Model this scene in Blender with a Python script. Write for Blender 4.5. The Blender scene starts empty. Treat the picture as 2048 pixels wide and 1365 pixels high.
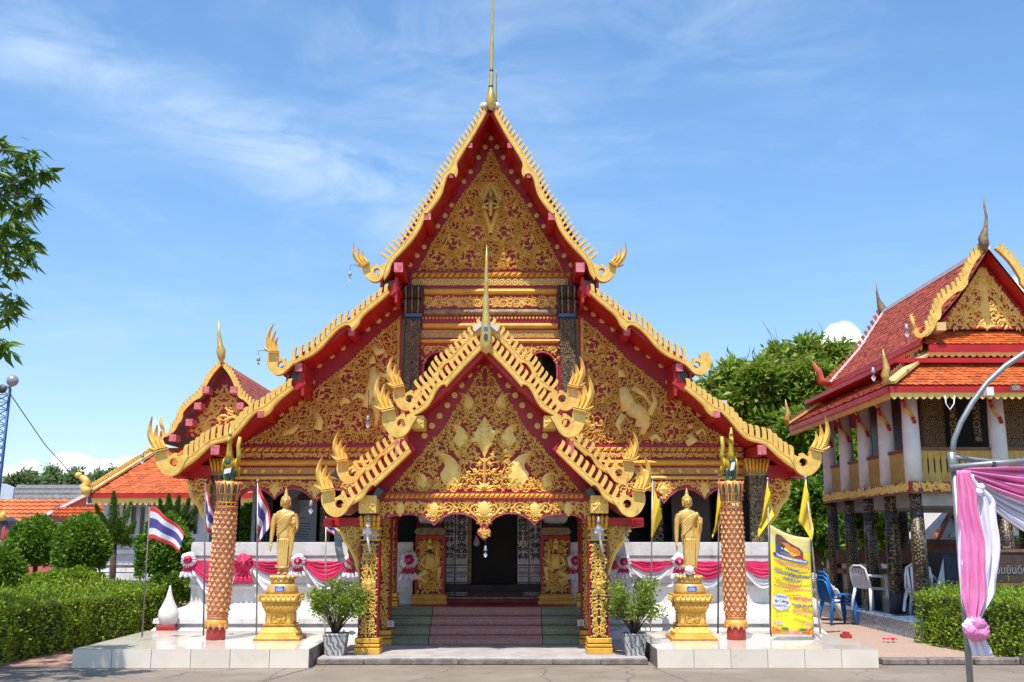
import bpy, math, random
import numpy as np
from mathutils import Vector, Matrix
from mathutils.geometry import tessellate_polygon
random.seed(7); RNG = np.random.default_rng(7)
SC = bpy.context.scene; COL = SC.collection
# ------------------------------------------------------------------ camera
F_PX = 2090.0; PITCH = math.atan(398 / F_PX); EYE = 1.65
cam = bpy.data.cameras.new('camera'); cam.sensor_width = 36; cam.lens = F_PX / 2048 * 36
cam.clip_start = 0.1; cam.clip_end = 3000
cam_o = bpy.data.objects.new('camera', cam); COL.objects.link(cam_o)
cam_o.location = (0, 0, EYE); cam_o.rotation_euler = (math.radians(90) + PITCH, 0, 0)
SC.camera = cam_o
# ------------------------------------------------------------------ sun, sky, exposure
SUN_EL = math.radians(67); SUN_AZ = math.radians(17)          # azimuth to the left of straight behind the camera
SUN_DIR = Vector((-math.sin(SUN_AZ) * math.cos(SUN_EL), -math.cos(SUN_AZ) * math.cos(SUN_EL), math.sin(SUN_EL)))
sl = bpy.data.lights.new('sun', 'SUN'); sl.energy = 3.15; sl.angle = math.radians(0.5); sl.color = (1.0, 0.95, 0.87)
so = bpy.data.objects.new('sun', sl); COL.objects.link(so)
so.rotation_euler = (-SUN_DIR).to_track_quat('-Z', 'Y').to_euler(); so.location = (0, 0, 30)
SC.view_settings.view_transform = 'Standard'; SC.view_settings.look = 'None'
SC.view_settings.gamma = 1; SC.view_settings.use_curve_mapping = False
SC.view_settings.exposure = 0.92
SC.cycles.max_bounces = 6; SC.cycles.diffuse_bounces = 3; SC.cycles.glossy_bounces = 3; SC.cycles.transparent_max_bounces = 6


class NT:
    """small helper for node trees"""
    def __init__(s, tree): s.t = tree; s.n = tree.nodes; s.l = tree.links
    def new(s, kind, **kw):
        n = s.n.new(kind)
        for k, v in kw.items():
            if k == 'ins':
                for i, x in v.items():
                    if hasattr(x, 'is_output'): s.l.new(x, n.inputs[i])
                    else: n.inputs[i].default_value = x
            else: setattr(n, k, v)
        return n
    def math(s, op, a, b=None, c=None, clamp=False):
        n = s.n.new('ShaderNodeMath'); n.operation = op; n.use_clamp = clamp
        for i, x in enumerate((a, b, c)):
            if x is None: continue
            if hasattr(x, 'is_output'): s.l.new(x, n.inputs[i])
            else: n.inputs[i].default_value = x
        return n.outputs[0]
    def vmath(s, op, a, b=None):
        n = s.n.new('ShaderNodeVectorMath'); n.operation = op
        for i, x in enumerate((a, b)):
            if x is None: continue
            if hasattr(x, 'is_output'): s.l.new(x, n.inputs[i])
            else: n.inputs[i].default_value = x
        return n
    def ramp(s, f, stops):
        n = s.n.new('ShaderNodeValToRGB'); s.l.new(f, n.inputs[0])
        e = n.color_ramp.elements
        while len(e) < len(stops): e.new(0.5)
        for i, (p, c) in enumerate(stops):
            e[i].position = p; e[i].color = c if len(c) == 4 else (*c, 1)
        return n.outputs[0]
    def smooth(s, x, a, b):
        n = s.n.new('ShaderNodeMapRange'); n.interpolation_type = 'SMOOTHSTEP'
        s.l.new(x, n.inputs[0]); n.inputs[1].default_value = a; n.inputs[2].default_value = b
        n.inputs[3].default_value = 0; n.inputs[4].default_value = 1
        return n.outputs[0]
    def mix(s, f, a, b):
        n = s.n.new('ShaderNodeMix'); n.data_type = 'RGBA'
        for i, x in ((0, f), (6, a), (7, b)):
            if hasattr(x, 'is_output'): s.l.new(x, n.inputs[i])
            else: n.inputs[i].default_value = x if i == 0 else (x if len(x) == 4 else (*x, 1))
        return n.outputs[2]


def ray(px, py):
    u = (px - 1024) / F_PX; v = (682.5 - py) / F_PX
    return Vector((u, math.cos(PITCH) - v * math.sin(PITCH), math.sin(PITCH) + v * math.cos(PITCH)))
def P(px, py, Y):
    d = ray(px, py); t = Y / d.y
    return Vector((t * d.x, Y, EYE + t * d.z))
def G(px, py, z=0.0):
    d = ray(px, py); t = (z - EYE) / d.z
    return Vector((t * d.x, t * d.y, z))
def X(px, py, Y): return P(px, py, Y).x
def Z(py, Y, px=1024): return P(px, py, Y).z
def px2(pts, Y): return [(P(p[0], p[1], Y).x, P(p[0], p[1], Y).z) for p in pts]

w = bpy.data.worlds.new('World'); SC.world = w; w.use_nodes = True
N = NT(w.node_tree); N.n.clear()
sky = N.new('ShaderNodeTexSky', sky_type='NISHITA', sun_disc=False, sun_elevation=SUN_EL, sun_rotation=math.radians(197), altitude=0, air_density=1.0, dust_density=0.6, ozone_density=1.6)
tc = N.new('ShaderNodeTexCoord'); D = tc.outputs['Generated']
def wnoise(vec, scale, detail, rough=0.55, dist=0.0):
    return N.new('ShaderNodeTexNoise', ins={'Vector': vec, 'Scale': scale, 'Detail': detail, 'Roughness': rough, 'Distortion': dist}).outputs[0]
# thin cirrus: noise stretched along one slanted direction of the sky
mp = N.new('ShaderNodeMapping', ins={'Vector': D, 'Rotation': (0, math.radians(27), 0), 'Scale': (1.3, 1.6, 5.5)}).outputs[0]
c1 = wnoise(mp, 1.6, 9, 0.62, 0.5)
mp2 = N.new('ShaderNodeMapping', ins={'Vector': D, 'Rotation': (0, math.radians(20), 0), 'Scale': (2.4, 2.2, 7.0)}).outputs[0]
c2 = wnoise(mp2, 2.7, 10, 0.6, 0.9)
veil = N.math('MULTIPLY', N.smooth(c1, 0.42, 0.80), N.smooth(c2, 0.30, 0.75))
# one broad streak that crosses the upper left of the sky
a_, b_ = ray(60, 80).normalized(), ray(790, 400).normalized(); nrm = a_.cross(b_).normalized()
mid = ray(500, 270).normalized()
wob = N.math('MULTIPLY', N.math('SUBTRACT', wnoise(mp, 2.2, 6), 0.5), 0.10)
dist = N.math('ADD', N.vmath('DOT_PRODUCT', D, tuple(nrm)).outputs['Value'], wob)
band = N.math('SUBTRACT', 1.0, N.smooth(N.math('ABSOLUTE', dist), 0.0, 0.055))
along = N.smooth(N.vmath('DOT_PRODUCT', D, tuple(mid)).outputs['Value'], 0.955, 0.985)
streak = N.math('MULTIPLY', N.math('MULTIPLY', band, along), N.smooth(c2, 0.25, 0.62))
cirrus = N.math('ADD', N.math('MULTIPLY', veil, 0.50), N.math('MULTIPLY', streak, 0.50), clamp=True)
# cumulus heaps low over the horizon
puffn = wnoise(D, 16, 8, 0.6); bign = wnoise(D, 5.5, 3, 0.5)
sep = N.new('ShaderNodeSeparateXYZ', ins={0: D}); el = sep.outputs[2]
top = N.math('ADD', 0.045, N.math('MULTIPLY', N.math('SUBTRACT', bign, 0.40), 0.30))
top = N.math('ADD', top, N.math('MULTIPLY', N.math('SUBTRACT', puffn, 0.5), 0.07))
heap = N.math('MULTIPLY', N.smooth(N.math('SUBTRACT', top, el), -0.002, 0.010), N.smooth(el, -0.05, 0.03))
blob = None
for (bx, by, r) in ((1692, 678, 0.0185), (1672, 692, 0.015), (1712, 700, 0.017), (1690, 705, 0.020), (2060, 620, 0.03), (128, 934, 0.011), (150, 940, 0.013), (172, 944, 0.014), (215, 948, 0.014), (250, 936, 0.012), (50, 954, 0.013), (282, 930, 0.012), (20, 958, 0.012)):
    d = N.vmath('DISTANCE', D, tuple(ray(bx, by).normalized())).outputs['Value']
    d = N.math('ADD', d, N.math('MULTIPLY', N.math('SUBTRACT', puffn, 0.5), 0.034))
    t = N.math('SUBTRACT', 1.0, N.smooth(d, r * 0.72, r * 1.02))
    blob = t if blob is None else N.math('MAXIMUM', blob, t)
cum = N.math('MAXIMUM', N.math('MULTIPLY', heap, 0.42), blob)
white = N.mix(N.smooth(wnoise(D, 24, 6), 0.35, 0.7), (4.4, 4.8, 5.4), (6.2, 6.2, 6.3))
tint = N.new('ShaderNodeMix', data_type='RGBA', blend_type='MULTIPLY', ins={0: 1.0, 6: sky.outputs[0], 7: N.mix(N.smooth(N.new('ShaderNodeSeparateXYZ', ins={0: D}).outputs[2], -0.02, 0.42), (0.60, 0.64, 0.665), (0.60, 0.78, 0.885))}).outputs[2]
cc = N.mix(cirrus, tint, (2.8, 3.5, 4.4))
cc = N.mix(cum, cc, white)
bg = N.new('ShaderNodeBackground', ins={'Color': cc, 'Strength': 0.14})
N.l.new(bg.outputs[0], N.new('ShaderNodeOutputWorld').inputs[0])

# ------------------------------------------------------------------ materials
MATS = {}
def _new(name):
    m = bpy.data.materials.new(name); m.use_nodes = True
    n = NT(m.node_tree); n.n.clear(); out = n.new('ShaderNodeOutputMaterial')
    b = n.new('ShaderNodeBsdfPrincipled'); n.l.new(b.outputs[0], out.inputs[0]); MATS[name] = m
    return m, n, b, out
def pm(name, col, col2=None, scale=6.0, rough=0.6, rough2=None, metal=0.0, bump=0.0, bscale=60.0, spec=0.5, detail=5, lo=0.35, hi=0.65, dirt=None, dscale=2.5, dlo=.55, dhi=.75, coat=0.0, vary=0.0, dstretch=None):
    m, n, b, out = _new(name)
    tc = n.new('ShaderNodeTexCoord').outputs['Object']
    nz = n.new('ShaderNodeTexNoise', ins={'Vector': tc, 'Scale': scale, 'Detail': detail, 'Roughness': 0.6}).outputs[0]
    c = n.mix(n.smooth(nz, lo, hi), col, col2 if col2 else tuple(x * 0.8 for x in col))
    if dirt:
        dv = n.new('ShaderNodeMapping', ins={'Vector': tc, 'Scale': dstretch}).outputs[0] if dstretch else tc
        dz = n.new('ShaderNodeTexNoise', ins={'Vector': dv, 'Scale': dscale, 'Detail': 8, 'Roughness': 0.7}).outputs[0]
        c = n.mix(n.smooth(dz, dlo, dhi), c, dirt)
    if vary:
        r = n.math('FRACT', n.math('ADD', n.math('MULTIPLY', n.new('ShaderNodeObjectInfo').outputs['Random'], 7.3), n.new('ShaderNodeNewGeometry').outputs['Random Per Island']))
        r = n.math('ADD', 1.0 - vary, n.math('MULTIPLY', r, vary * 1.5))
        c = n.vmath('SCALE', c).outputs[0] if False else n.new('ShaderNodeMix', data_type='RGBA', blend_type='MULTIPLY', ins={0: 1.0, 6: c, 7: n.new('ShaderNodeCombineColor', ins={0: r, 1: r, 2: r}).outputs[0]}).outputs[2]
    n.l.new(c, b.inputs['Base Color'])
    if rough2 is None: b.inputs['Roughness'].default_value = rough
    else: n.l.new(n.math('ADD', rough, n.math('MULTIPLY', nz, rough2 - rough)), b.inputs['Roughness'])
    b.inputs['Metallic'].default_value = metal; b.inputs['Specular IOR Level'].default_value = spec
    if coat: b.inputs['Coat Weight'].default_value = coat
    if bump:
        bz = n.new('ShaderNodeTexNoise', ins={'Vector': tc, 'Scale': bscale, 'Detail': 4}).outputs[0]
        bp = n.new('ShaderNodeBump', ins={'Height': bz, 'Strength': bump, 'Distance': 0.02}); n.l.new(bp.outputs[0], b.inputs['Normal'])
    return m
def leafmat(name, cols, rough=0.48, trans=0.33):
    m, n, b, out = _new(name)
    g = n.new('ShaderNodeNewGeometry')
    c = n.ramp(g.outputs['Random Per Island'], [(i / max(1, len(cols) - 1), x) for i, x in enumerate(cols)])
    n.l.new(c, b.inputs['Base Color']); b.inputs['Roughness'].default_value = rough; b.inputs['Specular IOR Level'].default_value = 0.3
    tr = n.new('ShaderNodeBsdfTranslucent', ins={'Color': n.mix(0.5, c, (0.25, 0.4, 0.03))})
    mx = n.new('ShaderNodeMixShader', ins={0: trans, 1: b.outputs[0], 2: tr.outputs[0]}); n.l.new(mx.outputs[0], out.inputs[0])
    return m
def stencil(name, ground, gold, scale=14.0, thr=(0.50, 0.62), stretch=(1, 1, 1), worn=None, rings=26.0):
    """gold leaf stencilled flat on lacquer: curling lines mirrored about the column's middle"""
    m, n, b, out = _new(name)
    tc = n.new('ShaderNodeTexCoord').outputs['Object']
    mp = n.new('ShaderNodeMapping', ins={'Vector': tc, 'Scale': stretch}).outputs[0]
    v = n.new('ShaderNodeTexVoronoi', feature='F1', ins={'Vector': mp, 'Scale': scale * 0.55, 'Randomness': 0.35})
    wv = n.math('SINE', n.math('MULTIPLY', v.outputs['Distance'], rings))
    nz = n.new('ShaderNodeTexNoise', ins={'Vector': mp, 'Scale': scale * 1.6, 'Detail': 1.5, 'Distortion': 2.5}).outputs[0]
    f = n.math('ADD', n.math('MULTIPLY', n.math('ADD', wv, 1.0), 0.22), n.math('MULTIPLY', nz, 0.62))
    f = n.smooth(f, *thr)
    c = n.mix(f, ground, gold)
    if worn:
        dz = n.new('ShaderNodeTexNoise', ins={'Vector': tc, 'Scale': 3.0, 'Detail': 8, 'Roughness': 0.7}).outputs[0]
        c = n.mix(n.smooth(dz, 0.55, 0.70), c, worn)
    n.l.new(c, b.inputs['Base Color']); b.inputs['Roughness'].default_value = 0.45
    return m

pm('gold', (0.86, 0.57, 0.14), (0.72, 0.43, 0.085), 7, 0.38, 0.6, 0.08, 0.18, 35, dirt=(0.32, 0.17, 0.05), dscale=5, dlo=.53, dhi=.78, dstretch=(2.4, 1, .8))
pm('gold_relief', (0.93, 0.66, 0.20), (0.86, 0.55, 0.12), 7, 0.40, 0.6, 0.06, 0.05, 60, dirt=(0.30, 0.18, 0.05), dscale=5, dlo=.62, dhi=.85)
pm('gold_orange', (0.78, 0.42, 0.05), (0.66, 0.32, 0.03), 9, 0.42, 0.6, 0.08, 0.15, 55, dirt=(0.28, 0.16, 0.05), dscale=4, dlo=.58, dhi=.8)
pm('gold_worn', (0.42, 0.30, 0.11), (0.20, 0.15, 0.09), 14, 0.5, 0.7, 0.1, 0.15, 70, dirt=(0.12, 0.10, 0.08), dscale=9, dlo=.48, dhi=.7)
pm('bronze_gold', (0.74, 0.52, 0.16), (0.58, 0.36, 0.08), 6, 0.26, 0.5, 0.55, 0.04, 40, dirt=(0.20, 0.14, 0.06), dscale=5, dlo=.60, dhi=.8)
pm('statue_gold', (0.74, 0.48, 0.15), (0.62, 0.37, 0.09), 5, 0.30, 0.46, 0.25, 0.05, 30, dirt=(0.42, 0.26, 0.07), dscale=7, dlo=.58, dhi=.85)
pm('statue_dark', (0.05, 0.03, 0.01), None, 5, 0.5)
pm('red', (0.50, 0.010, 0.012), (0.40, 0.008, 0.012), 3, 0.33, 0.55, 0, 0.05, 30, dirt=(0.20, 0.012, 0.02), dscale=2.2)
pm('red_wall', (0.42, 0.012, 0.022), (0.32, 0.009, 0.020), 3, 0.38, 0.6, 0, 0.06, 25, dirt=(0.46, 0.05, 0.07), dscale=1.6, dlo=.62, dhi=.85)
pm('red_recess_shade', (0.33, 0.010, 0.014), (0.25, 0.008, 0.012), 4, 0.6)  # wall red darkened: shade between the carving is put into the colour
pm('red_faded', (0.52, 0.085, 0.10), (0.40, 0.04, 0.06), 8, 0.55, None, 0, 0.1, 40)
pm('pink_end', (0.66, 0.22, 0.25), (0.52, 0.08, 0.10), 14, 0.6, None, 0, 0.1, 40)
pm('tile_red', (0.52, 0.105, 0.04), (0.36, 0.06, 0.028), 7, 0.5, 0.7, 0, 0.1, 30, dirt=(0.14, 0.05, 0.035), dscale=1.8, vary=0.38)
pm('tile_orange', (0.66, 0.15, 0.03), (0.46, 0.085, 0.02), 8, 0.42, 0.6, 0, 0.1, 30, dirt=(0.22, 0.06, 0.03), dscale=1.8, vary=0.38)
pm('tile_orange_light', (0.66, 0.19, 0.05), (0.56, 0.14, 0.038), 3, 0.6, 0.7, 0, 0.1, 30, dirt=(0.34, 0.12, 0.05), dscale=.6, vary=0.25)
pm('white', (0.68, 0.66, 0.64), (0.58, 0.555, 0.535), 4, 0.6, None, 0, 0.2, 30, dirt=(0.22, 0.19, 0.165), dscale=2.2, dlo=.52, dhi=.80, dstretch=(2.2, 2.2, .9))
pm('white_aged', (0.76, 0.72, 0.70), (0.66, 0.62, 0.60), 5, 0.7, None, 0, 0.2, 40, dirt=(0.40, 0.36, 0.34), dscale=3.5, dlo=.58, dhi=.85)
pm('white_column', (0.82, 0.80, 0.78), (0.72, 0.69, 0.67), 4, 0.6, None, 0, 0.15, 25, dirt=(0.35, 0.32, 0.31), dscale=5, dlo=.62, dhi=.9)
pm('silver', (0.58, 0.58, 0.60), (0.42, 0.42, 0.45), 12, 0.45, 0.6, 0.25, 0.1, 50)
pm('dark_inlay', (0.030, 0.024, 0.026), (0.06, 0.03, 0.02), 20, 0.5)
pm('black_lacquer', (0.014, 0.012, 0.012), (0.03, 0.02, 0.015), 6, 0.4, 0.6)
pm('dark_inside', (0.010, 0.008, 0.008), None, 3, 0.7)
pm('soot', (0.05, 0.04, 0.04), (0.03, 0.02, 0.02), 5, 0.7)
pm('grey_wall', (0.21, 0.19, 0.18), (0.17, 0.15, 0.145), 2, 0.8)
pm('grey_panel', (0.36, 0.37, 0.38), (0.31, 0.32, 0.33), 2, 0.5)
pm('print_dark', (0.08, 0.08, 0.09), None, 5, 0.6)
pm('blue_paint', (0.04, 0.16, 0.36), None, 5, 0.5)
pm('tile_cream', (0.74, 0.65, 0.54), (0.68, 0.59, 0.485), 2.0, 0.16, 0.30, 0, 0, spec=0.6, dirt=(0.36, 0.29, 0.23), dscale=2.6, dlo=.56, dhi=.86, coat=0.3, vary=0.10)
pm('grout', (0.34, 0.29, 0.25), None, 5, 0.8)
pm('terrazzo_green', (0.25, 0.25, 0.15), (0.15, 0.155, 0.09), 55, 0.38, None, 0, 0.05, 80, detail=2)
pm('terrazzo_pink', (0.45, 0.21, 0.175), (0.31, 0.125, 0.11), 55, 0.38, None, 0, 0.05, 80, detail=2)
pm('concrete', (0.46, 0.42, 0.39), (0.36, 0.32, 0.29), 4, 0.8, None, 0, 0.3, 60, dirt=(0.30, 0.25, 0.22), dscale=2.5)
pm('concrete_dark_and_shade', (0.15, 0.12, 0.105), (0.25, 0.21, 0.18), 9, 0.85, None, 0, 0.4, 40)  # dark concrete, and painted shade on the inner platform sides
pm('metal_grey', (0.30, 0.32, 0.32), (0.24, 0.26, 0.26), 8, 0.4, 0.55, 0.6)
pm('metal_dark', (0.05, 0.045, 0.05), (0.09, 0.08, 0.08), 8, 0.5, None, 0.4)
pm('steel_pole', (0.42, 0.40, 0.40), (0.30, 0.28, 0.28), 9, 0.4, None, 0.5)
pm('rust_pole', (0.16, 0.12, 0.12), (0.22, 0.17, 0.16), 14, 0.6, None, 0.3)
pm('bell_grey', (0.38, 0.40, 0.42), (0.22, 0.23, 0.25), 10, 0.5, None, 0.5)
pm('bell_white', (0.62, 0.60, 0.57), None, 10, 0.5)
pm('flag_red', (0.62, 0.035, 0.045), None, 4, 0.7); pm('flag_white', (0.76, 0.74, 0.76), None, 4, 0.7); pm('flag_blue', (0.085, 0.065, 0.30), None, 4, 0.7)
pm('flag_yellow', (0.80, 0.58, 0.025), (0.76, 0.52, 0.015), 4, 0.7); pm('flag_orange', (0.72, 0.38, 0.03), None, 4, 0.7)
pm('cloth_pink', (0.68, 0.012, 0.10), (0.58, 0.010, 0.085), 5, 0.55, None, 0, 0.1, 60)
pm('cloth_white', (0.80, 0.78, 0.82), (0.72, 0.70, 0.76), 5, 0.65, None, 0, 0.1, 60)
pm('drape_pink', (0.80, 0.25, 0.48), (0.74, 0.19, 0.42), 4, 0.5, None, 0, 0.1, 50)
pm('drape_white', (0.80, 0.77, 0.86), (0.74, 0.70, 0.80), 4, 0.55, None, 0, 0.1, 50)
pm('banner_yellow', (0.86, 0.74, 0.03), (0.80, 0.64, 0.02), 5, 0.5, None, 0, 0.04, 20); pm('banner_cream', (0.72, 0.62, 0.24), (0.66, 0.54, 0.16), 6, 0.5)
pm('ink_blue', (0.05, 0.06, 0.32), None, 4, 0.6); pm('ink_pink', (0.72, 0.06, 0.26), None, 4, 0.6); pm('ink_white', (0.80, 0.80, 0.82), None, 4, 0.6)
pm('ink_ribbon', (0.02, 0.10, 0.40), None, 4, 0.5); pm('ink_orange', (0.74, 0.22, 0.03), (0.60, 0.12, 0.02), 9, 0.5); pm('ink_red', (0.50, 0.03, 0.05), None, 9, 0.5)
pm('ink_green', (0.03, 0.22, 0.06), None, 9, 0.5); pm('ink_lotus', (0.76, 0.20, 0.50), (0.78, 0.42, 0.62), 30, 0.5); pm('ink_brown', (0.16, 0.07, 0.035), (0.06, 0.04, 0.06), 30, 0.5)
pm('plastic_white', (0.74, 0.73, 0.74), None, 4, 0.4); pm('plastic_blue', (0.012, 0.17, 0.52), None, 4, 0.35)
pm('bark', (0.12, 0.085, 0.06), (0.07, 0.05, 0.035), 12, 0.9, None, 0, 0.6, 30)
pm('soil', (0.05, 0.035, 0.025), None, 20, 0.95)
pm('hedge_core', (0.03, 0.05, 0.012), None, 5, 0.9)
pm('petal_orange', (0.80, 0.44, 0.08), (0.66, 0.29, 0.05), 10, 0.38, 0.5, 0.1, 0.1, 40, dirt=(0.40, 0.20, 0.07), dscale=9, vary=0.30); pm('petal_ground', (0.68, 0.33, 0.22), (0.58, 0.22, 0.13), 9, 0.5)
pm('coral', (0.55, 0.16, 0.075), (0.62, 0.24, 0.10), 10, 0.5); pm('niche_green', (0.04, 0.09, 0.05), None, 9, 0.5); pm('base_red', (0.46, 0.045, 0.04), (0.38, 0.03, 0.03), 6, 0.5)
pm('bird_gold', (0.62, 0.40, 0.03), (0.46, 0.34, 0.03), 14, 0.3, 0.45, 0.35); pm('bird_green', (0.012, 0.10, 0.075), None, 9, 0.35); pm('bird_scale', (0.54, 0.44, 0.06), None, 20, 0.35)
pm('pedestal_gold', (0.60, 0.34, 0.045), (0.46, 0.235, 0.025), 9, 0.4, 0.55, 0.2, 0.1, 50, dirt=(0.36, 0.16, 0.02), dscale=8, dlo=.55, dhi=.8)
pm('lichen', (0.30, 0.21, 0.10), (0.14, 0.10, 0.07), 16, 0.7, None, 0.1, 0.3, 40)
pm('wood_dark', (0.05, 0.028, 0.02), (0.08, 0.045, 0.03), 9, 0.6); pm('wood_brown', (0.24, 0.10, 0.06), (0.18, 0.07, 0.045), 9, 0.7)
pm('yellow_board', (0.62, 0.39, 0.085), (0.54, 0.32, 0.06), 5, 0.6, None, 0, 0.1, 30); pm('hip_cream', (0.72, 0.50, 0.20), (0.64, 0.42, 0.15), 5, 0.5, dirt=(0.50, 0.32, 0.12))
pm('grey_roof', (0.36, 0.34, 0.33), (0.24, 0.22, 0.21), 5, 0.8); pm('coral_wall', (0.52, 0.13, 0.10), (0.46, 0.11, 0.085), 3, 0.7); pm('pale_blue_wall', (0.52, 0.58, 0.64), (0.46, 0.52, 0.58), 3, 0.7)
pm('mast_blue', (0.03, 0.085, 0.28), None, 4, 0.5); pm('tarp_dark', (0.025, 0.03, 0.045), (0.04, 0.045, 0.06), 4, 0.7); pm('board_orange', (0.55, 0.17, 0.06), (0.48, 0.14, 0.05), 3, 0.6)
pm('glass_dark', (0.02, 0.02, 0.022), None, 4, 0.1)
stencil('lacquer_upper', (0.014, 0.012, 0.012), (0.30, 0.19, 0.06), 24, (0.60, 0.66))
stencil('lacquer_column', (0.014, 0.012, 0.011), (0.30, 0.18, 0.055), 27, (0.60, 0.68), rings=11.0)
stencil('lacquer_worn', (0.016, 0.013, 0.012), (0.30, 0.18, 0.055), 27, (0.60, 0.68), worn=(0.22, 0.185, 0.16), rings=11.0)
stencil('lacquer_wall', (0.013, 0.011, 0.010), (0.42, 0.26, 0.08), 13, (0.55, 0.61))
stencil('gold_pattern', (0.25, 0.05, 0.02), (0.62, 0.38, 0.07), 34, (0.38, 0.5))
GR = [(0.045, 0.125, 0.012), (0.09, 0.20, 0.018), (0.15, 0.28, 0.028), (0.22, 0.35, 0.04)]
leafmat('leaf_hedge', [(0.10, 0.18, 0.014), (0.18, 0.28, 0.02), (0.27, 0.38, 0.028), (0.37, 0.44, 0.04)])
leafmat('leaf_topiary', GR); leafmat('leaf_tree', [(0.08, 0.17, 0.016), (0.16, 0.27, 0.025), (0.27, 0.37, 0.045), (0.42, 0.32, 0.11)])
leafmat('leaf_lime', [(0.09, 0.19, 0.012), (0.15, 0.27, 0.016), (0.21, 0.33, 0.022)]); leafmat('leaf_juniper', [(0.045, 0.11, 0.016), (0.085, 0.165, 0.02), (0.14, 0.22, 0.026)], 0.6)
leafmat('leaf_pot', [(0.10, 0.18, 0.03), (0.22, 0.31, 0.04), (0.40, 0.44, 0.07), (0.13, 0.22, 0.045)], 0.4, 0.4); leafmat('leaf_far_haze', [(0.12, 0.17, 0.085), (0.16, 0.215, 0.095), (0.21, 0.26, 0.125)], 0.7)  # far leaves paler and greyer: distance haze mixed into the colour
leafmat('leaf_mango', [(0.02, 0.075, 0.010), (0.045, 0.12, 0.013), (0.09, 0.18, 0.018), (0.14, 0.23, 0.022)], 0.35)

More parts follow.
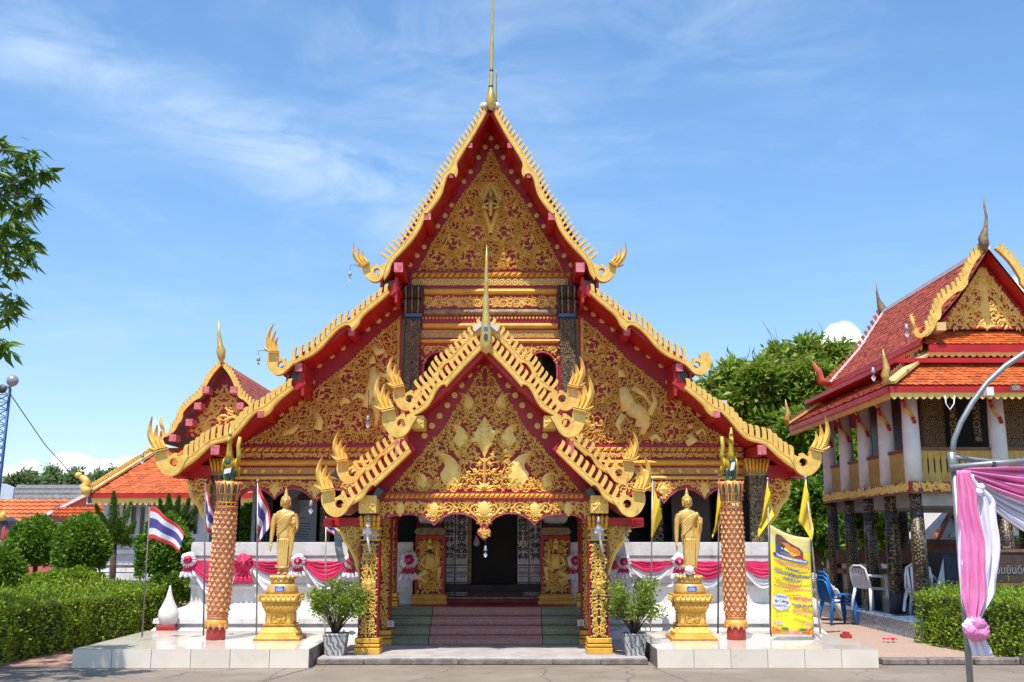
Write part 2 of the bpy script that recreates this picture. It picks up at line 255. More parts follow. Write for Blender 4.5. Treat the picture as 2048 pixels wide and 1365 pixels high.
# ------------------------------------------------------------------ mesh building
class MB:
    def __init__(s): s.v = []; s.f = []; s.m = []; s.sm = []
    def add(s, v, f, m=0, smooth=False):
        o = len(s.v); s.v.extend(tuple(x) for x in v)
        for q in f: s.f.append(tuple(i + o for i in q)); s.m.append(m); s.sm.append(smooth)
        return s
    def box(s, x0, x1, y0, y1, z0, z1, m=0):
        return s.add([(x0, y0, z0), (x1, y0, z0), (x1, y1, z0), (x0, y1, z0), (x0, y0, z1), (x1, y0, z1), (x1, y1, z1), (x0, y1, z1)],
                     [(0, 3, 2, 1), (4, 5, 6, 7), (0, 1, 5, 4), (1, 2, 6, 5), (2, 3, 7, 6), (3, 0, 4, 7)], m)
    def beam(s, a, b, wx, wz, m=0, up=(0, 0, 1)):
        a = Vector(a); b = Vector(b); d = (b - a).normalized(); sd = d.cross(Vector(up))
        if sd.length < 1e-4: sd = d.cross(Vector((0, 1, 0)))
        sd.normalize(); u = sd.cross(d); v = []
        for c in (a, b):
            for i, j in ((-1, -1), (1, -1), (1, 1), (-1, 1)): v.append(c + sd * wx / 2 * i + u * wz / 2 * j)
        return s.add(v, [(3, 2, 1, 0), (4, 5, 6, 7), (0, 1, 5, 4), (1, 2, 6, 5), (2, 3, 7, 6), (3, 0, 4, 7)], m)
    def tube(s, pts, rad, n=8, m=0, sx=1.0, smooth=True, up=(0, 1, 0.01)):
        pts = [Vector(p) for p in pts]; k = len(pts)
        if not hasattr(rad, '__len__'): rad = [rad] * k
        v = []; up = Vector(up)
        for i, p in enumerate(pts):
            d = (pts[min(i + 1, k - 1)] - pts[max(i - 1, 0)]).normalized(); a = d.cross(up)
            if a.length < 1e-3: a = d.cross(Vector((1, 0, 0)))
            a.normalize(); b = a.cross(d)
            for j in range(n):
                t = 2 * math.pi * j / n; v.append(p + a * math.cos(t) * rad[i] * sx + b * math.sin(t) * rad[i])
        f = [(i * n + j, i * n + (j + 1) % n, (i + 1) * n + (j + 1) % n, (i + 1) * n + j) for i in range(k - 1) for j in range(n)]
        f += [tuple(range(n - 1, -1, -1)), tuple(range((k - 1) * n, k * n))]
        return s.add(v, f, m, smooth)
    def lathe(s, prof, c=(0, 0, 0), n=16, m=0, smooth=True, rot=0.0, sx=1.0, sy=1.0):
        """prof: (radius, z[, dx, dy]); n=4 with rot=pi/4 gives square mouldings (radius = half side)"""
        k = len(prof); v = []; q = 1.0 / math.cos(math.pi / 4) if n == 4 else 1.0
        for p in prof:
            dx, dy = (p[2], p[3]) if len(p) > 2 else (0, 0)
            for j in range(n):
                t = 2 * math.pi * j / n + rot
                v.append((c[0] + dx + math.cos(t) * p[0] * q * sx, c[1] + dy + math.sin(t) * p[0] * q * sy, c[2] + p[1]))
        f = [(i * n + j, i * n + (j + 1) % n, (i + 1) * n + (j + 1) % n, (i + 1) * n + j) for i in range(k - 1) for j in range(n)]
        f += [tuple(range(n - 1, -1, -1)), tuple(range((k - 1) * n, k * n))]
        return s.add(v, f, m, smooth)
    def square(s, prof, c=(0, 0, 0), m=0): return s.lathe(prof, c, 4, m, False, math.pi / 4)
    def ball(s, c, r, m=0, n=12, k=8, rot=None):
        rx, ry, rz = r if hasattr(r, '__len__') else (r, r, r); v = []
        for i in range(k + 1):
            a = -math.pi / 2 + math.pi * i / k
            for j in range(n):
                t = 2 * math.pi * j / n; q = Vector((rx * math.cos(a) * math.cos(t), ry * math.cos(a) * math.sin(t), rz * math.sin(a)))
                if rot: q = rot @ q
                v.append(Vector(c) + q)
        f = [(i * n + j, i * n + (j + 1) % n, (i + 1) * n + (j + 1) % n, (i + 1) * n + j) for i in range(k) for j in range(n)]
        return s.add(v, f, m, True)
    def prism(s, poly, y0, y1, m=0, ms=None, holes=(), mb=None):
        """(x, z) outline extruded from y0 (front) to y1"""
        loops = [list(poly)] + [list(h) for h in holes]; ms = m if ms is None else ms; mb = ms if mb is None else mb
        tri = tessellate_polygon([[Vector((a, b, 0)) for a, b in lp] for lp in loops])
        flat = [q for lp in loops for q in lp]; k = len(flat)
        s.add([(a, y0, b) for a, b in flat], tri, m); s.add([(a, y1, b) for a, b in flat], [t[::-1] for t in tri], mb)
        for lp in loops:
            n = len(lp)
            s.add([(a, y0, b) for a, b in lp] + [(a, y1, b) for a, b in lp], [(i, (i + 1) % n, n + (i + 1) % n, n + i) for i in range(n)], ms)
        return s
    def grid(s, rows, m=0, smooth=True, mf=None):
        k, n = len(rows), len(rows[0]); o = len(s.v); s.v.extend(tuple(q) for r in rows for q in r)
        for i in range(k - 1):
            for j in range(n - 1):
                s.f.append((o + i * n + j, o + i * n + j + 1, o + (i + 1) * n + j + 1, o + (i + 1) * n + j)); s.m.append(mf(i, j) if mf else m); s.sm.append(smooth)
        return s
    def join(s, b):
        o = len(s.v); s.v.extend(b.v); s.f.extend(tuple(i + o for i in q) for q in b.f); s.m.extend(b.m); s.sm.extend(b.sm); return s
    def mirrored(s, ax):
        r = MB(); r.v = [(2 * ax - x, y, z) for x, y, z in s.v]; r.f = [q[::-1] for q in s.f]; r.m = list(s.m); r.sm = list(s.sm); return r
    def moved(s, dx=0, dy=0, dz=0):
        r = MB(); r.v = [(x + dx, y + dy, z + dz) for x, y, z in s.v]; r.f = list(s.f); r.m = list(s.m); r.sm = list(s.sm); return r
    def xf(s, M):
        r = MB(); r.v = [tuple(M @ Vector(q)) for q in s.v]; r.f = list(s.f); r.m = list(s.m); r.sm = list(s.sm); return r
    def mesh(s, name, mats):
        me = bpy.data.meshes.new(name); me.from_pydata(s.v, [], s.f)
        for x in ([mats] if isinstance(mats, str) else mats): me.materials.append(MATS[x])
        me.polygons.foreach_set('material_index', s.m); me.polygons.foreach_set('use_smooth', s.sm); me.update()
        return me

WM = {}
def link(name, data, parent=None, M=None):
    o = bpy.data.objects.new(name, data); COL.objects.link(o); M = M or Matrix(); WM[o] = M
    if parent is not None:
        o.parent = parent; o.matrix_parent_inverse = WM[parent].inverted()
    o.matrix_basis = M
    return o
def part(name, mb, mats, parent=None, bevel=0, kind=None, label=None, M=None):
    o = link(name, mb.mesh(name, mats) if isinstance(mb, MB) else mb, parent, M)
    if bevel:
        b = o.modifiers.new('bevel', 'BEVEL'); b.width = bevel; b.segments = 1; b.limit_method = 'ANGLE'; b.angle_limit = math.radians(50)
    if kind: o['kind'] = kind
    if label: o['label'] = label
    return o
def tag(o, label, cat, group=None):
    o['label'] = label; o['category'] = cat
    if group: o['group'] = group
    return o
def thing(name, label, cat, loc=(0, 0, 0), group=None):
    return tag(link(name, None, None, Matrix.Translation(loc)), label, cat, group)
def struct(name, mb, mats, parent=None):
    o = part(name, mb, mats, parent)
    if parent is None: o['kind'] = 'structure'
    return o
def copy_tree(o, parent=None):
    c = o.copy(); COL.objects.link(c); WM[c] = WM.get(o, Matrix())
    if parent is not None:
        mpi = o.matrix_parent_inverse.copy(); c.parent = parent; c.matrix_parent_inverse = mpi
    for ch in list(o.children): copy_tree(ch, c)
    return c
def place(o, loc, rz=0.0, sc=1.0):
    o.location = loc; o.rotation_euler = (0, 0, rz); o.scale = (sc, sc, sc); WM[o] = Matrix.Translation(loc) @ Matrix.Rotation(rz, 4, 'Z')
    return o
def np_mesh(name, V, F, mat):
    me = bpy.data.meshes.new(name); nv, nf = len(V), len(F); k = F.shape[1]
    me.vertices.add(nv); me.vertices.foreach_set('co', V.astype(np.float32).ravel())
    me.loops.add(nf * k); me.loops.foreach_set('vertex_index', F.astype(np.int32).ravel())
    me.polygons.add(nf); me.polygons.foreach_set('loop_start', np.arange(0, nf * k, k, dtype=np.int32))
    me.update(calc_edges=True); me.materials.append(MATS[mat])
    return me
def unit(a): return a / (np.linalg.norm(a, axis=1, keepdims=True) + 1e-9)
def leaf_arrays(pts, dirs, L, Wd, droop=0.0, jitter=0.8, up=0.6):
    """one folded leaf per point"""
    n = len(pts); d = unit(dirs + RNG.normal(0, jitter, (n, 3)) + np.array([0, 0, -droop])); s = RNG.uniform(0.7, 1.25, (n, 1))
    nr = unit(RNG.normal(0, 0.55, (n, 3)) + np.array([0, 0, up])); sd = unit(np.cross(d, nr)); nr = unit(np.cross(sd, d))
    L = L * s; Wd = Wd * s
    a = pts; t = pts + d * L; m = pts + d * L * 0.45
    l = m + sd * Wd / 2 + nr * Wd * 0.18; r = m - sd * Wd / 2 + nr * Wd * 0.18
    V = np.stack([a, l, t, r], 1).reshape(-1, 3); b = np.arange(n)[:, None] * 4
    F = np.concatenate([b + np.array([[0, 2, 1]]), b + np.array([[0, 3, 2]])])
    return V, F
def join_np(parts):
    Vs, Fs, o = [], [], 0
    for V, F in parts: Vs.append(V); Fs.append(F + o); o += len(V)
    return np.concatenate(Vs), np.concatenate(Fs)
def sphere_dirs(n): return unit(RNG.normal(0, 1, (n, 3)))
def chaikin(p, it=2):
    for _ in range(it):
        q = [p[0]]
        for a, b in zip(p, p[1:]):
            q += [(a[0] * .75 + b[0] * .25, a[1] * .75 + b[1] * .25), (a[0] * .25 + b[0] * .75, a[1] * .25 + b[1] * .75)]
        q.append(p[-1]); p = q
    return p
def smooth_cusps(p, it=2):
    """open curve smoothed between its cusps (points with a third element)"""
    out, cur = [], []
    for q in p:
        cur.append((q[0], q[1]))
        if len(q) > 2: out += chaikin(cur, it)[:-1]; cur = [(q[0], q[1])]
    return out + chaikin(cur, it)

# ------------------------------------------------------------------ carved vine ornament
def in_poly(x, y, poly):
    """vectorised point in polygon"""
    r = np.zeros(len(x), bool); n = len(poly); j = n - 1
    for i in range(n):
        xi, yi = poly[i]; xj, yj = poly[j]
        c = ((yi > y) != (yj > y)) & (x < (xj - xi) * (y - yi) / (yj - yi + 1e-12) + xi); r ^= c; j = i
    return r
def edge_dist(x, y, poly):
    d = np.full(len(x), 1e9); n = len(poly)
    for i in range(n):
        ax, ay = poly[i]; bx, by = poly[(i + 1) % n]; vx, vy = bx - ax, by - ay
        t = np.clip(((x - ax) * vx + (y - ay) * vy) / (vx * vx + vy * vy + 1e-12), 0, 1)
        d = np.minimum(d, np.hypot(x - ax - t * vx, y - ay - t * vy))
    return d
class Vine:
    """relief of scrolls and leaves on the plane y = Y, in front of it (towards -y)"""
    def __init__(s, Y, h=0.02): s.Y = Y; s.h = h; s.mb = MB()
    def ribbon(s, pts, wd, m=0):
        k = len(pts); v = []
        wd = wd if hasattr(wd, '__len__') else [wd] * k
        for i, (x, z) in enumerate(pts):
            a = pts[max(0, i - 1)]; b = pts[min(k - 1, i + 1)]; dx, dz = b[0] - a[0], b[1] - a[1]; l = math.hypot(dx, dz) + 1e-9
            nx, nz = -dz / l, dx / l; w = wd[i] * 0.72
            v += [(x + nx * w, s.Y, z + nz * w), (x, s.Y - s.h, z), (x - nx * w, s.Y, z - nz * w)]
        f = []
        for i in range(k - 1):
            o = i * 3; f += [(o, o + 1, o + 4, o + 3), (o + 1, o + 2, o + 5, o + 4)]
        s.mb.add(v, f, m)
    def leaf(s, x, z, ang, L, W, m=0, h=None):
        h = h or s.h; c, n = math.cos(ang), math.sin(ang)
        q = [(0, 0), (0.38 * L, W / 2), (L, 0), (0.38 * L, -W / 2)]
        v = [(x + a * c - b * n, s.Y, z + a * n + b * c) for a, b in q] + [(x + 0.36 * L * c, s.Y - h, z + 0.36 * L * n)]
        s.mb.add(v, [(0, 4, 1), (1, 4, 2), (2, 4, 3), (3, 4, 0)], m)
    def drop(s, x, z, ang, L, W, m=0):
        """big teardrop leaf with curled tip"""
        pts = []
        for i in range(9):
            t = i / 8; a = ang + 0.9 * t * t
            pts.append((x + L * t * math.cos(a), z + L * t * math.sin(a)))
        s.ribbon(pts, [W * 0.25, W * 0.8, W, W * 0.92, W * 0.75, W * 0.55, W * 0.38, W * 0.2, 0.002], m)
    def spiral(s, cx, cz, r, wd, hand, a0, turns=1.55, leaves=True):
        k = 16; pts = []
        for i in range(k):
            t = i / (k - 1); a = a0 + hand * turns * 2 * math.pi * t; q = r * (1 - 0.80 * t)
            pts.append((cx + q * math.cos(a), cz + q * math.sin(a)))
        s.ribbon(pts, [wd * (1.0 - 0.35 * i / k) for i in range(k)])
        if leaves:
            for i in range(1, k - 3, 2):
                x, z = pts[i]; a = math.atan2(pts[i + 1][1] - z, pts[i + 1][0] - x)
                s.leaf(x, z, a - hand * 0.75, r * 0.58, r * 0.33); 
                if i < k * 0.6: s.leaf(x, z, a + hand * 0.7, r * 0.42, r * 0.26)
            x, z = pts[-1]; s.leaf(x, z, a0 + hand * turns * 6.283 + hand * 1.6, r * 0.55, r * 0.42)
    def fill(s, poly, rmax, rmin, wd, n_try=6000, gap=0.95, leaf=None, seed=1, avoid=(), dens=1.0, inner=.12):
        rg = np.random.default_rng(seed); xs = [p[0] for p in poly]; zs = [p[1] for p in poly]
        x = rg.uniform(min(xs), max(xs), n_try); z = rg.uniform(min(zs), max(zs), n_try)
        k = in_poly(x, z, poly); x, z = x[k], z[k]; ed = edge_dist(x, z, poly)
        C = []
        for (ax, az, ar) in avoid: C.append((ax, az, ar))
        nA = len(C)
        for frac in (1.0, 0.72, 0.5, 0.36):
            r = max(rmin, rmax * frac)
            for i in range(len(x)):
                if ed[i] < r * 0.9: continue
                if C:
                    cx, cz, cr = x[i], z[i], r; ok = True
                    for (qx, qz, qr) in C:
                        if (qx - cx) ** 2 + (qz - cz) ** 2 < ((qr + cr) * gap) ** 2: ok = False; break
                    if not ok: continue
                C.append((x[i], z[i], r))
            if r <= rmin: break
        for i, (cx, cz, r) in enumerate(C[nA:]):
            s.spiral(cx, cz, r * 0.96, wd * (0.6 + 0.4 * r / rmax), 1 if rg.random() < .5 else -1, rg.uniform(0, 6.28), 1.6 if r > rmax * .6 else 1.2)
        lf = leaf or rmin * 0.9
        Ca = np.array(C) if C else np.zeros((0, 3)); placed = []
        lf *= 1.25; cell = lf * 0.46 / dens; used = set()
        for i in range(len(x)):
            if ed[i] < lf * 0.3: continue
            key = (int(x[i] / cell), int(z[i] / cell))
            if key in used: continue
            if len(Ca):
                d = np.hypot(Ca[:, 0] - x[i], Ca[:, 1] - z[i]) - Ca[:, 2]
                j = int(d.argmin())
                if d[j] < -(inner if j >= nA else .12) * Ca[j, 2]: continue
            used.add(key); s.leaf(x[i], z[i], rg.uniform(0, 6.28), lf, lf * 0.50)
        return s
    def border(s, poly, step, L, W, inset=0.0):
        """row of flame leaves along an outline"""
        n = len(poly)
        for i in range(n - 1):
            (ax, az), (bx, bz) = poly[i], poly[i + 1]; l = math.hypot(bx - ax, bz - az); k = max(1, int(l / step)); a = math.atan2(bz - az, bx - ax)
            for j in range(k):
                t = (j + .5) / k; s.leaf(ax + (bx - ax) * t, az + (bz - az) * t, a + 0.5, L, W)
        return s
# =================================================================== MAIN TEMPLE
AX = -0.40; YB = 17.9; YW = 18.9; YP = 14.75; YPW = 15.3
temple = thing('temple_hall', 'large red and gold gabled temple hall with tiered roofs and a front porch', 'temple', (AX, 18, 0))
def both(name, mb, mats, parent=None, **kw):
    a = part(name, mb, mats, parent or temple, **kw); b = part(name, mb.mirrored(AX), mats, parent or temple, **kw)
    return a, b

# ---- roof slabs (soffit red, tiles on top)
def slab(line, y0, y1, tn=0.05, tp=0.10):
    n = len(line); lo, up = [], []
    for i, (x, z) in enumerate(line):
        a = line[max(0, i - 1)]; b = line[min(n - 1, i + 1)]; d = Vector((b[0] - a[0], b[1] - a[1])).normalized(); nv = Vector((-d.y, d.x))
        if nv.y < 0: nv = -nv
        lo.append((x - nv.x * tn, z - nv.y * tn)); up.append((x + nv.x * tp, z + nv.y * tp))
    mb = MB()
    mb.grid([[(x, y0, z) for x, z in lo], [(x, y1, z) for x, z in lo]], 0, False)
    mb.grid([[(x, y0, z) for x, z in up], [(x, y1, z) for x, z in up]], 1, False)
    for y in (y0, y1): mb.grid([[(x, y, z) for x, z in lo], [(x, y, z) for x, z in up]], 0, False)
    for i in (0, n - 1): mb.add([(*lo[i][:1], y0, lo[i][1]), (*lo[i][:1], y1, lo[i][1]), (*up[i][:1], y1, up[i][1]), (*up[i][:1], y0, up[i][1])], [(0, 1, 2, 3)], 0)
    return mb, lo, up
TOPL = px2([(978, 214), (905, 336), (846, 430), (806, 493), (764, 556)], YB)
TOPL[0] = (AX, TOPL[0][1] + 0.02)
MIDL = px2([(795, 570), (712, 634), (650, 683), (560, 745)], YB)
LOWL = px2([(606, 760), (520, 821), (452, 872), (345, 943)], YB)
lows = []
for ln in (TOPL, MIDL, LOWL):
    mb, lo, up = slab(ln, YB + 0.13, 31); lows.append(lo); both('roof_slope', mb, ['red', 'tile_red'])
ridge = MB().box(AX - .06, AX + .06, YB + .2, 31, TOPL[0][1] + .06, TOPL[0][1] + .22); part('roof_ridge', ridge, 'white_aged', temple)

# ---- gable wall with two arched window openings
zE = Z(893, YW)                         # top of the lower entablature
zO = Z(962, YW)                         # top of the open bays
half = []
for lo in lows: half += [(x, z - 0.005) for x, z in lo]
left = [(x, z) for x, z in half if True]
xe = P(470, 930, YW).x
wl = [p for p in left]; wl[-1] = (wl[-1][0], wl[-1][1])
poly = wl + [(wl[-1][0], zE - 0.0), (xe, zE), (xe, zO)]
full = poly + [(2 * AX - x, z) for x, z in poly[::-1]][:-1]
def arch(px0, px1, ptop, pspring, pbot, Y, n=12, grow=0.0):
    x0, x1 = X(px0, pspring, Y) - grow, X(px1, pspring, Y) + grow; zs = Z(pspring, Y); zt = Z(ptop, Y) + grow; zb = Z(pbot, Y)
    pts = [(x0, zb), (x0, zs)]
    for i in range(1, n): a = math.pi * (1 - i / n); pts.append(((x0 + x1) / 2 + (x1 - x0) / 2 * math.cos(a), zs + (zt - zs) * math.sin(a)))
    return pts + [(x1, zs), (x1, zb)]
wh = arch(848, 906, 706, 738, 815, YW); whm = [(2 * AX - x, z) for x, z in wh[::-1]]
part('gable_wall', MB().prism(full, YW, YW + .15, 0, holes=[wh, whm]), 'red_wall', temple)
for sgn in (0, 1):
    wo = arch(848, 906, 706, 738, 815, YW, grow=0.03); wi = arch(848, 906, 706, 738, 815, YW)
    fr = MB().prism(wo + wi[::-1], YW - .04, YW + .02); gl = MB()
    x0, x1 = wi[0][0], wi[-1][0]; gl.box(x0 + .02, x0 + (x1 - x0) * .55, YW + .5, YW + .53, wi[0][1], wi[0][1] + 1.1, 0); gl.box(x0 + (x1 - x0) * .56, x1 + .1, YW + .5, YW + .52, wi[0][1], wi[0][1] + 1.1, 1)
    if sgn: fr = fr.mirrored(AX)
    w_ = part('window', fr, 'red_faded', temple)
    if sgn: gl = gl.moved(2 * AX - (x0 + x1), 0, 0)
    part('shutter', gl, ['lacquer_upper' if not sgn else 'grey_wall', 'grey_wall' if not sgn else 'dark_inside'], w_)
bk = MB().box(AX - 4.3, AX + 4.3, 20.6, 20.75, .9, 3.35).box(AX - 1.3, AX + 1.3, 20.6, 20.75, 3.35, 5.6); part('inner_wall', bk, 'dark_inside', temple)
part('rear_wall', MB().prism(half + [(half[-1][0], .0)] + [(2 * AX - x, z) for x, z in (half + [(half[-1][0], .0)])[::-1]][:-1], 30.8, 30.95), 'white_aged', temple)
for s in (-1, 1): part('side_wall', MB().box(AX + s * 4.6 - .1, AX + s * 4.6 + .1, 20.76, 30.79, 0, 4.4), 'white_aged', temple)

# ---- wavy barge boards with fins, each ending in a naga head
FIN = MB().prism([(-.5, -.08), (.5, -.08), (.5, .62), (.58, .86), (.75, 1.0), (.25, 1.0), (-.2, .93), (-.45, .75), (-.5, .5)], 0, 1, 0, 1).mesh('fin', ['gold', 'red_faded'])
def fins(parent, outer, n, d0, d1, l0, l1, wd, Y, mir, t0=0.02, t1=0.93):
    seg = [0]; 
    for a, b in zip(outer, outer[1:]): seg.append(seg[-1] + math.hypot(b[0] - a[0], b[1] - a[1]))
    for i in range(n):
        t = (t0 + (t1 - t0) * i / (n - 1)) * seg[-1]; j = max(0, min(len(outer) - 2, int(np.searchsorted(seg, t)) - 1)); u = (t - seg[j]) / (seg[j + 1] - seg[j] + 1e-9)
        x = outer[j][0] + (outer[j + 1][0] - outer[j][0]) * u; z = outer[j][1] + (outer[j + 1][1] - outer[j][1]) * u; q = i / (n - 1)
        dx, dz = d0[0] + (d1[0] - d0[0]) * q, d0[1] + (d1[1] - d0[1]) * q; l = math.hypot(dx, dz); dx /= l; dz /= l
        L = (l0 + (l1 - l0) * q) * (0.94 + 0.12 * random.random()); W = wd
        if mir: x = 2 * AX - x; dx = -dx
        sx = -1 if mir else 1
        M = Matrix(((dz * W * sx, 0, dx * L, x), (0, .07, 0, Y + .015), (-dx * W * sx, 0, dz * L, z), (0, 0, 0, 1)))
        part('fin', FIN, None, parent, M=M)
JAW = [(26, -4), (16, 6), (5, 18), (-10, 22), (-22, 14), (-28, 0), (-29, -12), (-24, -25), (-6, -25), (-6, -17), (-9, -10), (-1, -12), (5, -15), (9, -13), (7, -8), (12, -6), (19, -9)]
STR0 = [([(-21, -24), (-27, -38), (-28, -52), (-23, -66), (-15, -80)], 6.5), ([(-16.5, -24), (-21, -38), (-23, -50), (-19, -62), (-14.5, -71)], 6.0), ([(-12, -24), (-15, -36), (-18, -46), (-16, -55), (-13, -62)], 5.5), ([(-8, -25), (-10, -34), (-13, -42), (-13, -48), (-12, -54)], 5.0), ([(-20, -26), (-26, -30), (-29, -31), (-35, -36)], 6.0)]
STR = [([(-19, -23), (-25, -38), (-27.5, -54), (-23.5, -68), (-15, -82)], 9.5), ([(-13.5, -24), (-18, -36), (-19.5, -48), (-15.5, -58), (-10.5, -67)], 8.5), ([(-8.5, -24), (-11.5, -34), (-12.5, -42), (-10.5, -48), (-6.5, -55)], 7.0), ([(-20, -26), (-26, -29), (-30, -31), (-36, -37)], 6.5)]
def head(parent, anchor, sc, rot, Y, mir, crest=True, jaw=JAW, th=.12):
    c, s_ = math.cos(rot), math.sin(rot)
    def T(q): x, y = q[0] * sc, q[1] * sc; return (anchor[0] + x * c + y * s_, anchor[1] - x * s_ + y * c)
    pts = smooth_cusps(jaw + [jaw[0]], 2)[:-1]
    hole = [T((7 * math.cos(a * math.pi / 6), 7 * math.sin(a * math.pi / 6))) for a in range(12)]
    mb = MB().prism(px2([T(q) for q in pts], Y), Y - .015, Y + th, 0, holes=[px2(hole, Y)])
    cr = MB()
    for path, wd in STR:
        pp = chaikin([T(q) for q in path], 2); k = len(pp); rows = []
        W3 = [P(a, b, Y) for a, b in pp]; k0 = (P(1100, 700, Y) - P(1099, 700, Y)).length * sc
        for i, q in enumerate(W3):
            d = (W3[min(i + 1, k - 1)] - W3[max(i - 1, 0)]).normalized(); nv = Vector((-d.z, 0, d.x)); t = i / (k - 1)
            wv = wd * k0 * (1.0 + .25 * math.sin(math.pi * t)) * (1 - t ** 2.2) + .003
            rows.append([q - nv * wv / 2 + Vector((0, .03, 0)), q + Vector((0, -.045 * (1 - t * .7), 0)), q + nv * wv / 2 + Vector((0, .03, 0)), q + Vector((0, .09 * (1 - t * .7), 0)), q - nv * wv / 2 + Vector((0, .03, 0))])
        cr.grid(rows, 0, False)
    for y_ in (-24, -27): 
        a = P(*T((-25, y_)), Y); b = P(*T((-5, y_)), Y); cr.beam(a, b, .16, .014, 0)
    if mir: mb = mb.mirrored(AX); cr = cr.mirrored(AX)
    h = part('naga_head', mb, 'gold', parent, bevel=.010)
    if crest: part('crest', cr, 'gold', h)
    return h
def board(inner, outer, Y, hd, fn, up=(0, 0), right_crest=True):
    ins, ous = smooth_cusps(inner), chaikin([(p[0], p[1]) for p in outer], 2)
    I, O = px2(ins, Y), px2(ous, Y); mbs = MB().prism(I + O[::-1], Y, Y + .10)
    rim = MB()
    def along(c, k):
        seg = np.concatenate([[0], np.cumsum(np.hypot(*np.diff(np.array(c), axis=0).T))]); t = np.linspace(0, seg[-1], k); return np.stack([np.interp(t, seg, [q[i] for q in c]) for i in (0, 1)], 1)
    kI, kO = along(I, 60), along(O, 60)
    for f0, f1 in ((.14, .24), (.78, .88)):
        rim.grid([[tuple(q) for q in np.stack([(kI * (1 - f) + kO * f)[:, 0], np.full(60, Y - .004), (kI * (1 - f) + kO * f)[:, 1]], 1)] for f in (f0, f1)], 0, False)
    for mir in (False, True):
        dy, dz = up
        def fix(o):
            if dy or dz:
                for q in [o] : 
                    M = Matrix.Translation((0, dy, dz)); WMnew = M @ WM[q]; WM[q] = WMnew; q.matrix_basis = WMnew
        b = part('barge_board', mbs.mirrored(AX) if mir else mbs, 'gold', temple, bevel=.012); fix(b)
        WB = WM[b]; WM[b] = Matrix(); part('edge_line', rim.mirrored(AX) if mir else rim, 'gold_orange', b); WM[b] = WB
        # children are authored in front-tier coordinates and ride on the board
        WM[b] = Matrix()
        fins(b, O, *fn, Y, mir)
        hh = part_head(b, hd, Y, mir, right_crest or not mir)
        if dy or dz: WM[b] = Matrix.Translation((0, dy, dz))
def part_head(b, hd, Y, mir, crest):
    h = head(temple, hd[0], hd[1], hd[2], Y, mir, crest)
    h.parent = b; h.matrix_parent_inverse = Matrix(); return h
top_in = [(973, 225), (945, 276), (932, 295), (917, 319), (913, 329), (916, 341), (915, 348), (911, 354, 1), (908, 348), (901, 346), (894, 353), (889, 368), (886, 383), (877, 400), (863, 418), (850, 434), (841, 456), (826, 479), (807, 500), (790, 517), (782, 530), (779, 544), (768, 560)]
top_out = [(968, 218), (952, 246), (939, 268), (918, 296), (902, 325), (895, 337), (884, 349), (879, 371), (869, 389), (863, 402), (845, 422), (836, 437), (831, 453), (822, 468), (807, 485), (785, 507), (772, 525), (763, 541)]
mid_in = [(779, 586), (748.5, 612.5), (723.6, 633), (716, 652), (703, 662, 1), (703, 656), (696, 648), (681, 655), (663.5, 671), (644.5, 694.5), (625.5, 710.6), (602, 721), (583, 731), (571, 744)]
mid_out = [(775, 579), (754, 595), (729.5, 612.5), (710.5, 631.5), (701.6, 640), (688.5, 642), (666.5, 656), (649, 675), (637, 687), (616.7, 706), (593, 718), (578.6, 724), (570, 727)]
low_in = [(586.6, 777.4), (548, 809.6), (543, 822.5), (528.6, 834, 1), (525, 822), (515.7, 822.5), (504, 832), (490, 848), (475, 866), (461, 879), (441.5, 885.4), (424, 890), (409, 903), (393, 917.7), (374, 932), (354, 944)]
low_out = [(582, 769), (548, 793.5), (528.6, 809.6), (512.5, 817.7), (491.5, 830.6), (477, 850), (464, 866), (441.5, 874), (419, 879), (403, 892), (387, 906), (367, 920), (352, 927)]
board(top_in, top_out, YB, ((754, 543), 0.90, 0.50), (33, (-.52, .85), (-.78, .62), .11, .19, .044))
board(mid_in, mid_out, YB, ((562, 730), 1.0, 0.0), (17, (.05, 1), (-.02, 1), .13, .235, .060), right_crest=False)
board(low_in, low_out, YB, ((348, 925), 1.22, 0.27), (20, (.05, 1), (-.02, 1), .14, .24, .075))
pu_in = [(965, 697), (930.5, 731), (911.5, 752), (892, 774, 1), (890.5, 768), (881, 771), (871.5, 784), (864, 801), (854, 816), (839, 826), (822, 834), (814, 842)]
pu_out = [(960, 685), (930.5, 716), (907.7, 739), (888.6, 760), (873, 765), (864, 778), (856, 797), (843, 810), (826, 823), (812, 832)]
pl_in = [(822, 904), (781, 944), (749, 973, 1), (748, 970), (741, 972), (733, 984), (726, 997), (710, 1006), (696, 1014), (686, 1023)]
pl_out = [(817, 895.5), (781, 928), (757, 950), (736, 966), (723, 982), (710, 992), (692.5, 1003), (683, 1010)]
PUF = (15, (-.55, .83), (-.62, .78), .125, .15, .055); PLF = (11, (-.55, .83), (-.5, .86), .13, .165, .058)
board(pu_in, pu_out, YP, ((803, 847), 1.28, 0.24), PUF); board(pl_in, pl_out, YP, ((679, 1008), 1.22, 0.16), PLF)
board(pu_in, pu_out, YP, ((803, 847), 1.20, 0.20), PUF, up=(1.1, .50)); board(pl_in, pl_out, YP, ((679, 1008), 1.15, 0.12), PLF, up=(1.1, .50))

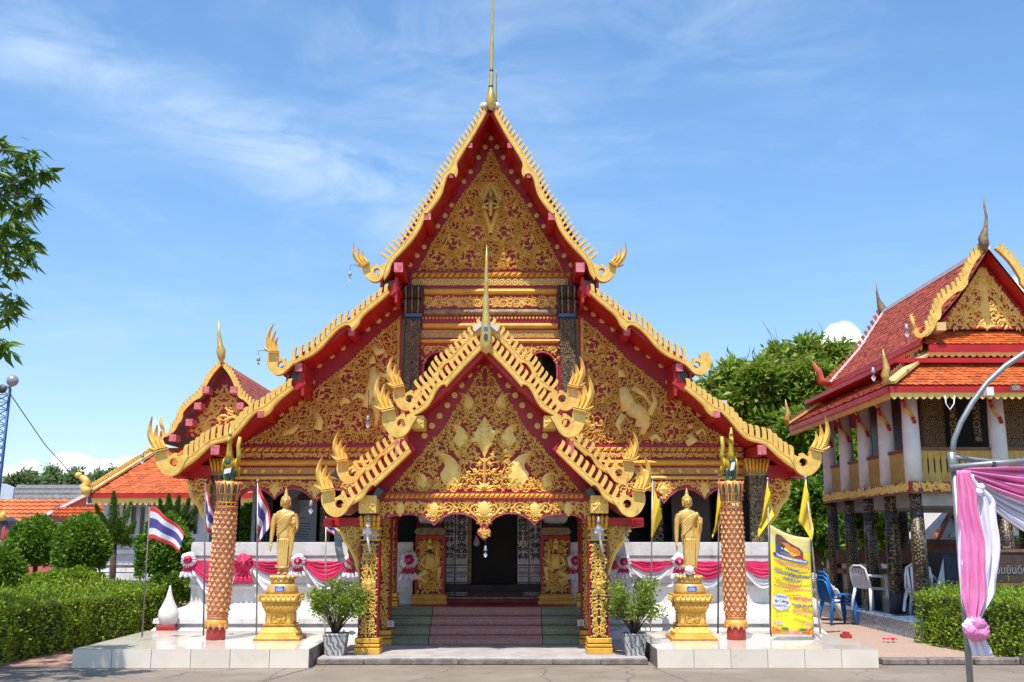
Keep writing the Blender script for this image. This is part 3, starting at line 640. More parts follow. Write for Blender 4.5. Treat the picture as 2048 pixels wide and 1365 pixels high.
# ---- purlins poking out under the eaves
for (px, py, s, Y0, Y1) in ((940, 291, .085, YB + .02, YW), (902, 351, .085, YB + .02, YW), (855, 433, .12, YB, YW), (797, 535, .16, YB - .02, YW), (703, 664, .12, YB + .12, YW), (597, 735, .13, YB + .05, YW), (521, 829, .11, YB - .02, YW), (430, 900, .15, YB - .04, YW)):
    a = P(px, py, Y0); mb = MB(); mb.box(a.x - s / 2, a.x + s / 2, Y0 + .012, Y1, a.z - s * .55, a.z + s * .55, 0); mb.box(a.x - s / 2 + .002, a.x + s / 2 - .002, Y0, Y0 + .012, a.z - s * .55 + .002, a.z + s * .55 - .002, 1)
    both('purlin', mb, ['red', 'pink_end'])
# vertical boards and wire grilles where one roof tier steps down to the next
for (x0, x1, y0, y1) in ((764, 788, 562, 590), (577, 602, 735, 775)):
    a = P(x0, y0, YB + .22); b = P(x1, y1, YB + .22); mb = MB()
    mb.box(a.x, b.x, YB + .24, YB + .26, b.z, a.z, 1)
    for u in range(9): 
        t = a.x + (b.x - a.x) * u / 8; mb.beam((t, YB + .225, b.z), (min(b.x, t + .12), YB + .225, a.z), .006, .006, 2)
        mb.beam((t, YB + .22, a.z), (min(b.x, t + .12), YB + .22, b.z), .006, .006, 2)
    for u in (a.x, b.x): mb.box(u - .025, u + .025, YB + .18, YB + .25, b.z - .05, a.z, 0)
    both('vent_grille', mb, ['red_faded', 'dark_inside', 'metal_grey'])
    both('eave_board', MB().box(b.x + .02, b.x + .07, YB + .15, YW, b.z - .15, a.z + .05), 'red')

# ---- rosettes along the raking red boards
ROS = MB().lathe([(.0, 0), (.5, 0), (.5, .14), (.34, .28), (.30, .16), (.2, .2), (.0, .5)], n=10).xf(Matrix.Rotation(math.pi / 2, 4, 'X')).mesh('rosette', ['gold_relief'])
def rosettes(pts, Y, r):
    for q in pts:
        a = P(q[0], q[1], Y)
        for x in (a.x, 2 * AX - a.x): part('rosette', ROS, None, temple, M=Matrix.Translation((x, Y, a.z)) @ Matrix.Scale(r * 2, 4))
rosettes([(970, 294.5), (957, 315.6), (940.7, 344), (928, 364), (903, 411), (890, 432), (875.6, 453), (848, 494.5), (834, 512), (820, 530.5)], YW - .002, .048)
part('rosette', ROS, None, temple, M=Matrix.Translation((AX, YW - .002, Z(277, YW))) @ Matrix.Scale(.1, 4))
rosettes([(790, 615), (774, 628), (757, 642), (735, 658.5), (686, 695.7), (663, 712), (638, 731), (624, 765), (602, 805), (582, 816), (562, 828), (517, 855), (494, 871), (804.5, 583), (804.5, 601.6)], YW - .002, .055)
rosettes([(954, 730), (939, 750), (923, 771), (909, 791), (894.6, 811), (879, 832), (864, 852), (849, 872)], YPW - .002, .046)

# ---- carved gilded panels
def both_vine(name, vn, mats='gold_relief'): return both(name, vn.mb, mats, kind='stuff')
def figure_px(vn, items, Y):
    """flat raised figures: capsules in pixel coordinates"""
    for pts, rad in items:
        W3 = [P(a, b, Y - .02) for a, b in pts]; k0 = len(vn.mb.v); vn.mb.tube(W3, [r * .0076 for r in rad], 8, 0, smooth=True); vn.mb.v[k0:] = [(x, Y - .03 + (y - Y + .03) * .38, z) for x, y, z in vn.mb.v[k0:]]
tp = px2([(984, 294), (961, 343), (926, 387), (891, 444), (865, 484), (836, 541), (984, 541)], YW - .004)
tp = [(min(x, AX), z) for x, z in tp]; tp[0] = (AX, tp[0][1]); tp[-1] = (AX, tp[-1][1])
part('recess_shade_panel', (lambda q: MB().prism(q + [(2 * AX - x, z) for x, z in q[::-1] if x < AX - .01], YW - .003, YW - .001))(tp[:6] + [(AX, tp[5][1])]), 'red_recess_shade', temple)  # sheet added to carry the painted recess shade behind the carving
v = Vine(YW - .004, .045)
nch = P(984, 405, YW)
v.fill(tp, .22, .05, .026, 14000, .92, .048, 3, avoid=[(AX, nch.z, .22), (AX, nch.z + .2, .14), (AX, nch.z - .25, .13)], dens=1.3, inner=.22)
v.border(tp[:6], .06, .08, .045)
both_vine('gable_relief', v)
mn = Vine(YW - .01, .03)
for k in (0, 1):
    pts = [(AX + x * .0092, nch.z + y * .0092) for x, y in ((0, 42), (-7, 26), (-15, 10), (-17, -6), (-12, -20), (-8, -34), (-3, -52), (0, -66))]
    mn.ribbon(chaikin([p if not k else (2 * AX - p[0], p[1]) for p in pts], 2), .055)
    for i in range(12):
        t = i / 12; mn.leaf(AX + (-1 if not k else 1) * .0092 * (4 + 14 * math.sin(t * 3.0)), nch.z + .0092 * (38 - 66 * t), (2.6 - t if not k else .55 + t), .09, .05)
part('niche_frame', mn.mb, 'gold_relief', temple, kind='stuff')
fig = MB(); c = Vector((AX, YW - .10, nch.z))
fig.ball(c + Vector((0, 0, .10)), (.045, .04, .05)); fig.lathe([(.045, .13), (.03, .18), (.012, .24), (.003, .34)], c, 10); fig.tube([c + Vector((0, 0, .08)), c + Vector((0, 0, -.08)), c + Vector((0, 0, -.30))], [.05, .065, .03], 10)
for s in (-1, 1): fig.tube([c + Vector((s * .05, 0, .05)), c + Vector((s * .15, 0, .0)), c + Vector((s * .13, -.02, -.10)), c + Vector((s * .02, -.05, -.04))], [.03, .026, .024, .02], 8)
for s in (-1, 1): fig.tube([c + Vector((s * .03, 0, -.16)), c + Vector((s * .16, -.01, -.12)), c + Vector((s * .15, 0, -.2))], [.03, .04, .02], 8)
part('deity_figure', fig, 'bronze_gold', temple)

# lower side panels with animals and dancers among the scrolls
lp_px = [(806, 628), (749, 676), (702, 722), (643, 768), (573, 829), (544, 855), (484, 888), (799, 888)]
lp = px2(lp_px, YW - .004)
def side_panel(seed, figs, mir):
    v = Vine(YW - .004, .045); av = []
    gp = MB().prism(lp, YW - .003, YW - .001); part('recess_shade_panel', gp.mirrored(AX) if mir else gp, 'red_recess_shade', temple)
    for pts, rad in figs:
        for q, r in zip(pts, rad): a = P(q[0], q[1], YW); av.append((a.x, a.z, r * .0070))
    v.fill(lp, .22, .06, .026, 16000, .93, .049, seed, avoid=av, dens=1.3, inner=.22)
    v.border(px2(lp_px[:7], YW - .004), .065, .085, .05)
    v.ribbon(px2([(802, 640), (802, 888)], YW), .10); figure_px(v, figs, YW)
    part('gable_relief', v.mb.mirrored(AX) if mir else v.mb, 'gold_relief', temple, kind='stuff')
def mx(figs): return [([(1957 - a, b) for a, b in p], r) for p, r in figs]       # right panel is authored in its own pixels, then reflected
figsL = [([(745, 735), (748, 762), (740, 790), (730, 815)], [8, 14, 13, 8]), ([(752, 748), (772, 752), (784, 768)], [7, 6, 3]), ([(745, 728), (744, 712)], [9, 6]), ([(745, 800), (755, 830), (752, 852)], [9, 7, 4]), ([(735, 800), (715, 790), (705, 800)], [7, 6, 3]),
         ([(745, 690), (756, 706), (770, 700)], [6, 11, 6]), ([(635, 860), (640, 842), (632, 825)], [12, 9, 5]), ([(680, 810), (690, 800), (700, 806)], [6, 9, 5]), ([(565, 868), (585, 862), (598, 850)], [6, 8, 5])]
figsR = mx([([(1242, 775), (1250, 800), (1255, 822)], [10, 19, 20]), ([(1240, 755), (1238, 740)], [11, 7]), ([(1255, 815), (1280, 828), (1293, 845)], [20, 19, 11]), ([(1268, 845), (1290, 850), (1280, 870)], [12, 16, 6]), ([(1245, 830), (1232, 850), (1240, 868)], [9, 7, 4]), ([(1295, 830), (1308, 805), (1300, 780)], [9, 7, 2]),
            ([(1262, 775), (1285, 790), (1300, 810)], [8, 6, 3]), ([(1375, 868), (1385, 880), (1370, 888)], [9, 12, 9]), ([(1380, 858), (1376, 848)], [7, 7]), ([(1390, 868), (1402, 858), (1410, 872)], [5, 4, 3]), ([(1298, 880), (1310, 872), (1320, 884)], [7, 7, 4])])
side_panel(11, figsL, False); side_panel(12, figsR, True)

# ---- bands of moulding between the upper columns
def band(name, x0, x1, y0, y1, Y, out, mat, round_=False, both_ends=True, parent=None):
    """horizontal moulding from pixel x0 to its mirror image"""
    a = P(x0, y1, Y); zt = Z(y0, Y); xr = 2 * AX - a.x if x1 is None else X(x1, y1, Y)
    mb = MB()
    if round_:
        n = 6; rows = []
        for i in range(n + 1):
            t = math.pi * i / n; rows.append([(a.x, Y - out * math.sin(t), (a.z + zt) / 2 + (zt - a.z) / 2 * math.cos(t)), (xr, Y - out * math.sin(t), (a.z + zt) / 2 + (zt - a.z) / 2 * math.cos(t))])
        mb.grid(rows, 0, False); 
        for j in (0, 1): mb.add([r[j] for r in rows], [tuple(range(n + 1))], 0)
    else: mb.box(a.x, xr, Y - out, Y + .0, a.z, zt)
    return part(name, mb, mat, parent or temple)
def rope(x0, x1, y0, y1, Y, out, step=.115, sl=.6, mat='gold_orange'):
    a = P(x0, y1, Y); zt = Z(y0, Y); xr = 2 * AX - a.x if x1 is None else X(x1, y1, Y); h = zt - a.z; mb = MB(); x = a.x
    while x < xr - step:
        q = [(x, a.z), (x + step * .86, a.z), (x + step * .86 + h * sl, zt), (x + h * sl, zt)]
        mb.add([(u, Y - .01, w) for u, w in q] + [((q[0][0] + q[1][0]) / 2 - .01, Y - out, a.z + h * .28), ((q[2][0] + q[3][0]) / 2 - .01, Y - out, zt - h * .28)], [(0, 1, 4), (1, 2, 5, 4), (2, 3, 5), (3, 0, 4, 5)], 0); x += step
    return part('rope_moulding', mb, mat, temple, kind='stuff')
def beads(x0, x1, yc, Y, r, step, mat='gold_orange'):
    a = P(x0, yc, Y); xr = 2 * AX - a.x; mb = MB(); x = a.x
    while x < xr: mb.ball((x, Y - .01, a.z), r, 0, 6, 4); x += step
    return part('bead_row', mb, mat, temple, kind='stuff')
band('frieze_board', 818, None, 544, 700, YW, .03, 'red_wall')
rope(820, None, 546, 556, YW - .03, .06)
band('frieze_board', 826, None, 558, 572, YW - .03, .025, 'gold_pattern')
mb = MB(); x = X(830, 565, YW); zc = Z(565, YW - .06); 
while x < 2 * AX - X(830, 565, YW):
    for k in range(8):
        a = k * math.pi / 4; mb.beam((x + .052 * math.cos(a), YW - .058, zc + .052 * math.sin(a)), (x + .052 * math.cos(a + .785), YW - .058, zc + .052 * math.sin(a + .785)), .012, .014)
    mb.ball((x, YW - .056, zc), (.024, .012, .024), 0, 6, 4); x += .124
part('medallion_row', mb, 'gold_relief', temple, kind='stuff')
band('gold_moulding', 848, None, 578, 590, YW - .03, .07, 'gold_orange', True)
band('frieze_board', 846, None, 592, 616, YW - .03, .01, 'red_wall')
fz = px2([(848, 594), (981, 594), (981, 615), (848, 615)], YW - .042); fz[1] = (AX, fz[1][1]); fz[2] = (AX, fz[2][1])
both_vine('frieze_relief', Vine(YW - .042, .02).fill(fz, .095, .05, .022, 1500, .9, .05, 5, dens=1.3))
band('worn_moulding', 848, None, 619, 631, YW - .03, .06, 'gold_worn', True)
beads(845, None, 637, YW - .04, .026, .066)
band('gold_moulding', 846, None, 647, 658, YW - .03, .07, 'gold_orange', True)
band('frieze_board', 842, None, 661, 676, YW - .03, .012, 'gold_pattern')
band('gold_moulding', 842, None, 679, 687, YW - .03, .06, 'gold_orange', True)
wf = px2([(843, 692), (981, 692), (981, 720), (915, 762), (911, 735), (898, 710), (877, 701), (856, 710), (844.5, 735), (843, 740)], YW - .004); wf[1] = (AX, wf[1][1]); wf[2] = (AX, wf[2][1])
both_vine('window_relief', Vine(YW - .034, .02).fill(wf, .11, .05, .022, 1800, .9, .05, 6, dens=1.3))

# ---- upper columns: lacquered shafts with petal capitals
for mir in (0, 1):
    sh = MB().prism(px2([(811, 634), (843, 634), (837, 805), (804, 805)], YW), YW - .16, YW - .005)
    cp = MB(); x0 = X(809, 600, YW - .2); x1 = X(845, 600, YW - .2)
    for r, (ya, yb) in enumerate(((574, 600), (600, 626))):
        za, zb = Z(ya, YW - .2), Z(yb, YW - .2)
        for i in range(6):
            x = x0 + (x1 - x0) * (i + .5) / 6; cp.tube([(x + (x - (x0 + x1) / 2) * .08, YW - .22, za), (x, YW - .18, zb)], [.030, .024], 6, i % 2)
    cp.box(x0, x1, YW - .18, YW - .01, Z(626, YW), Z(575, YW), 1)
    bl = MB().box(x0 + .01, x1 - .01, YW - .19, YW - .012, Z(633, YW - .2), Z(627, YW - .2))
    if mir: sh, cp, bl = sh.mirrored(AX), cp.mirrored(AX), bl.mirrored(AX)
    col_ = part('column', sh, 'black_lacquer', temple)
    vc = Vine(YW - .164, .008); xa_, xb_, xc_, xd_ = X(811, 640, YW - .16), X(843, 640, YW - .16), X(837, 805, YW - .16), X(804, 805, YW - .16); zt_, zb_ = Z(640, YW - .16), Z(800, YW - .16)
    hf = [((xa_ + xb_) / 2, zt_), (xa_ + .012, zt_), (xd_ + .012, zb_), ((xc_ + xd_) / 2, zb_)]; vc.fill(hf, .062, .035, .009, 2200, 1.0, .026, 140, dens=.7)
    sk = (xd_ - xa_) / (zb_ - zt_); xm_ = (xa_ + xb_) / 2; vc.mb.join(MB().join(vc.mb)) if False else None; half_ = vc.mb; mm = MB().join(half_); mm.v = [(2 * (xm_ + sk * (z - zt_)) - x, y, z) for x, y, z in mm.v]; half_.join(mm)
    if mir: half_ = half_.mirrored(AX)
    part('column_stencil', half_, 'gold_worn', col_, kind='stuff'); part('capital', cp, ['lichen', 'wood_dark'], col_); part('neck_band', bl, 'blue_paint', col_)
both('column_edge', MB().prism(px2([(801, 634), (806, 634), (801, 880), (796, 880)], YW), YW - .06, YW - .003), 'red_wall')

# ---- lower entablature and cusped fringe over the open bays
band('frieze_board', 470, None, 890, 962, YW, .03, 'red_wall')
rope(472, None, 895, 904, YW - .03, .05, .12)
band('frieze_board', 472, None, 905, 915, YW - .03, .02, 'red_wall')
fz = px2([(473, 906), (800, 906), (800, 915), (473, 915)], YW - .052)
both_vine('frieze_relief', Vine(YW - .052, .02).fill(fz, .045, .04, .02, 1500, .92, .045, 7, dens=1.3))
band('gold_moulding', 474, None, 920, 932, YW - .03, .09, 'gold_orange', True)
band('frieze_board', 472, None, 936, 949, YW - .03, .02, 'gold_pattern')
mb = MB(); 
for i in range(10): 
    a = P(490 + i * 36, 942, YW - .06); mb.lathe([(.0, 0), (.055, 0), (.03, .02), (.0, .03)], (0, 0, 0), 8); 
    for q in range(len(mb.v) - 32, len(mb.v)): x, y, z = mb.v[q]; mb.v[q] = (a.x + x, YW - .05 - z, a.z + y)
both('frieze_flower', mb, 'gold_relief', kind='stuff')
band('gold_moulding', 471, None, 952, 960, YW - .03, .07, 'gold', True)
YF = YW - .05
edge = [(471, 999), (478, 991), (490, 982), (503, 976), (514, 974.5), (528, 978), (540, 987), (549, 996), (556, 988), (570, 979), (589, 975), (605, 979), (619, 990), (630.5, 1004), (640, 993), (652, 981), (668, 976), (684, 979), (700, 988), (712, 1000), (724, 988), (740, 978), (760, 975), (780, 980), (800, 992)]
fr_px = [(470, 962), (800, 962)] + edge[::-1]
both('fringe_board', MB().prism(px2(fr_px, YF), YF, YF + .05), 'red_wall')
both('fringe_edge', (lambda e: MB().prism(e + [(x, z - .035) for x, z in e[::-1]], YF - .02, YF + .06))(px2(edge, YF)), 'red_faded')
both_vine('fringe_relief', Vine(YF - .003, .025).fill(px2([(472, 963), (800, 963)] + [(a, b - 3) for a, b in edge[::-1]], YF), .12, .05, .024, 3500, .92, .055, 8, dens=1.3))
for px in (549, 630.5):
    a = P(px, 978, YF - .03); v = Vine(YF - .012, .03)
    v.mb.add([(a.x - .09, YF - .01, a.z), (a.x, YF - .01, a.z - .17), (a.x + .09, YF - .01, a.z), (a.x, YF - .01, a.z + .13), (a.x, YF - .05, a.z)], [(0, 1, 4), (1, 2, 4), (2, 3, 4), (3, 0, 4)]); both('fringe_lozenge', v.mb, 'gold_relief')
# corner columns with petal capitals, and naga brackets under the eaves
cx = P(1512, 1000, 18.7).x
for mir in (0, 1):
    sh = MB().prism([(cx - .165, 1.55), (cx + .165, 1.55), (cx + .15, Z(945, 18.7)), (cx - .15, Z(945, 18.7))], 18.55, 18.85)
    cp = MB(); za, zb = Z(918, 18.6), Z(944, 18.6)
    for i in range(7):
        x = cx + (i - 3) * .055; cp.tube([(x * 1.0 + (i - 3) * .012, 18.48, za), (x, 18.54, zb)], [.03, .024], 6, 0)
    cp.box(cx - .2, cx + .2, 18.52, 18.86, zb - .07, zb, 1); cp.box(cx - .17, cx + .17, 18.55, 18.86, zb, za, 0)
    if mir: sh, cp = sh.mirrored(AX), cp.mirrored(AX)
    c_ = part('column', sh, 'black_lacquer', temple)
    vc = Vine(18.546, .008); vc.fill([(cx - .145, 1.6), (cx, 1.6), (cx, Z(950, 18.6)), (cx - .135, Z(950, 18.6))], .065, .03, .012, 2600, .95, .034, 150, dens=.8); vc.mb.join(vc.mb.mirrored(cx)); vm = vc.mb.mirrored(AX) if mir else vc.mb; part('column_stencil', vm, 'gold_worn', c_, kind='stuff'); part('capital', cp, ['gold_orange', 'gold_worn'], c_)
    br = MB(); q = [(cx + .19, Z(957, 18.7)), (cx + .62, Z(957, 18.7)), (cx + .62, Z(966, 18.7)), (cx + .56, Z(972, 18.7)), (cx + .58, Z(985, 18.7)), (cx + .50, Z(1000, 18.7)), (cx + .40, Z(1012, 18.7)), (cx + .34, Z(1030, 18.7)), (cx + .19, Z(1048, 18.7))]
    br.prism(smooth_cusps([(a, b) for a, b in q], 2), 18.66, 18.72); vb = Vine(18.655, .03); vb.fill(q, .13, .05, .03, 900, .9, .06, 9, dens=1.2); vb.ribbon(chaikin(q[2:], 2), .05)
    if mir: br = br.mirrored(AX); vb.mb = vb.mb.mirrored(AX)
    b_ = part('eave_bracket', br, 'red_wall', temple); part('bracket_relief', vb.mb, 'gold_relief', b_, kind='stuff')
    eb = MB().box(cx + .18, cx + .85, 18.5, 18.75, Z(957, 18.6), Z(932, 18.6)); part('eave_beam', eb.mirrored(AX) if mir else eb, 'red', temple)
    eb = MB().box(cx + .55, cx + .72, 18.0, 30, Z(957, 18.6), Z(945, 18.6)); part('eave_beam', eb.mirrored(AX) if mir else eb, 'red', temple)
# what stands in the open bays
part('patterned_wall', MB().box(X(515, 1000, 20.3), X(549, 1000, 20.3), 20.2, 20.4, .9, 3.3), 'lacquer_column', temple)
pl = part('information_panel', MB().box(X(569, 1040, 19.9), X(633, 1040, 19.9), 19.9, 19.94, .95, 2.6), 'grey_panel', temple)
mb = MB(); y_ = 1000
rg = random.Random(4)
for i in range(15):
    if i in (5, 6, 8): y_ += 5; continue
    x_ = 596 if i < 5 else 586; ln = rg.uniform(12, 34) if i < 7 else rg.uniform(25, 40)
    for k in range(int(ln / 4)): a = P(x_ + k * 4, y_, 19.895); mb.box(a.x, a.x + .026, 19.893, 19.899, a.z - .008, a.z + .008)
    y_ += 5.4
part('panel_lettering', mb, 'print_dark', pl, kind='stuff')
a = P(590, 985, 19.89); part('panel_picture', MB().prism(px2([(584, 1000), (598, 990), (600, 1026), (584, 1034)], 19.89), 19.886, 19.898), 'grey_wall', pl)
part('dark_beam', MB().box(X(597, 990, 19.8), X(625, 990, 19.8), 19.78, 19.85, Z(1000, 19.8), Z(989, 19.8)), 'wood_dark', temple)
for (xa, xb, Y, mt) in ((1302, 1326, 20.1, 'lacquer_wall'), (1344, 1420, 20.2, 'grey_wall'), (640, 660, 20.0, 'lacquer_wall'), (464, 474, 19.6, 'black_lacquer'), (1485, 1500, 19.6, 'black_lacquer')):
    part('bay_wall' if mt == 'grey_wall' else 'bay_pillar', MB().box(X(xa, 1040, Y), X(xb, 1040, Y), Y, Y + .2, .9, 3.25), mt, temple)
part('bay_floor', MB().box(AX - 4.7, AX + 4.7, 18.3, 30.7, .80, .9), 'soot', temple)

# ---- spires on the gable peaks
def spire(name, prof, Y, mats='bronze_gold', ring=None, tube=False):
    """(half width px, y px, x px)"""
    s = 1 / F_PX; pr = []
    for hw, py, px in prof:
        a = P(px, py, Y); k = (P(px + 1, py, Y) - a).length; pr.append((hw * k, a.z, a.x, Y))
    mb = MB().lathe(pr, (0, 0, 0), 14); o = part(name, mb, mats, temple)
    for (py, hw, px) in (ring or ()):
        a = P(px, py, Y); k = (P(px + 1, py, Y) - a).length; part('spire_ring', MB().lathe([(hw * k * .8, -.03), (hw * k, 0), (hw * k * .8, .03)], a, 12), 'metal_dark', o)
    return o
spire('spire', [(2, 221, 982), (6, 215, 982), (9.5, 204, 981.5), (9.5, 196, 981.5), (7, 186, 982), (4.5, 176, 982), (4, 165, 982.5), (4, 150, 983), (3, 141, 983), (3.2, 130, 983), (3.8, 100, 983.5), (3.2, 84, 984), (2.2, 50, 984.5), (1.8, 0, 985), (1.2, -60, 985.5), (.4, -130, 986)], YB - .02, ring=[(174, 5.2, 982), (142, 4, 983)])
part('lightning_rod', MB().tube([P(992.5, 212, YB + .3), P(993, 140, YB + .3)], [.016, .006], 6), 'bronze_gold', temple)
for s in (-1, 1):
    mb = MB().ball((AX + s * .11, YB + .12, TOPL[0][1] + .02), (.09, .12, .09), 0, 8, 6); part('ridge_cap', mb, 'white', temple)
ps = spire('spire', [(1, 709, 972), (8, 705, 972), (11.5, 694, 972), (12, 682, 972), (11, 668, 972), (9.5, 655, 972), (8.5, 642, 972), (7, 630, 972), (6, 615, 972), (5.2, 600, 972), (4.2, 560, 972.5), (3, 525, 973), (.8, 490, 973.5)], YP - .06)
a = P(972, 676, YP - .06); k = .0072
part('spire_eye', MB().prism([(a.x + x * k, a.z + z * k) for x, z in ((0, 8), (4, 2), (4, -4), (0, -9), (-4, -4), (-4, 2))], YP - .06 - .095, YP - .06 - .07), 'metal_dark', ps)
a = P(972, 660, YP - .06); part('spire_window', MB().box(a.x - 4 * k, a.x + 4 * k, YP - .06 - .082, YP - .1, a.z - 4 * k, a.z + 4 * k), 'blue_paint', ps)
for s in (-1, 1): both_ = part('ridge_cap', MB().beam((AX + s * .06, YP + 1.05, P(972, 700, YP).z + .60), (AX + s * .19, YP + 1.05, P(972, 700, YP).z + .49), .1, .06), 'white', temple)

# =================================================================== PORCH
PUL = px2([(970, 703), (905, 764), (856, 808), (810, 842)], YP); PUL[0] = (AX, PUL[0][1] + .01)
PLL = px2([(826, 893), (770, 946), (720, 990), (672, 1025)], YP)
plo = []
for ln in (PUL, PLL):
    mb, lo, up = slab(ln, YP + .11, YP + 1.2, .03, .08); plo.append(lo); both('porch_roof', mb, ['red', 'tile_red'])
    l2 = [(x, z + .5) for x, z in ln]; mb, lo2, up2 = slab(l2, YP + 1.21, 18.85, .03, .08); both('porch_roof', mb, ['red', 'tile_red'])
xp = X(757, 1000, YPW)
hp = [(x, z - .004) for x, z in plo[0] + plo[1]]
zb = Z(1001, YPW)
pw = hp[:4] + [(X(808, 880, YPW), hp[3][1] - .05), (X(808, 880, YPW), hp[4][1])] + [hp[4], hp[5], hp[6]] + [(X(740, 1000, YPW), zb)]
pw = [p for i, p in enumerate(pw) if i not in (6,)]
part('porch_gable', MB().prism(pw + [(2 * AX - x, z) for x, z in pw[::-1]][:-1], YPW, YPW + .1), 'red_wall', temple)
inf = [(x, z + .46) for x, z in hp[:4]] + [(hp[4][0], hp[4][1] + .42), (hp[7][0], hp[7][1] + .42), (hp[7][0], 2.32)]
part('porch_infill', MB().prism(inf + [(2 * AX - x, z) for x, z in inf[::-1]][:-1], YP + 1.22, YP + 1.26), 'red_wall', temple)
tp_px = [(972, 727), (949, 760), (912, 816), (886, 859), (832, 919), (776, 984), (972, 984)]
tp = px2(tp_px, YPW - .004); tp[0] = (AX, tp[0][1]); tp[-1] = (AX, tp[-1][1])
part('recess_shade_panel', (lambda q: MB().prism(q + [(2 * AX - x, z) for x, z in q[::-1] if x < AX - .01], YPW - .003, YPW - .001))(tp[:6] + [(AX, tp[5][1])]), 'red_recess_shade', temple)
v = Vine(YPW - .004, .034)
def Q(px, py): a = P(px, py, YPW); return (a.x, a.z)
k = .0072; av = []
for (px, py, ang, L, W) in ((916, 868, 1.2, .36, .16), (893, 935, 1.15, .52, .22), (935, 800, 1.3, .26, .11), (842, 958, 1.25, .24, .12)):
    x, z = Q(px, py); z -= L * .5; v.drop(x, z, ang - .1, L, W); av.append((x + .02, z + L * .35, W * .85)); av.append((x + .06, z + L * .75, W * .6))
    v.spiral(x + .05, z + .02, W * .9, .028, 1, 2.6, 1.1, True)
c0 = Q(972, 870); av.append((AX, c0[1], .215)); av.append((AX, c0[1] - .2, .15)); av.append((AX, c0[1] + .17, .13))
av.append((AX, Q(972, 970)[1], .13))
v.fill(tp, .25, .055, .019, 8000, .93, .047, 21, avoid=av, dens=1.05, inner=.2); v.border(tp[:6], .05, .065, .036)
both_vine('porch_relief', v)
v = Vine(YPW - .006, .05)
for i in range(10):       # the fluted lozenge in the middle
    a = 2 * math.pi * i / 10; v.leaf(AX, c0[1] - .02, a + .31, .20 if i % 5 else .30, .10, h=.03)
v.mb.add([(AX - .16, YPW - .02, c0[1]), (AX, YPW - .02, c0[1] - .34), (AX + .16, YPW - .02, c0[1]), (AX, YPW - .02, c0[1] + .27), (AX, YPW - .07, c0[1] - .02)], [(0, 1, 4), (1, 2, 4), (2, 3, 4), (3, 0, 4)])
for s in (-1, 1):
    for i in range(6): v.leaf(AX + s * .02, c0[1] - .22 + i * .075, (1.57 - s * .75), .17 - .012 * i, .05, h=.075)
c1 = Q(972, 975)
for i in range(7): v.leaf(AX, c1[1] - .05, math.pi * i / 6, .17, .07)
v.ribbon([(AX, c1[1] + .08), (AX, c1[1] + .42)], .03)
part('lozenge_relief', v.mb, 'gold_relief', temple)
# beam, rope moulding and the cusped fringe with its hanging heart
part('porch_beam', MB().box(X(748, 1000, YPW), 2 * AX - X(748, 1000, YPW), YPW - .09, YPW - .004, Z(1003, YPW), Z(985, YPW)), 'red_wall', temple)
def rope2():
    a = P(768, 997, YPW - .09); zt = Z(988, YPW - .09); xr = 2 * AX - a.x; mb = MB(); x = a.x; h = zt - a.z
    while x < xr - .05:
        mb.add([(x, YPW - .09, a.z), (x + .06, YPW - .09, a.z), (x + .085, YPW - .09, zt), (x + .025, YPW - .09, zt), (x + .04, YPW - .13, a.z + h / 2)], [(0, 1, 4), (1, 2, 4), (2, 3, 4), (3, 0, 4)]); x += .072
    part('rope_moulding', mb, 'gold_orange', temple, kind='stuff')
rope2()
YQ = YPW - .06
pe = [(754, 1052), (760, 1045), (772, 1036), (786, 1030), (799, 1027.5), (825, 1027.5), (845, 1030), (858, 1038), (868, 1049), (876, 1040), (886, 1032), (902, 1026.5), (918, 1025), (932, 1027), (945, 1033), (955, 1042), (962, 1052), (966.5, 1056)]
pf = px2([(754, 1002), (971, 1002)] + [(971, 1056)] + pe[::-1], YQ); pf[1] = (AX, pf[1][1]); pf[2] = (AX, pf[2][1])
both('fringe_board', MB().prism(pf, YQ, YQ + .05), 'red_wall')
both('fringe_edge', (lambda e: MB().prism(e + [(x, z - .022) for x, z in e[::-1]], YQ - .02, YQ + .06))(px2(pe, YQ)), 'red_faded')
v = Vine(YQ - .003, .025); av = []
for px in (868, 800): x, z = P(px, 1018, YQ).x, Z(1018, YQ); av.append((x, z, .075)); v.mb.ball((x, YQ - .003, z), (.07, .03, .11), 0, 10, 6)
v.fill(pf, .10, .045, .022, 2600, .92, .055, 31, avoid=av, dens=1.25); both_vine('fringe_relief', v)
zc = Z(1018, YQ); zh = Z(1068, YQ)
heart = [(0, -.095), (-.05, -.05), (-.095, .0), (-.10, .04), (-.07, .08), (-.03, .085), (0, .065), (.03, .085), (.07, .08), (.10, .04), (.095, 0), (.05, -.05)]
hb = MB().prism([(AX + x, zh + z) for x, z in heart], YQ - .01, YQ + .05); v = Vine(YQ - .013, .02)
v.fill([(AX + x * .85, zh + z * .85) for x, z in heart], .035, .03, .014, 500, .9, .045, 33, dens=1.3)
v.mb.ball((AX, YQ - .01, zc), (.09, .035, .12), 0, 12, 6)
for s in (-1, 1):
    for i in range(4): v.leaf(AX + s * .03, zc - .12 + .05 * i, 1.57 - s * (1.0 - .1 * i), .13, .06)
hh = part('fringe_heart', hb, 'red_faded', temple); part('heart_relief', v.mb, 'gold_relief', hh, kind='stuff')

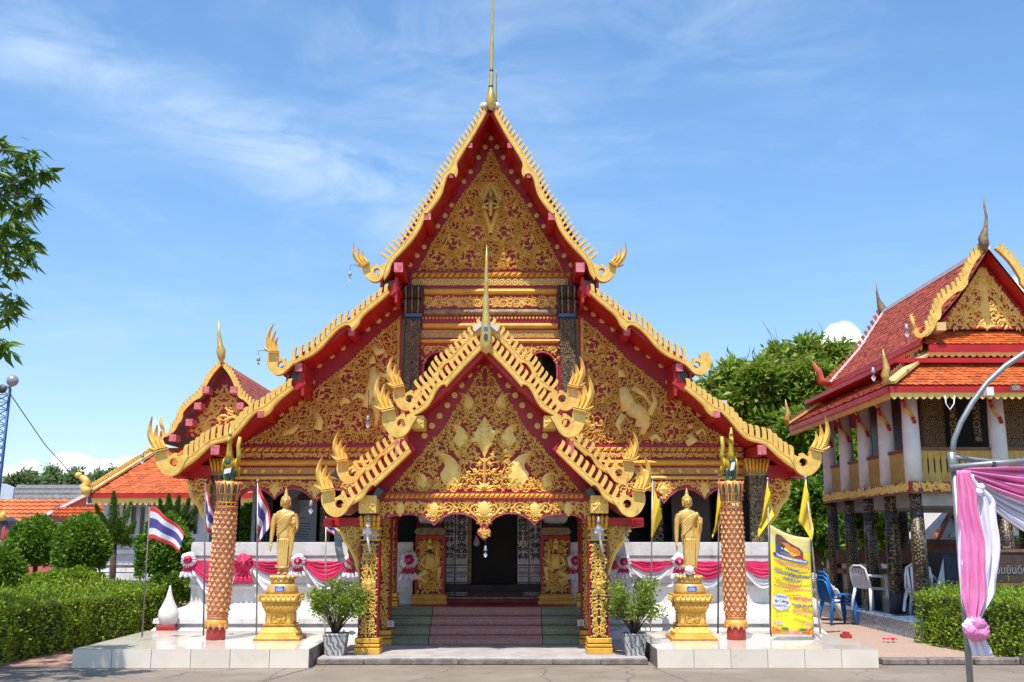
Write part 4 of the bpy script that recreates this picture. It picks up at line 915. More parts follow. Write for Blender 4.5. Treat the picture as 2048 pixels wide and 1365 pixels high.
# pillars, carved and gilded on black
def pillar(cx, cyf, z0, zt, wd, capital, seed):
    hw = wd / 2; sh = MB().box(cx - hw, cx + hw, cyf, cyf + wd, z0 + .2, zt, 0)
    for s in (-1, 1): sh.box(cx + s * hw - .012 * (1 - s) / 2 - (.0 if s > 0 else 0), cx + s * hw + .012 * (1 + s) / 2, cyf - .012, cyf + wd, z0 + .22, zt - .01, 1)
    o = part('pillar', sh, ['black_lacquer', 'red'], temple)
    v = Vine(cyf - .003, .022); hgt = zt - z0 - .26; n = 5
    for i in range(n):
        zA = z0 + .23 + hgt * i / n; zB = z0 + .23 + hgt * (i + 1) / n
        v.fill([(cx - hw + .015, zA), (cx, zA), (cx, zB), (cx - hw + .015, zB)], .062, .03, .0145, 1100, .95, .034, seed + i % 2, dens=1.0)
    zM = z0 + .2 + hgt * .60; v.ribbon([(cx - .005, zM + .2), (cx - .05, zM + .08), (cx - .07, zM - .05)], .022); v.leaf(cx, zM - .1, 1.57, .2, .09); v.mb.ball((cx, cyf - .002, zM - .1), (.045, .03, .05), 0, 8, 6)
    r = v.mb; r.join(v.mb.mirrored(cx)); part('pillar_relief', r, 'gold_relief', o, kind='stuff')
    bs = MB()
    for (g, a, b) in ((.055, 0, .085), (.035, .085, .10), (.05, .10, .135), (.03, .135, .15), (.045, .15, .215)):
        bs.box(cx - hw - g, cx + hw + g, cyf - g, cyf + wd + g, z0 + a, z0 + b, 0 if g > .04 else 1)
    part('pillar_base', bs, ['gold_orange', 'base_red'], o, bevel=.006)
    if capital:
        cp = MB(); c = (cx, cyf + hw, 0)
        cp.square([(hw + .012, zt), (hw + .012, zt + .02)], c, 0); cp.square([(hw - .03, zt + .02), (hw - .03, zt + .15)], c, 1); cp.square([(hw + .01, zt + .065), (hw + .01, zt + .10)], c, 0)
        cp.square([(hw + .0, zt + .15), (hw + .03, zt + .19)], c, 0)
        for k in range(5):
            for (r, zz) in ((0, zt + .19), (1, zt + .26)):
                x = cx + (k - 2) * wd / 4.6 * (1 + .06 * r); cp.tube([(x, cyf - .03 - .015 * r, zz), (x + (k - 2) * .005, cyf - .05 - .02 * r, zz + .06), (x + (k - 2) * .006, cyf - .055 - .02 * r, zz + .10)], [.026, .03, .008], 6, 0)
        cp.square([(hw + .01, zt + .19), (hw + .04, zt + .34)], c, 2)
        part('capital', cp, ['gold_orange', 'silver', 'base_red'], o)
    return o
PH = Z(1082, 15.1)
for s in (-1, 1):
    pillar(AX + s * 1.62, 15.12, .09, PH, .25, True, 41); pillar(AX + s * 1.60, 16.40, .09, 2.05, .25, False, 44); pillar(AX + s * 1.60, 17.28, .60, 2.2, .22, False, 47)
    for (px, py, q, Y) in ((735, 1009, .125, 14.86), (835, 844, .092, 14.80)):
        a = P(px, py, Y); x = a.x if s < 0 else 2 * AX - a.x; mb = MB().box(x - q, x + q, Y, Y + .6, a.z - q, a.z + q); v = Vine(Y - .002, .03)
        for i in range(8): v.leaf(x, a.z, i * math.pi / 4, q * .95, q * .5)
        for i in range(4): v.leaf(x + q * .75 * (1 if i in (0, 3) else -1), a.z + q * .75 * (1 if i < 2 else -1), math.pi / 4 + i * math.pi / 2 + math.pi, q * .5, q * .3)
        v.mb.ball((x, Y - .01, a.z), (q * .25, .03, q * .25), 0, 8, 5)
        b_ = part('purlin_block', mb, 'gold', temple, bevel=.01); part('block_flower', v.mb, 'gold_relief', b_)
    # bracket and beam on the outer side of each front pillar
    q = [(AX - 1.76, Z(1052, 15.2)), (AX - 2.10, Z(1052, 15.2)), (AX - 2.10, Z(1060, 15.2)), (AX - 2.02, Z(1066, 15.2)), (AX - 2.0, Z(1080, 15.2)), (AX - 1.93, Z(1092, 15.2)), (AX - 1.86, Z(1108, 15.2)), (AX - 1.80, Z(1128, 15.2)), (AX - 1.76, Z(1150, 15.2))]
    br = MB().prism(q, 15.2, 15.25); vb = Vine(15.197, .028); vb.fill(q, .085, .035, .022, 700, .9, .05, 51, dens=1.2); vb.ribbon(chaikin(q[2:], 2), .035)
    if s > 0: br = br.mirrored(AX); vb.mb = vb.mb.mirrored(AX)
    b_ = part('pillar_bracket', br, 'gold_worn', temple); part('bracket_relief', vb.mb, 'gold_relief', b_, kind='stuff')
    part('porch_eave_beam', MB().box(*sorted((AX + s * 1.76, AX + s * 2.28)), 15.16, 15.3, Z(1052, 15.2), Z(1036, 15.2)), 'red', temple)
    part('porch_side_beam', MB().box(AX + s * 2.2 - .06, AX + s * 2.2 + .06, 14.95, 18.8, Z(1052, 15.2) - .02, Z(1040, 15.2)), 'red', temple)
    part('porch_top_beam', MB().box(AX + s * 1.62 - .12, AX + s * 1.62 + .12, 15.4, 18.8, PH + .36, PH + .60), 'red', temple)
    pp = MB().box(AX + s * 1.27 - .035, AX + s * 1.27 + .035, YP + .5, YP + .6, Z(912, YP), Z(875, YP)); part('tier_post', pp, 'pink_end', temple)
    bx = MB().box(*sorted((AX + s * 1.02, AX + s * 1.26)), YP + .75, YP + .9, Z(912, YP), Z(868, YP)); part('tier_wall', bx, 'red_wall', temple)

# floor, stairs, door
part('porch_slab', MB().box(AX - 2.23, AX + 2.23, 14.66, 16.42, 0, .09), ['concrete'], temple, bevel=.015)
for i in range(7): w_ = 4.46 / 7; part('slab_edge', MB().box(AX - 2.23 + w_ * i + .003, AX - 2.23 + w_ * (i + 1) - .003, 14.60 + random.uniform(-.012, .012), 14.659, 0, .082 + random.uniform(-.006, .004)), 'concrete_dark_and_shade', temple, bevel=.014)
for i in range(4):
    y0 = 16.4 + i * .235; z1 = .09 + .1275 * (i + 1)
    for (xa, xb, mt) in ((-1.72, -.868, 'terrazzo_green'), (-.862, .862, 'terrazzo_pink'), (.868, 1.72, 'terrazzo_green')):
        mb = MB().box(AX + xa, AX + xb, y0 + .012, 17.4 + .005 * i, z1 - .1275, z1 - .024, 0); mb.box(AX + xa, AX + xb, y0 - .012, 17.4 + .004 * i, z1 - .0238, z1, 0)
        part('stair_block', mb, mt, temple, bevel=.006)
part('porch_floor', MB().box(AX - 1.25, AX + 1.25, 17.36, 20.5, .3, .603), 'base_red', temple)
part('floor_side', MB().box(AX - 1.9, AX - 1.25, 17.30, 18.0, .1, .599).join(MB().box(AX + 1.25, AX + 1.9, 17.30, 18.0, .1, .599)), 'terrazzo_green', temple)
part('door_step', MB().box(X(895, 1190, 18.5), X(1080, 1190, 18.5), 18.35, 20, .60, .70), 'wood_brown', temple)
part('step_nosing', MB().box(X(893, 1197, 18.3), X(1080, 1197, 18.3), 18.30, 18.36, .668, .695), 'pink_end', temple)
for (a, b) in ((888, 909), (911, 935), (1035, 1057), (1059, 1084)):
    Y = 18.62; x0, x1 = X(a, 1110, Y), X(b, 1110, Y); jb = part('door_jamb', MB().box(x0, x1, Y, Y + .3, .6, 2.35), 'silver', temple)
    v = Vine(Y - .002, .012); xm = (x0 + x1) / 2
    v.fill([(x0 + .012, 1.32), (xm, 1.32), (xm, 2.3), (x0 + .012, 2.3)], .055, .04, .011, 900, 1.15, .032, 60 + a % 7, dens=.45)
    for r in range(9): 
        z = .64 + r * .075
        for i in range(4): v.leaf(x0 + .015 + (xm - x0) * i / 4, z, (1.0 if r % 2 else -1.0) + (1.57 if r % 3 == 0 else 0), .034, .016)
        if r % 2: v.mb.box(x0, xm, Y - .016, Y, z + .05, z + .06, 0)
    v.mb.join(v.mb.mirrored(xm)); part('jamb_inlay', v.mb, 'dark_inlay', jb, kind='stuff')
Y = 18.75
for (a, b, c, d) in ((935, 943, 1020, 1176), (1035, 1043, 1020, 1176), (943, 1035, 1168, 1177)): part('door_frame', MB().box(X(a, 1100, Y), X(b, 1100, Y), Y - (.0 if c > 1100 else .01), Y + .1, Z(d, Y), Z(c, Y)), 'gold_worn', temple)
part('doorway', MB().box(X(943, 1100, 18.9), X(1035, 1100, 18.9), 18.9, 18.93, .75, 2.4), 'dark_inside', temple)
part('door_wall', MB().box(AX - 1.3, X(930, 1100, 18.8), 18.95, 19.1, .6, 2.9).join(MB().box(X(1040, 1100, 18.8), AX + 1.3, 18.95, 19.1, .6, 2.9)), 'red_wall', temple)
part('threshold', MB().box(X(935, 1180, 18.6), X(1043, 1180, 18.6), 18.45, 18.74, .70, Z(1178, 18.6)), 'wood_dark', temple)
for (xa, xb, seed) in ((830, 889, 71), (1082, 1141, 72)):
    Y = 17.9; x0, x1 = X(xa, 1130, Y), X(xb, 1130, Y); xm = (x0 + x1) / 2; hw = (x1 - x0) / 2; zt = Z(1074, Y)
    pd = part('guardian_pedestal', MB().box(x0, x1, Y, Y + .45, .70, zt).box(x0 - .0, x1 + .0, Y - .015, Y, zt - .03, zt + .02), 'red', temple)
    bs = MB()
    for (g, a, b) in ((.05, .60, .66), (.03, .66, .69), (.045, .69, .74), (.02, .74, .76)): bs.box(x0 - g, x1 + g, Y - g, Y + .45, a, b)
    part('pedestal_base', bs, 'gold_orange', pd, bevel=.005)
    v = Vine(Y - .012, .03); av = []
    part('relief_ground', MB().box(x0 + .045, x1 - .045, Y - .012, Y, .78, zt - .05), 'black_lacquer', pd)
    zm = (.78 + zt) / 2
    figs_ = [([(0, .28), (0, .36)], [.055, .04]), ([(0, .37), (0, .46)], [.045, .012]), ([(0, .2), (.01, .08), (0, -.05)], [.075, .08, .09]), ([(-.08, .17), (-.16, .05), (-.05, -.02)], [.035, .03, .025]), ([(.08, .17), (.15, .08), (.04, .02)], [.035, .03, .025]), ([(-.04, -.08), (-.19, -.18), (-.05, -.26)], [.06, .05, .035]), ([(.04, -.08), (.17, -.02), (.14, -.24)], [.06, .05, .035]), ([(.12, .4), (.10, -.05)], [.02, .02])]
    for pts, rad in figs_:
        v.mb.tube([(xm + a * (1 if xa < 900 else -1), Y - .03, zm - .02 + b) for a, b in pts], rad, 8)
        for q, r in zip(pts, rad): av.append((xm + q[0] * (1 if xa < 900 else -1), zm + q[1], r * .9))
    v.fill([(x0 + .05, .79), (x1 - .05, .79), (x1 - .05, zt - .06), (x0 + .05, zt - .06)], .06, .03, .022, 1500, .92, .06, seed, avoid=av, dens=1.2)
    part('guardian_relief', v.mb, 'gold_relief', pd, kind='stuff')
    cap = MB().prism([(xm - hw - .02, zt + .08), (xm - hw + .03, zt + .03), (xm + hw - .03, zt + .03), (xm + hw + .02, zt + .08), (xm + hw - .03, zt + .15), (xm - hw + .03, zt + .15)], Y - .04, Y + .45); cap.box(xm - hw + .05, xm + hw - .05, Y - .02, Y + .45, zt + .15, zt + .19, 1)
    part('pedestal_cap', cap, ['gold_worn', 'soot'], pd)
    bl = MB().ball((xm, Y + .2, zt + .33), (hw - .02, .24, .15), 0, 16, 10); o_ = part('white_bulb', bl, 'white', pd)
    if xa > 1000: part('gold_claw', MB().prism([(xm - .025, zt + .46), (xm + .025, zt + .46), (xm, zt + .25)], Y - .065, Y - .03), 'gold', o_)
# white masonry base with mouldings, cut open in front of the porch
prof = [(0.0, 1.615), (0.0, 1.60), (.02, 1.60), (.02, 1.395), (-.10, 1.385), (-.12, 1.36), (-.12, .93), (.02, .92), (.03, .88), (-.02, .87), (-.02, .62), (.04, .58), (.16, .555), (.34, .52), (.48, .46), (.53, .415), (.50, .41), (.66, .405), (.67, .33), (.60, .325), (.60, .31), (.66, .25), (.80, .17), (.98, .115), (1.0, .11), (1.04, .0)]
def base(x0, x1, y0, y1, cap0, cap1):
    mb = MB(); rows = []
    for (o, z) in prof:
        e = o * .55; r = [(x0 - (e if cap0 else 0), y1, z), (x0 - (e if cap0 else 0), y0 - o, z), (x1 + (o if cap1 else 0), y0 - o, z), (x1 + (o if cap1 else 0), y1, z)]; rows.append(r)
    mb.grid(rows, 0, False); mb.box(x0 + .001, x1 - .001, y0 + .001, y1 - .001, .9, 1.613)
    return mb
bl_x = X(385, 1090, 18.0)
for s in (-1, 1):
    mb = base(bl_x, AX - 1.27, 18.0, 18.45, True, False)
    part('masonry_base', mb if s < 0 else mb.mirrored(AX), 'white', temple)
    mb = MB().box(bl_x, bl_x + .45, 18.46, 30.8, 0, 1.612).box(bl_x + .45, bl_x + .7, 18.46, 30.8, 0, 1.0); part('side_base', mb if s < 0 else mb.mirrored(AX), 'white', temple)
for (px, py) in ((784, 1246), (1160, 1244)):
    a = P(px, py, 16.55); nt = part('small_notice', MB().box(a.x - .05, a.x + .05, 16.36, 16.37, a.z - .045, a.z + .045), 'white', temple)
    mb = MB()
    for i in range(4): mb.box(a.x - .035, a.x + .035 - .01 * (i % 2), 16.357, 16.36, a.z + .026 - i * .018, a.z + .033 - i * .018)
    part('notice_print', mb, 'base_red', nt)
# =================================================================== GROUND
def groundmat():
    m, n, b, out = _new('court')
    tc = n.new('ShaderNodeTexCoord').outputs['Object']
    a = n.new('ShaderNodeTexNoise', ins={'Vector': tc, 'Scale': 0.8, 'Detail': 8, 'Roughness': 0.65}).outputs[0]
    f = n.new('ShaderNodeTexNoise', ins={'Vector': tc, 'Scale': 55, 'Detail': 4, 'Roughness': 0.7}).outputs[0]
    c = n.mix(n.smooth(a, .35, .7), (0.215, 0.168, 0.125), (0.30, 0.243, 0.185)); c = n.mix(n.math('MULTIPLY', n.smooth(f, .45, .75), .55), c, (0.14, 0.11, 0.085))
    s = n.new('ShaderNodeTexNoise', ins={'Vector': n.new('ShaderNodeMapping', ins={'Vector': tc, 'Scale': (.4, 3.0, 1)}).outputs[0], 'Scale': 1.6, 'Detail': 7}).outputs[0]
    c = n.mix(n.math('MULTIPLY', n.smooth(s, .5, .8), .5), c, (0.20, 0.165, 0.14))
    wv = n.vmath('MULTIPLY', n.new('ShaderNodeTexNoise', ins={'Vector': tc, 'Scale': 1.5, 'Detail': 5}).outputs[1], (.5, .5, 0)).outputs[0]
    cr = n.new('ShaderNodeTexVoronoi', feature='DISTANCE_TO_EDGE', ins={'Vector': n.vmath('ADD', tc, wv).outputs[0], 'Scale': .55})
    c = n.mix(n.math('MULTIPLY', n.math('SUBTRACT', 1.0, n.smooth(cr.outputs['Distance'], .0, .010)), .6), c, (0.08, 0.06, 0.05))
    st = n.new('ShaderNodeTexNoise', ins={'Vector': tc, 'Scale': 2.3, 'Detail': 6, 'Roughness': .7}).outputs[0]; c = n.mix(n.math('MULTIPLY', n.smooth(st, .56, .72), .6), c, (0.125, 0.10, 0.08))
    n.l.new(c, b.inputs['Base Color']); b.inputs['Roughness'].default_value = .85
    bp = n.new('ShaderNodeBump', ins={'Height': f, 'Strength': .35, 'Distance': .01}); n.l.new(bp.outputs[0], b.inputs['Normal'])
    m, n, b, out = _new('brick_paving')
    tc = n.new('ShaderNodeTexCoord').outputs['Object']
    k = n.new('ShaderNodeTexBrick', ins={'Vector': n.new('ShaderNodeMapping', ins={'Vector': tc, 'Rotation': (0, 0, 1.5)}).outputs[0], 'Color1': (0.42, 0.22, 0.15, 1), 'Color2': (0.34, 0.165, 0.115, 1), 'Mortar': (0.24, 0.16, 0.12, 1), 'Scale': 1.0, 'Mortar Size': .008, 'Brick Width': .22, 'Row Height': .11})
    f = n.new('ShaderNodeTexNoise', ins={'Vector': tc, 'Scale': 5, 'Detail': 8}).outputs[0]
    n.l.new(n.mix(n.smooth(f, .4, .75), k.outputs[0], (0.42, 0.29, 0.23)), b.inputs['Base Color']); b.inputs['Roughness'].default_value = .9
    m, n, b, out = _new('washed_gravel')
    tc = n.new('ShaderNodeTexCoord').outputs['Object']
    v = n.new('ShaderNodeTexVoronoi', ins={'Vector': tc, 'Scale': 45})
    f = n.new('ShaderNodeTexNoise', ins={'Vector': tc, 'Scale': 3, 'Detail': 8}).outputs[0]
    c = n.mix(n.smooth(v.outputs['Distance'], .2, .6), (0.50, 0.36, 0.28), (0.36, 0.24, 0.18)); c = n.mix(n.math('MULTIPLY', n.smooth(f, .45, .7), .6), c, (0.46, 0.31, 0.23))
    n.l.new(c, b.inputs['Base Color']); b.inputs['Roughness'].default_value = .85
groundmat()
def sheet(name, pts, z, mat): return struct(name, MB().add([(a, b, z) for a, b in pts], [tuple(range(len(pts)))]), mat)
pm('earth', (0.20, 0.17, 0.11), (0.13, 0.14, 0.07), 2, 0.95)
sheet('ground', [(-900, -300), (900, -300), (900, 1500), (-900, 1500)], -0.012, 'earth')
sheet('court', [(-40, -20), (40, -20), (40, 60), (-40, 60)], 0.0, 'court')
g = lambda px, py: tuple(G(px, py))[:2]
sheet('brick_path', [(-12, 14.30), (-5.75, 14.30), (-5.5, 17.0), (-5.4, 24), (-8.2, 24), (-9.0, 16)], 0.004, 'brick_paving')
sheet('gravel_path', [(4.86, 14.85), (6.1, 14.75), (9, 15.2), (9.2, 18), (7.9, 22), (8.1, 30), (4.6, 30), (4.7, 17)], 0.05, 'washed_gravel')
kb = thing('stone_kerb', 'weathered low stone kerb edging the gravel path in front of the clipped hedge', 'kerb', (6, 14.6, 0))
for i in range(5):
    x = 4.98 + i * .62; mb = MB().box(x, x + .60, 14.58 + random.uniform(-.015, .015), 14.80, 0, .085 + random.uniform(-.012, .012)); part('kerb_stone', mb, 'concrete_dark_and_shade', kb, bevel=.015)
# joint lines in the court slabs
struct('court_joint', MB().beam((-2.62, 14.4, .003), (-4.1, 8.0, .003), .03, .004).beam((1.86, 14.3, .003), (2.9, 8, .003), .02, .004), 'concrete_dark_and_shade')

# =================================================================== TILED PLATFORMS
def platform(label, x0, x1, y0, y1, h, n):
    t = thing('tiled_platform', label, 'platform', ((x0 + x1) / 2, y0, 0), 'tiled platforms flanking the porch')
    part('platform_core', MB().box(x0 + .012, x1 - .012, y0 + .012, y1, 0, h - .012), 'grout', t)
    wd = (x1 - x0) / n
    for i in range(n): part('face_tile', MB().box(x0 + wd * i + .004, x0 + wd * (i + 1) - .004, y0, y0 + .0119, .004, h - .013), 'tile_cream', t)
    m = max(3, int((y1 - y0) / .55)); wy = (y1 - y0) / m
    for i in range(n):
        for j in range(m): part('top_tile', MB().box(x0 + wd * i + .003, x0 + wd * (i + 1) - .003, y0 + wy * j + .003, y0 + wy * (j + 1) - .003, h - .0119, h), 'tile_cream', t)
    for j in range(m):
        for x in (x0, x1 - .0119): part('side_tile', MB().box(x, x + .0119, y0 + wy * j + .004, y0 + wy * (j + 1) - .004, .004, h - .013), 'concrete_dark_and_shade' if (x > x0) == (x0 < 0) else 'tile_cream', t)  # sides facing the porch are dark: their shade is put into the colour
    return t
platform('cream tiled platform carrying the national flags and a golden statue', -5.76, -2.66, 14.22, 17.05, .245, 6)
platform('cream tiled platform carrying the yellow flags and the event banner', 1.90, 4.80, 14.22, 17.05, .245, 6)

# =================================================================== STANDING STATUES
def make_statue():
    """walking Buddha in a clinging robe, 1 unit = 1 m, feet at z 0"""
    mb = MB(); H = 1.05
    rob = [(.070, .050, .095), (.082, .066, .12), (.084, .070, .24), (.096, .080, .40), (.108, .086, .52), (.098, .078, .60), (.108, .080, .68), (.134, .086, .77), (.142, .078, .815), (.11, .066, .86), (.05, .05, .885)]
    n = 40; rows = []
    for i, (rx, ry, z) in enumerate(rob):
        r = []
        for j in range(n + 1):
            a = 2 * math.pi * j / n; f = 1 + (.05 * math.sin(a * 7 + z * 9) if z < .55 else .012 * math.sin(a * 9 + z * 30)); sway = .012 * math.sin(z * 4)
            r.append((rx * math.cos(a) * f + sway, ry * math.sin(a) * f, z))
        rows.append(r)
    mb.grid(rows); mb.add([q for q in rows[0][:-1]], [tuple(range(n))]); mb.add([q for q in rows[-1][:-1]], [tuple(range(n))])
    for s in (-1, 1): mb.tube([(s * .042, -.01, .15), (s * .042, -.01, .05), (s * .044, -.02, .02)], [.036, .028, .03], 10); mb.ball((s * .046, -.055, .018), (.028, .06, .02), 0, 10, 6)
    # neck, head, ears, topknot, flame
    mb.tube([(0, 0, .86), (0, -.004, .94)], [.042, .038], 12); mb.ball((0, -.008, .985), (.058, .064, .078), 0, 16, 12); mb.ball((0, .012, 1.02), (.063, .062, .055), 0, 14, 10)
    mb.ball((0, .008, 1.075), (.036, .036, .032), 0, 12, 8); mb.lathe([(.022, 0), (.026, .02), (.017, .05), (.010, .075), (.003, .10)], (0, .008, 1.095), 10)
    for s in (-1, 1): mb.tube([(s * .060, .005, 1.01), (s * .064, .003, .97), (s * .058, -.002, .925)], [.012, .013, .008], 8)
    # right arm hanging (viewer's left), left arm bent with raised palm
    mb.tube([(-.118, 0, .818), (-.148, .005, .74), (-.160, .0, .64), (-.168, -.012, .55), (-.174, -.024, .46), (-.176, -.03, .42)], [.046, .042, .035, .031, .024, .019], 12)
    mb.ball((-.176, -.035, .395), (.018, .026, .036), 0, 10, 8)
    for k, (dy, l) in enumerate(((-.020, .055), (-.007, .066), (.006, .062), (.018, .048))): mb.tube([(-.176, -.035 + dy, .375), (-.177, -.037 + dy, .375 - l * .55), (-.174, -.040 + dy, .375 - l)], [.0085, .0078, .006], 6)
    mb.tube([(-.168, -.055, .40), (-.164, -.068, .375), (-.163, -.070, .352)], [.009, .008, .006], 6)
    mb.tube([(.118, 0, .818), (.150, .004, .74), (.160, -.01, .65), (.155, -.055, .60), (.146, -.115, .635), (.143, -.13, .665)], [.046, .042, .038, .033, .026, .021], 12)
    mb.ball((.143, -.138, .70), (.030, .018, .036), 0, 10, 8)
    for k, (dx, l) in enumerate(((-.021, .052), (-.007, .064), (.007, .060), (.020, .046))): mb.tube([(.143 + dx, -.138, .72), (.143 + dx * 1.1, -.142, .72 + l * .6), (.143 + dx * 1.1, -.138, .72 + l)], [.0088, .008, .006], 6)
    mb.tube([(.118, -.14, .69), (.104, -.148, .705), (.100, -.148, .725)], [.0095, .008, .006], 6)
    # robe end falling from the raised arm, hem folds and the sash across the chest
    rows = []
    for i in range(9):
        t = i / 8; z = .66 - .30 * t; r = []
        for j in range(9): u = j / 8; r.append((.162 - .05 * u - .02 * t, -.07 - .012 * math.sin(u * 18) - .02 * (1 - t), z - .03 * u * (1 - t)))
        rows.append(r)
    for j in range(8): mb.tube([(.158 - .006 * j, -.10 + .006 * j, .655 - .004 * j), (.138 - .005 * j, -.078 + .003 * j, .52), (.118 - .004 * j, -.066, .34 - .02 * j), (.105 - .004 * j, -.060, .26 - .03 * j)], [.018, .018, .015, .006], 8)
    for k in range(5): mb.tube([(.13, -.052 - .012 * math.sin(k), .845 - .012 * k), (.02, -.083, .79 - .035 * k), (-.10, -.070, .69 - .04 * k)], [.0125] * 3, 6)
    for k in range(6): mb.tube([(-.08 + .03 * k, -.082, .48), (-.07 + .026 * k, -.086, .3), (-.055 + .022 * k, -.080, .12)], [.012, .013, .012], 6)
    mb.tube([(-.10, -.03, .11), (-.06, -.07, .10), (0, -.085, .095), (.06, -.07, .10), (.10, -.03, .11)], [.016] * 5, 8)
    st = thing('buddha_statue', 'golden standing statue on its pedestal', 'statue')
    body = part('body', mb, 'statue_gold', st); rm = body.modifiers.new('fuse', 'REMESH'); rm.mode = 'VOXEL'; rm.voxel_size = .0058; rm.use_smooth_shade = True
    sm = body.modifiers.new('soften', 'SMOOTH'); sm.factor = .4; sm.iterations = 1
    fc = MB()
    for s in (-1, 1):
        fc.tube([(s * .012, -.0705, 1.0), (s * .022, -.0715, .9965), (s * .036, -.066, .999)], [.0022, .0032, .002], 6); fc.tube([(s * .007, -.073, 1.012), (s * .022, -.0745, 1.020), (s * .040, -.064, 1.013)], [.002, .0024, .0015], 6)
    fc.tube([(-.017, -.0675, .951), (-.008, -.072, .949), (0, -.0725, .951), (.008, -.072, .949), (.017, -.0675, .951)], [.0015, .003, .0025, .003, .0015], 6)
    part('face_lines', fc, 'statue_dark', body)
    part('nose', MB().tube([(0, -.071, 1.008), (0, -.078, .985), (0, -.086, .970)], [.005, .007, .009], 8).ball((0, -.082, .968), (.013, .008, .007), 0, 8, 6), 'statue_gold', body)
    cu = MB()
    for i in range(190):
        k = i + .5; ph = math.acos(1 - 1.02 * k / 190); th = math.pi * (1 + 5 ** .5) * k; x, y, z = math.sin(ph) * math.cos(th), math.sin(ph) * math.sin(th), math.cos(ph)
        if y < -.55 and z < .52: continue
        cu.ball((x * .064, .012 + y * .064, 1.018 + z * .058), .0075, 0, 5, 3)
    part('hair_curls', cu, 'statue_gold', body, kind='stuff')
    lo = MB().lathe([(.15, 0), (.168, .02), (.165, .045), (.15, .06), (.172, .075), (.168, .10), (.13, .115), (.02, .12)], (0, 0, -.12), 24)
    for i in range(14): a = i * 2 * math.pi / 14; lo.ball((math.cos(a) * .158, math.sin(a) * .158, -.035), (.035, .035, .03), 0, 6, 5)
    part('lotus_base', lo, 'statue_gold', st)
    return st
def make_pedestal():
    t = thing('statue_pedestal', 'carved golden pedestal', 'pedestal')
    mb = MB().square([(.315, 0), (.315, .03), (.30, .045), (.285, .05), (.27, .055)]); part('foot', mb, 'pedestal_gold', t, bevel=.006)
    mb = MB().square([(.265, .055), (.255, .075), (.235, .12), (.205, .17), (.20, .185), (.215, .19), (.215, .205), (.19, .21)]); part('skirt', mb, 'pedestal_gold', t)
    mb = MB().square([(.172, .21), (.172, .36)]); waist = part('waist', mb, 'pedestal_gold', t)
    mb = MB().square([(.18, .36), (.195, .375), (.195, .39), (.20, .40), (.225, .47), (.235, .475), (.235, .495), (.225, .50)]); part('upper_flare', mb, 'pedestal_gold', t)
    mb = MB().square([(.24, .50), (.262, .52), (.272, .58), (.275, .60), (.26, .607)]); part('top_slab', mb, 'pedestal_gold', t, bevel=.004)
    rv = MB()
    def face(v): 
        for q in range(4): rv.join(v.mb.xf(Matrix.Rotation(q * math.pi / 2, 4, 'Z')))
    v = Vine(-.172, .018); v.fill([(-.10, .22), (.10, .22), (.10, .35), (-.10, .35)], .055, .025, .016, 500, .9, .04, 5)
    for x in (-.15, -.12, .12, .15): v.ribbon([(x, .215), (x, .355)], .018)
    face(v)
    for (y0, hw, z0, z1, L) in ((-.268, .235, .51, .595, .075), (-.212, .19, .41, .47, .06), (-.235, .21, .075, .175, .09)):
        v = Vine(y0, .022); n = 7
        for i in range(n): x = -hw + 2 * hw * (i + .5) / n; v.leaf(x, z0, 1.57 + .35, L, L * .55); v.leaf(x, z0, 1.57 - .35, L, L * .55); v.leaf(x + hw / n, z1, -1.57, L * .8, L * .5)
        if y0 == -.235:
            # sloping skirt: tilt the row of leaves back
            v.mb.v = [(x, y + (z - z0) * .55 - .02, z) for x, y, z in v.mb.v]
        if y0 == -.212: v.mb.v = [(x, y - (z - z0) * .3 + .002, z) for x, y, z in v.mb.v]
        face(v)
    part('pedestal_relief', rv, 'gold_relief', t, kind='stuff')
    mb = MB().lathe([(.225, .607), (.222, .65), (.205, .70), (.19, .735), (.165, .745), (.0, .747)], n=28, sy=.92); part('drum', mb, 'statue_gold', t)
    pq = part('plaque', MB().prism([(-.06, .635), (.06, .635), (.075, .65), (.07, .68), (.075, .71), (.06, .72), (-.06, .72), (-.075, .71), (-.07, .68), (-.075, .65)], -.214, -.20), 'white', t)
    pb = part('plaque_field', MB().prism([(-.056, .642), (.056, .642), (.068, .654), (.064, .68), (.068, .705), (.056, .714), (-.056, .714), (-.068, .705), (-.064, .68), (-.068, .654)], -.217, -.2139), 'ink_ribbon', pq)
    ln = MB()
    for i in range(4):
        for k in range(9 - (i in (0,)) * 4): ln.box(-.048 + k * .0105 + (i == 0) * .02, -.041 + k * .0105 + (i == 0) * .02, -.219, -.2169, .700 - i * .016, .708 - i * .016)
    part('plaque_lettering', ln, 'ink_white', pq, kind='stuff')
    return t
ST, PD = make_statue(), make_pedestal()
sx = (P(560, 1270, 15.65).x, P(1383, 1270, 15.65).x); SCL = 1.0; KP = 1.05
for i, x in enumerate(sx):
    s = ST if i == 0 else copy_tree(ST); p = PD if i == 0 else copy_tree(PD)
    place(p, (x, 15.68, .245), 0.04 if i == 0 else -0.02, KP); place(s, (x, 15.68, .245 + .747 * KP + .12 * 1.04), 0.06 if i == 0 else 0.12, 1.06)
    tag(s, ['golden standing statue near the left potted shrub, no ball at its feet', 'golden standing statue with a white floral ball at its feet'][i], 'statue', 'golden standing statues')
    tag(p, ['carved golden pedestal among the national flags, left of the porch', 'carved golden pedestal beside the yellow flags, right of the porch'][i], 'pedestal', 'carved statue pedestals')
bp = P(1378, 1148, 15.55); fb = MB().ball((0, 0, 0), .062, 0, 12, 8)
for k in range(90):
    d = sphere_dirs(1)[0]; fb.ball(d * .058, .013, 0, 5, 3)
o = part('flower_ball', fb, 'cloth_white'); o.location = (bp.x, 15.50, .245 + .747 * KP + .19); tag(o, 'white ball of small flowers resting at the feet of a golden statue', 'flower ball')

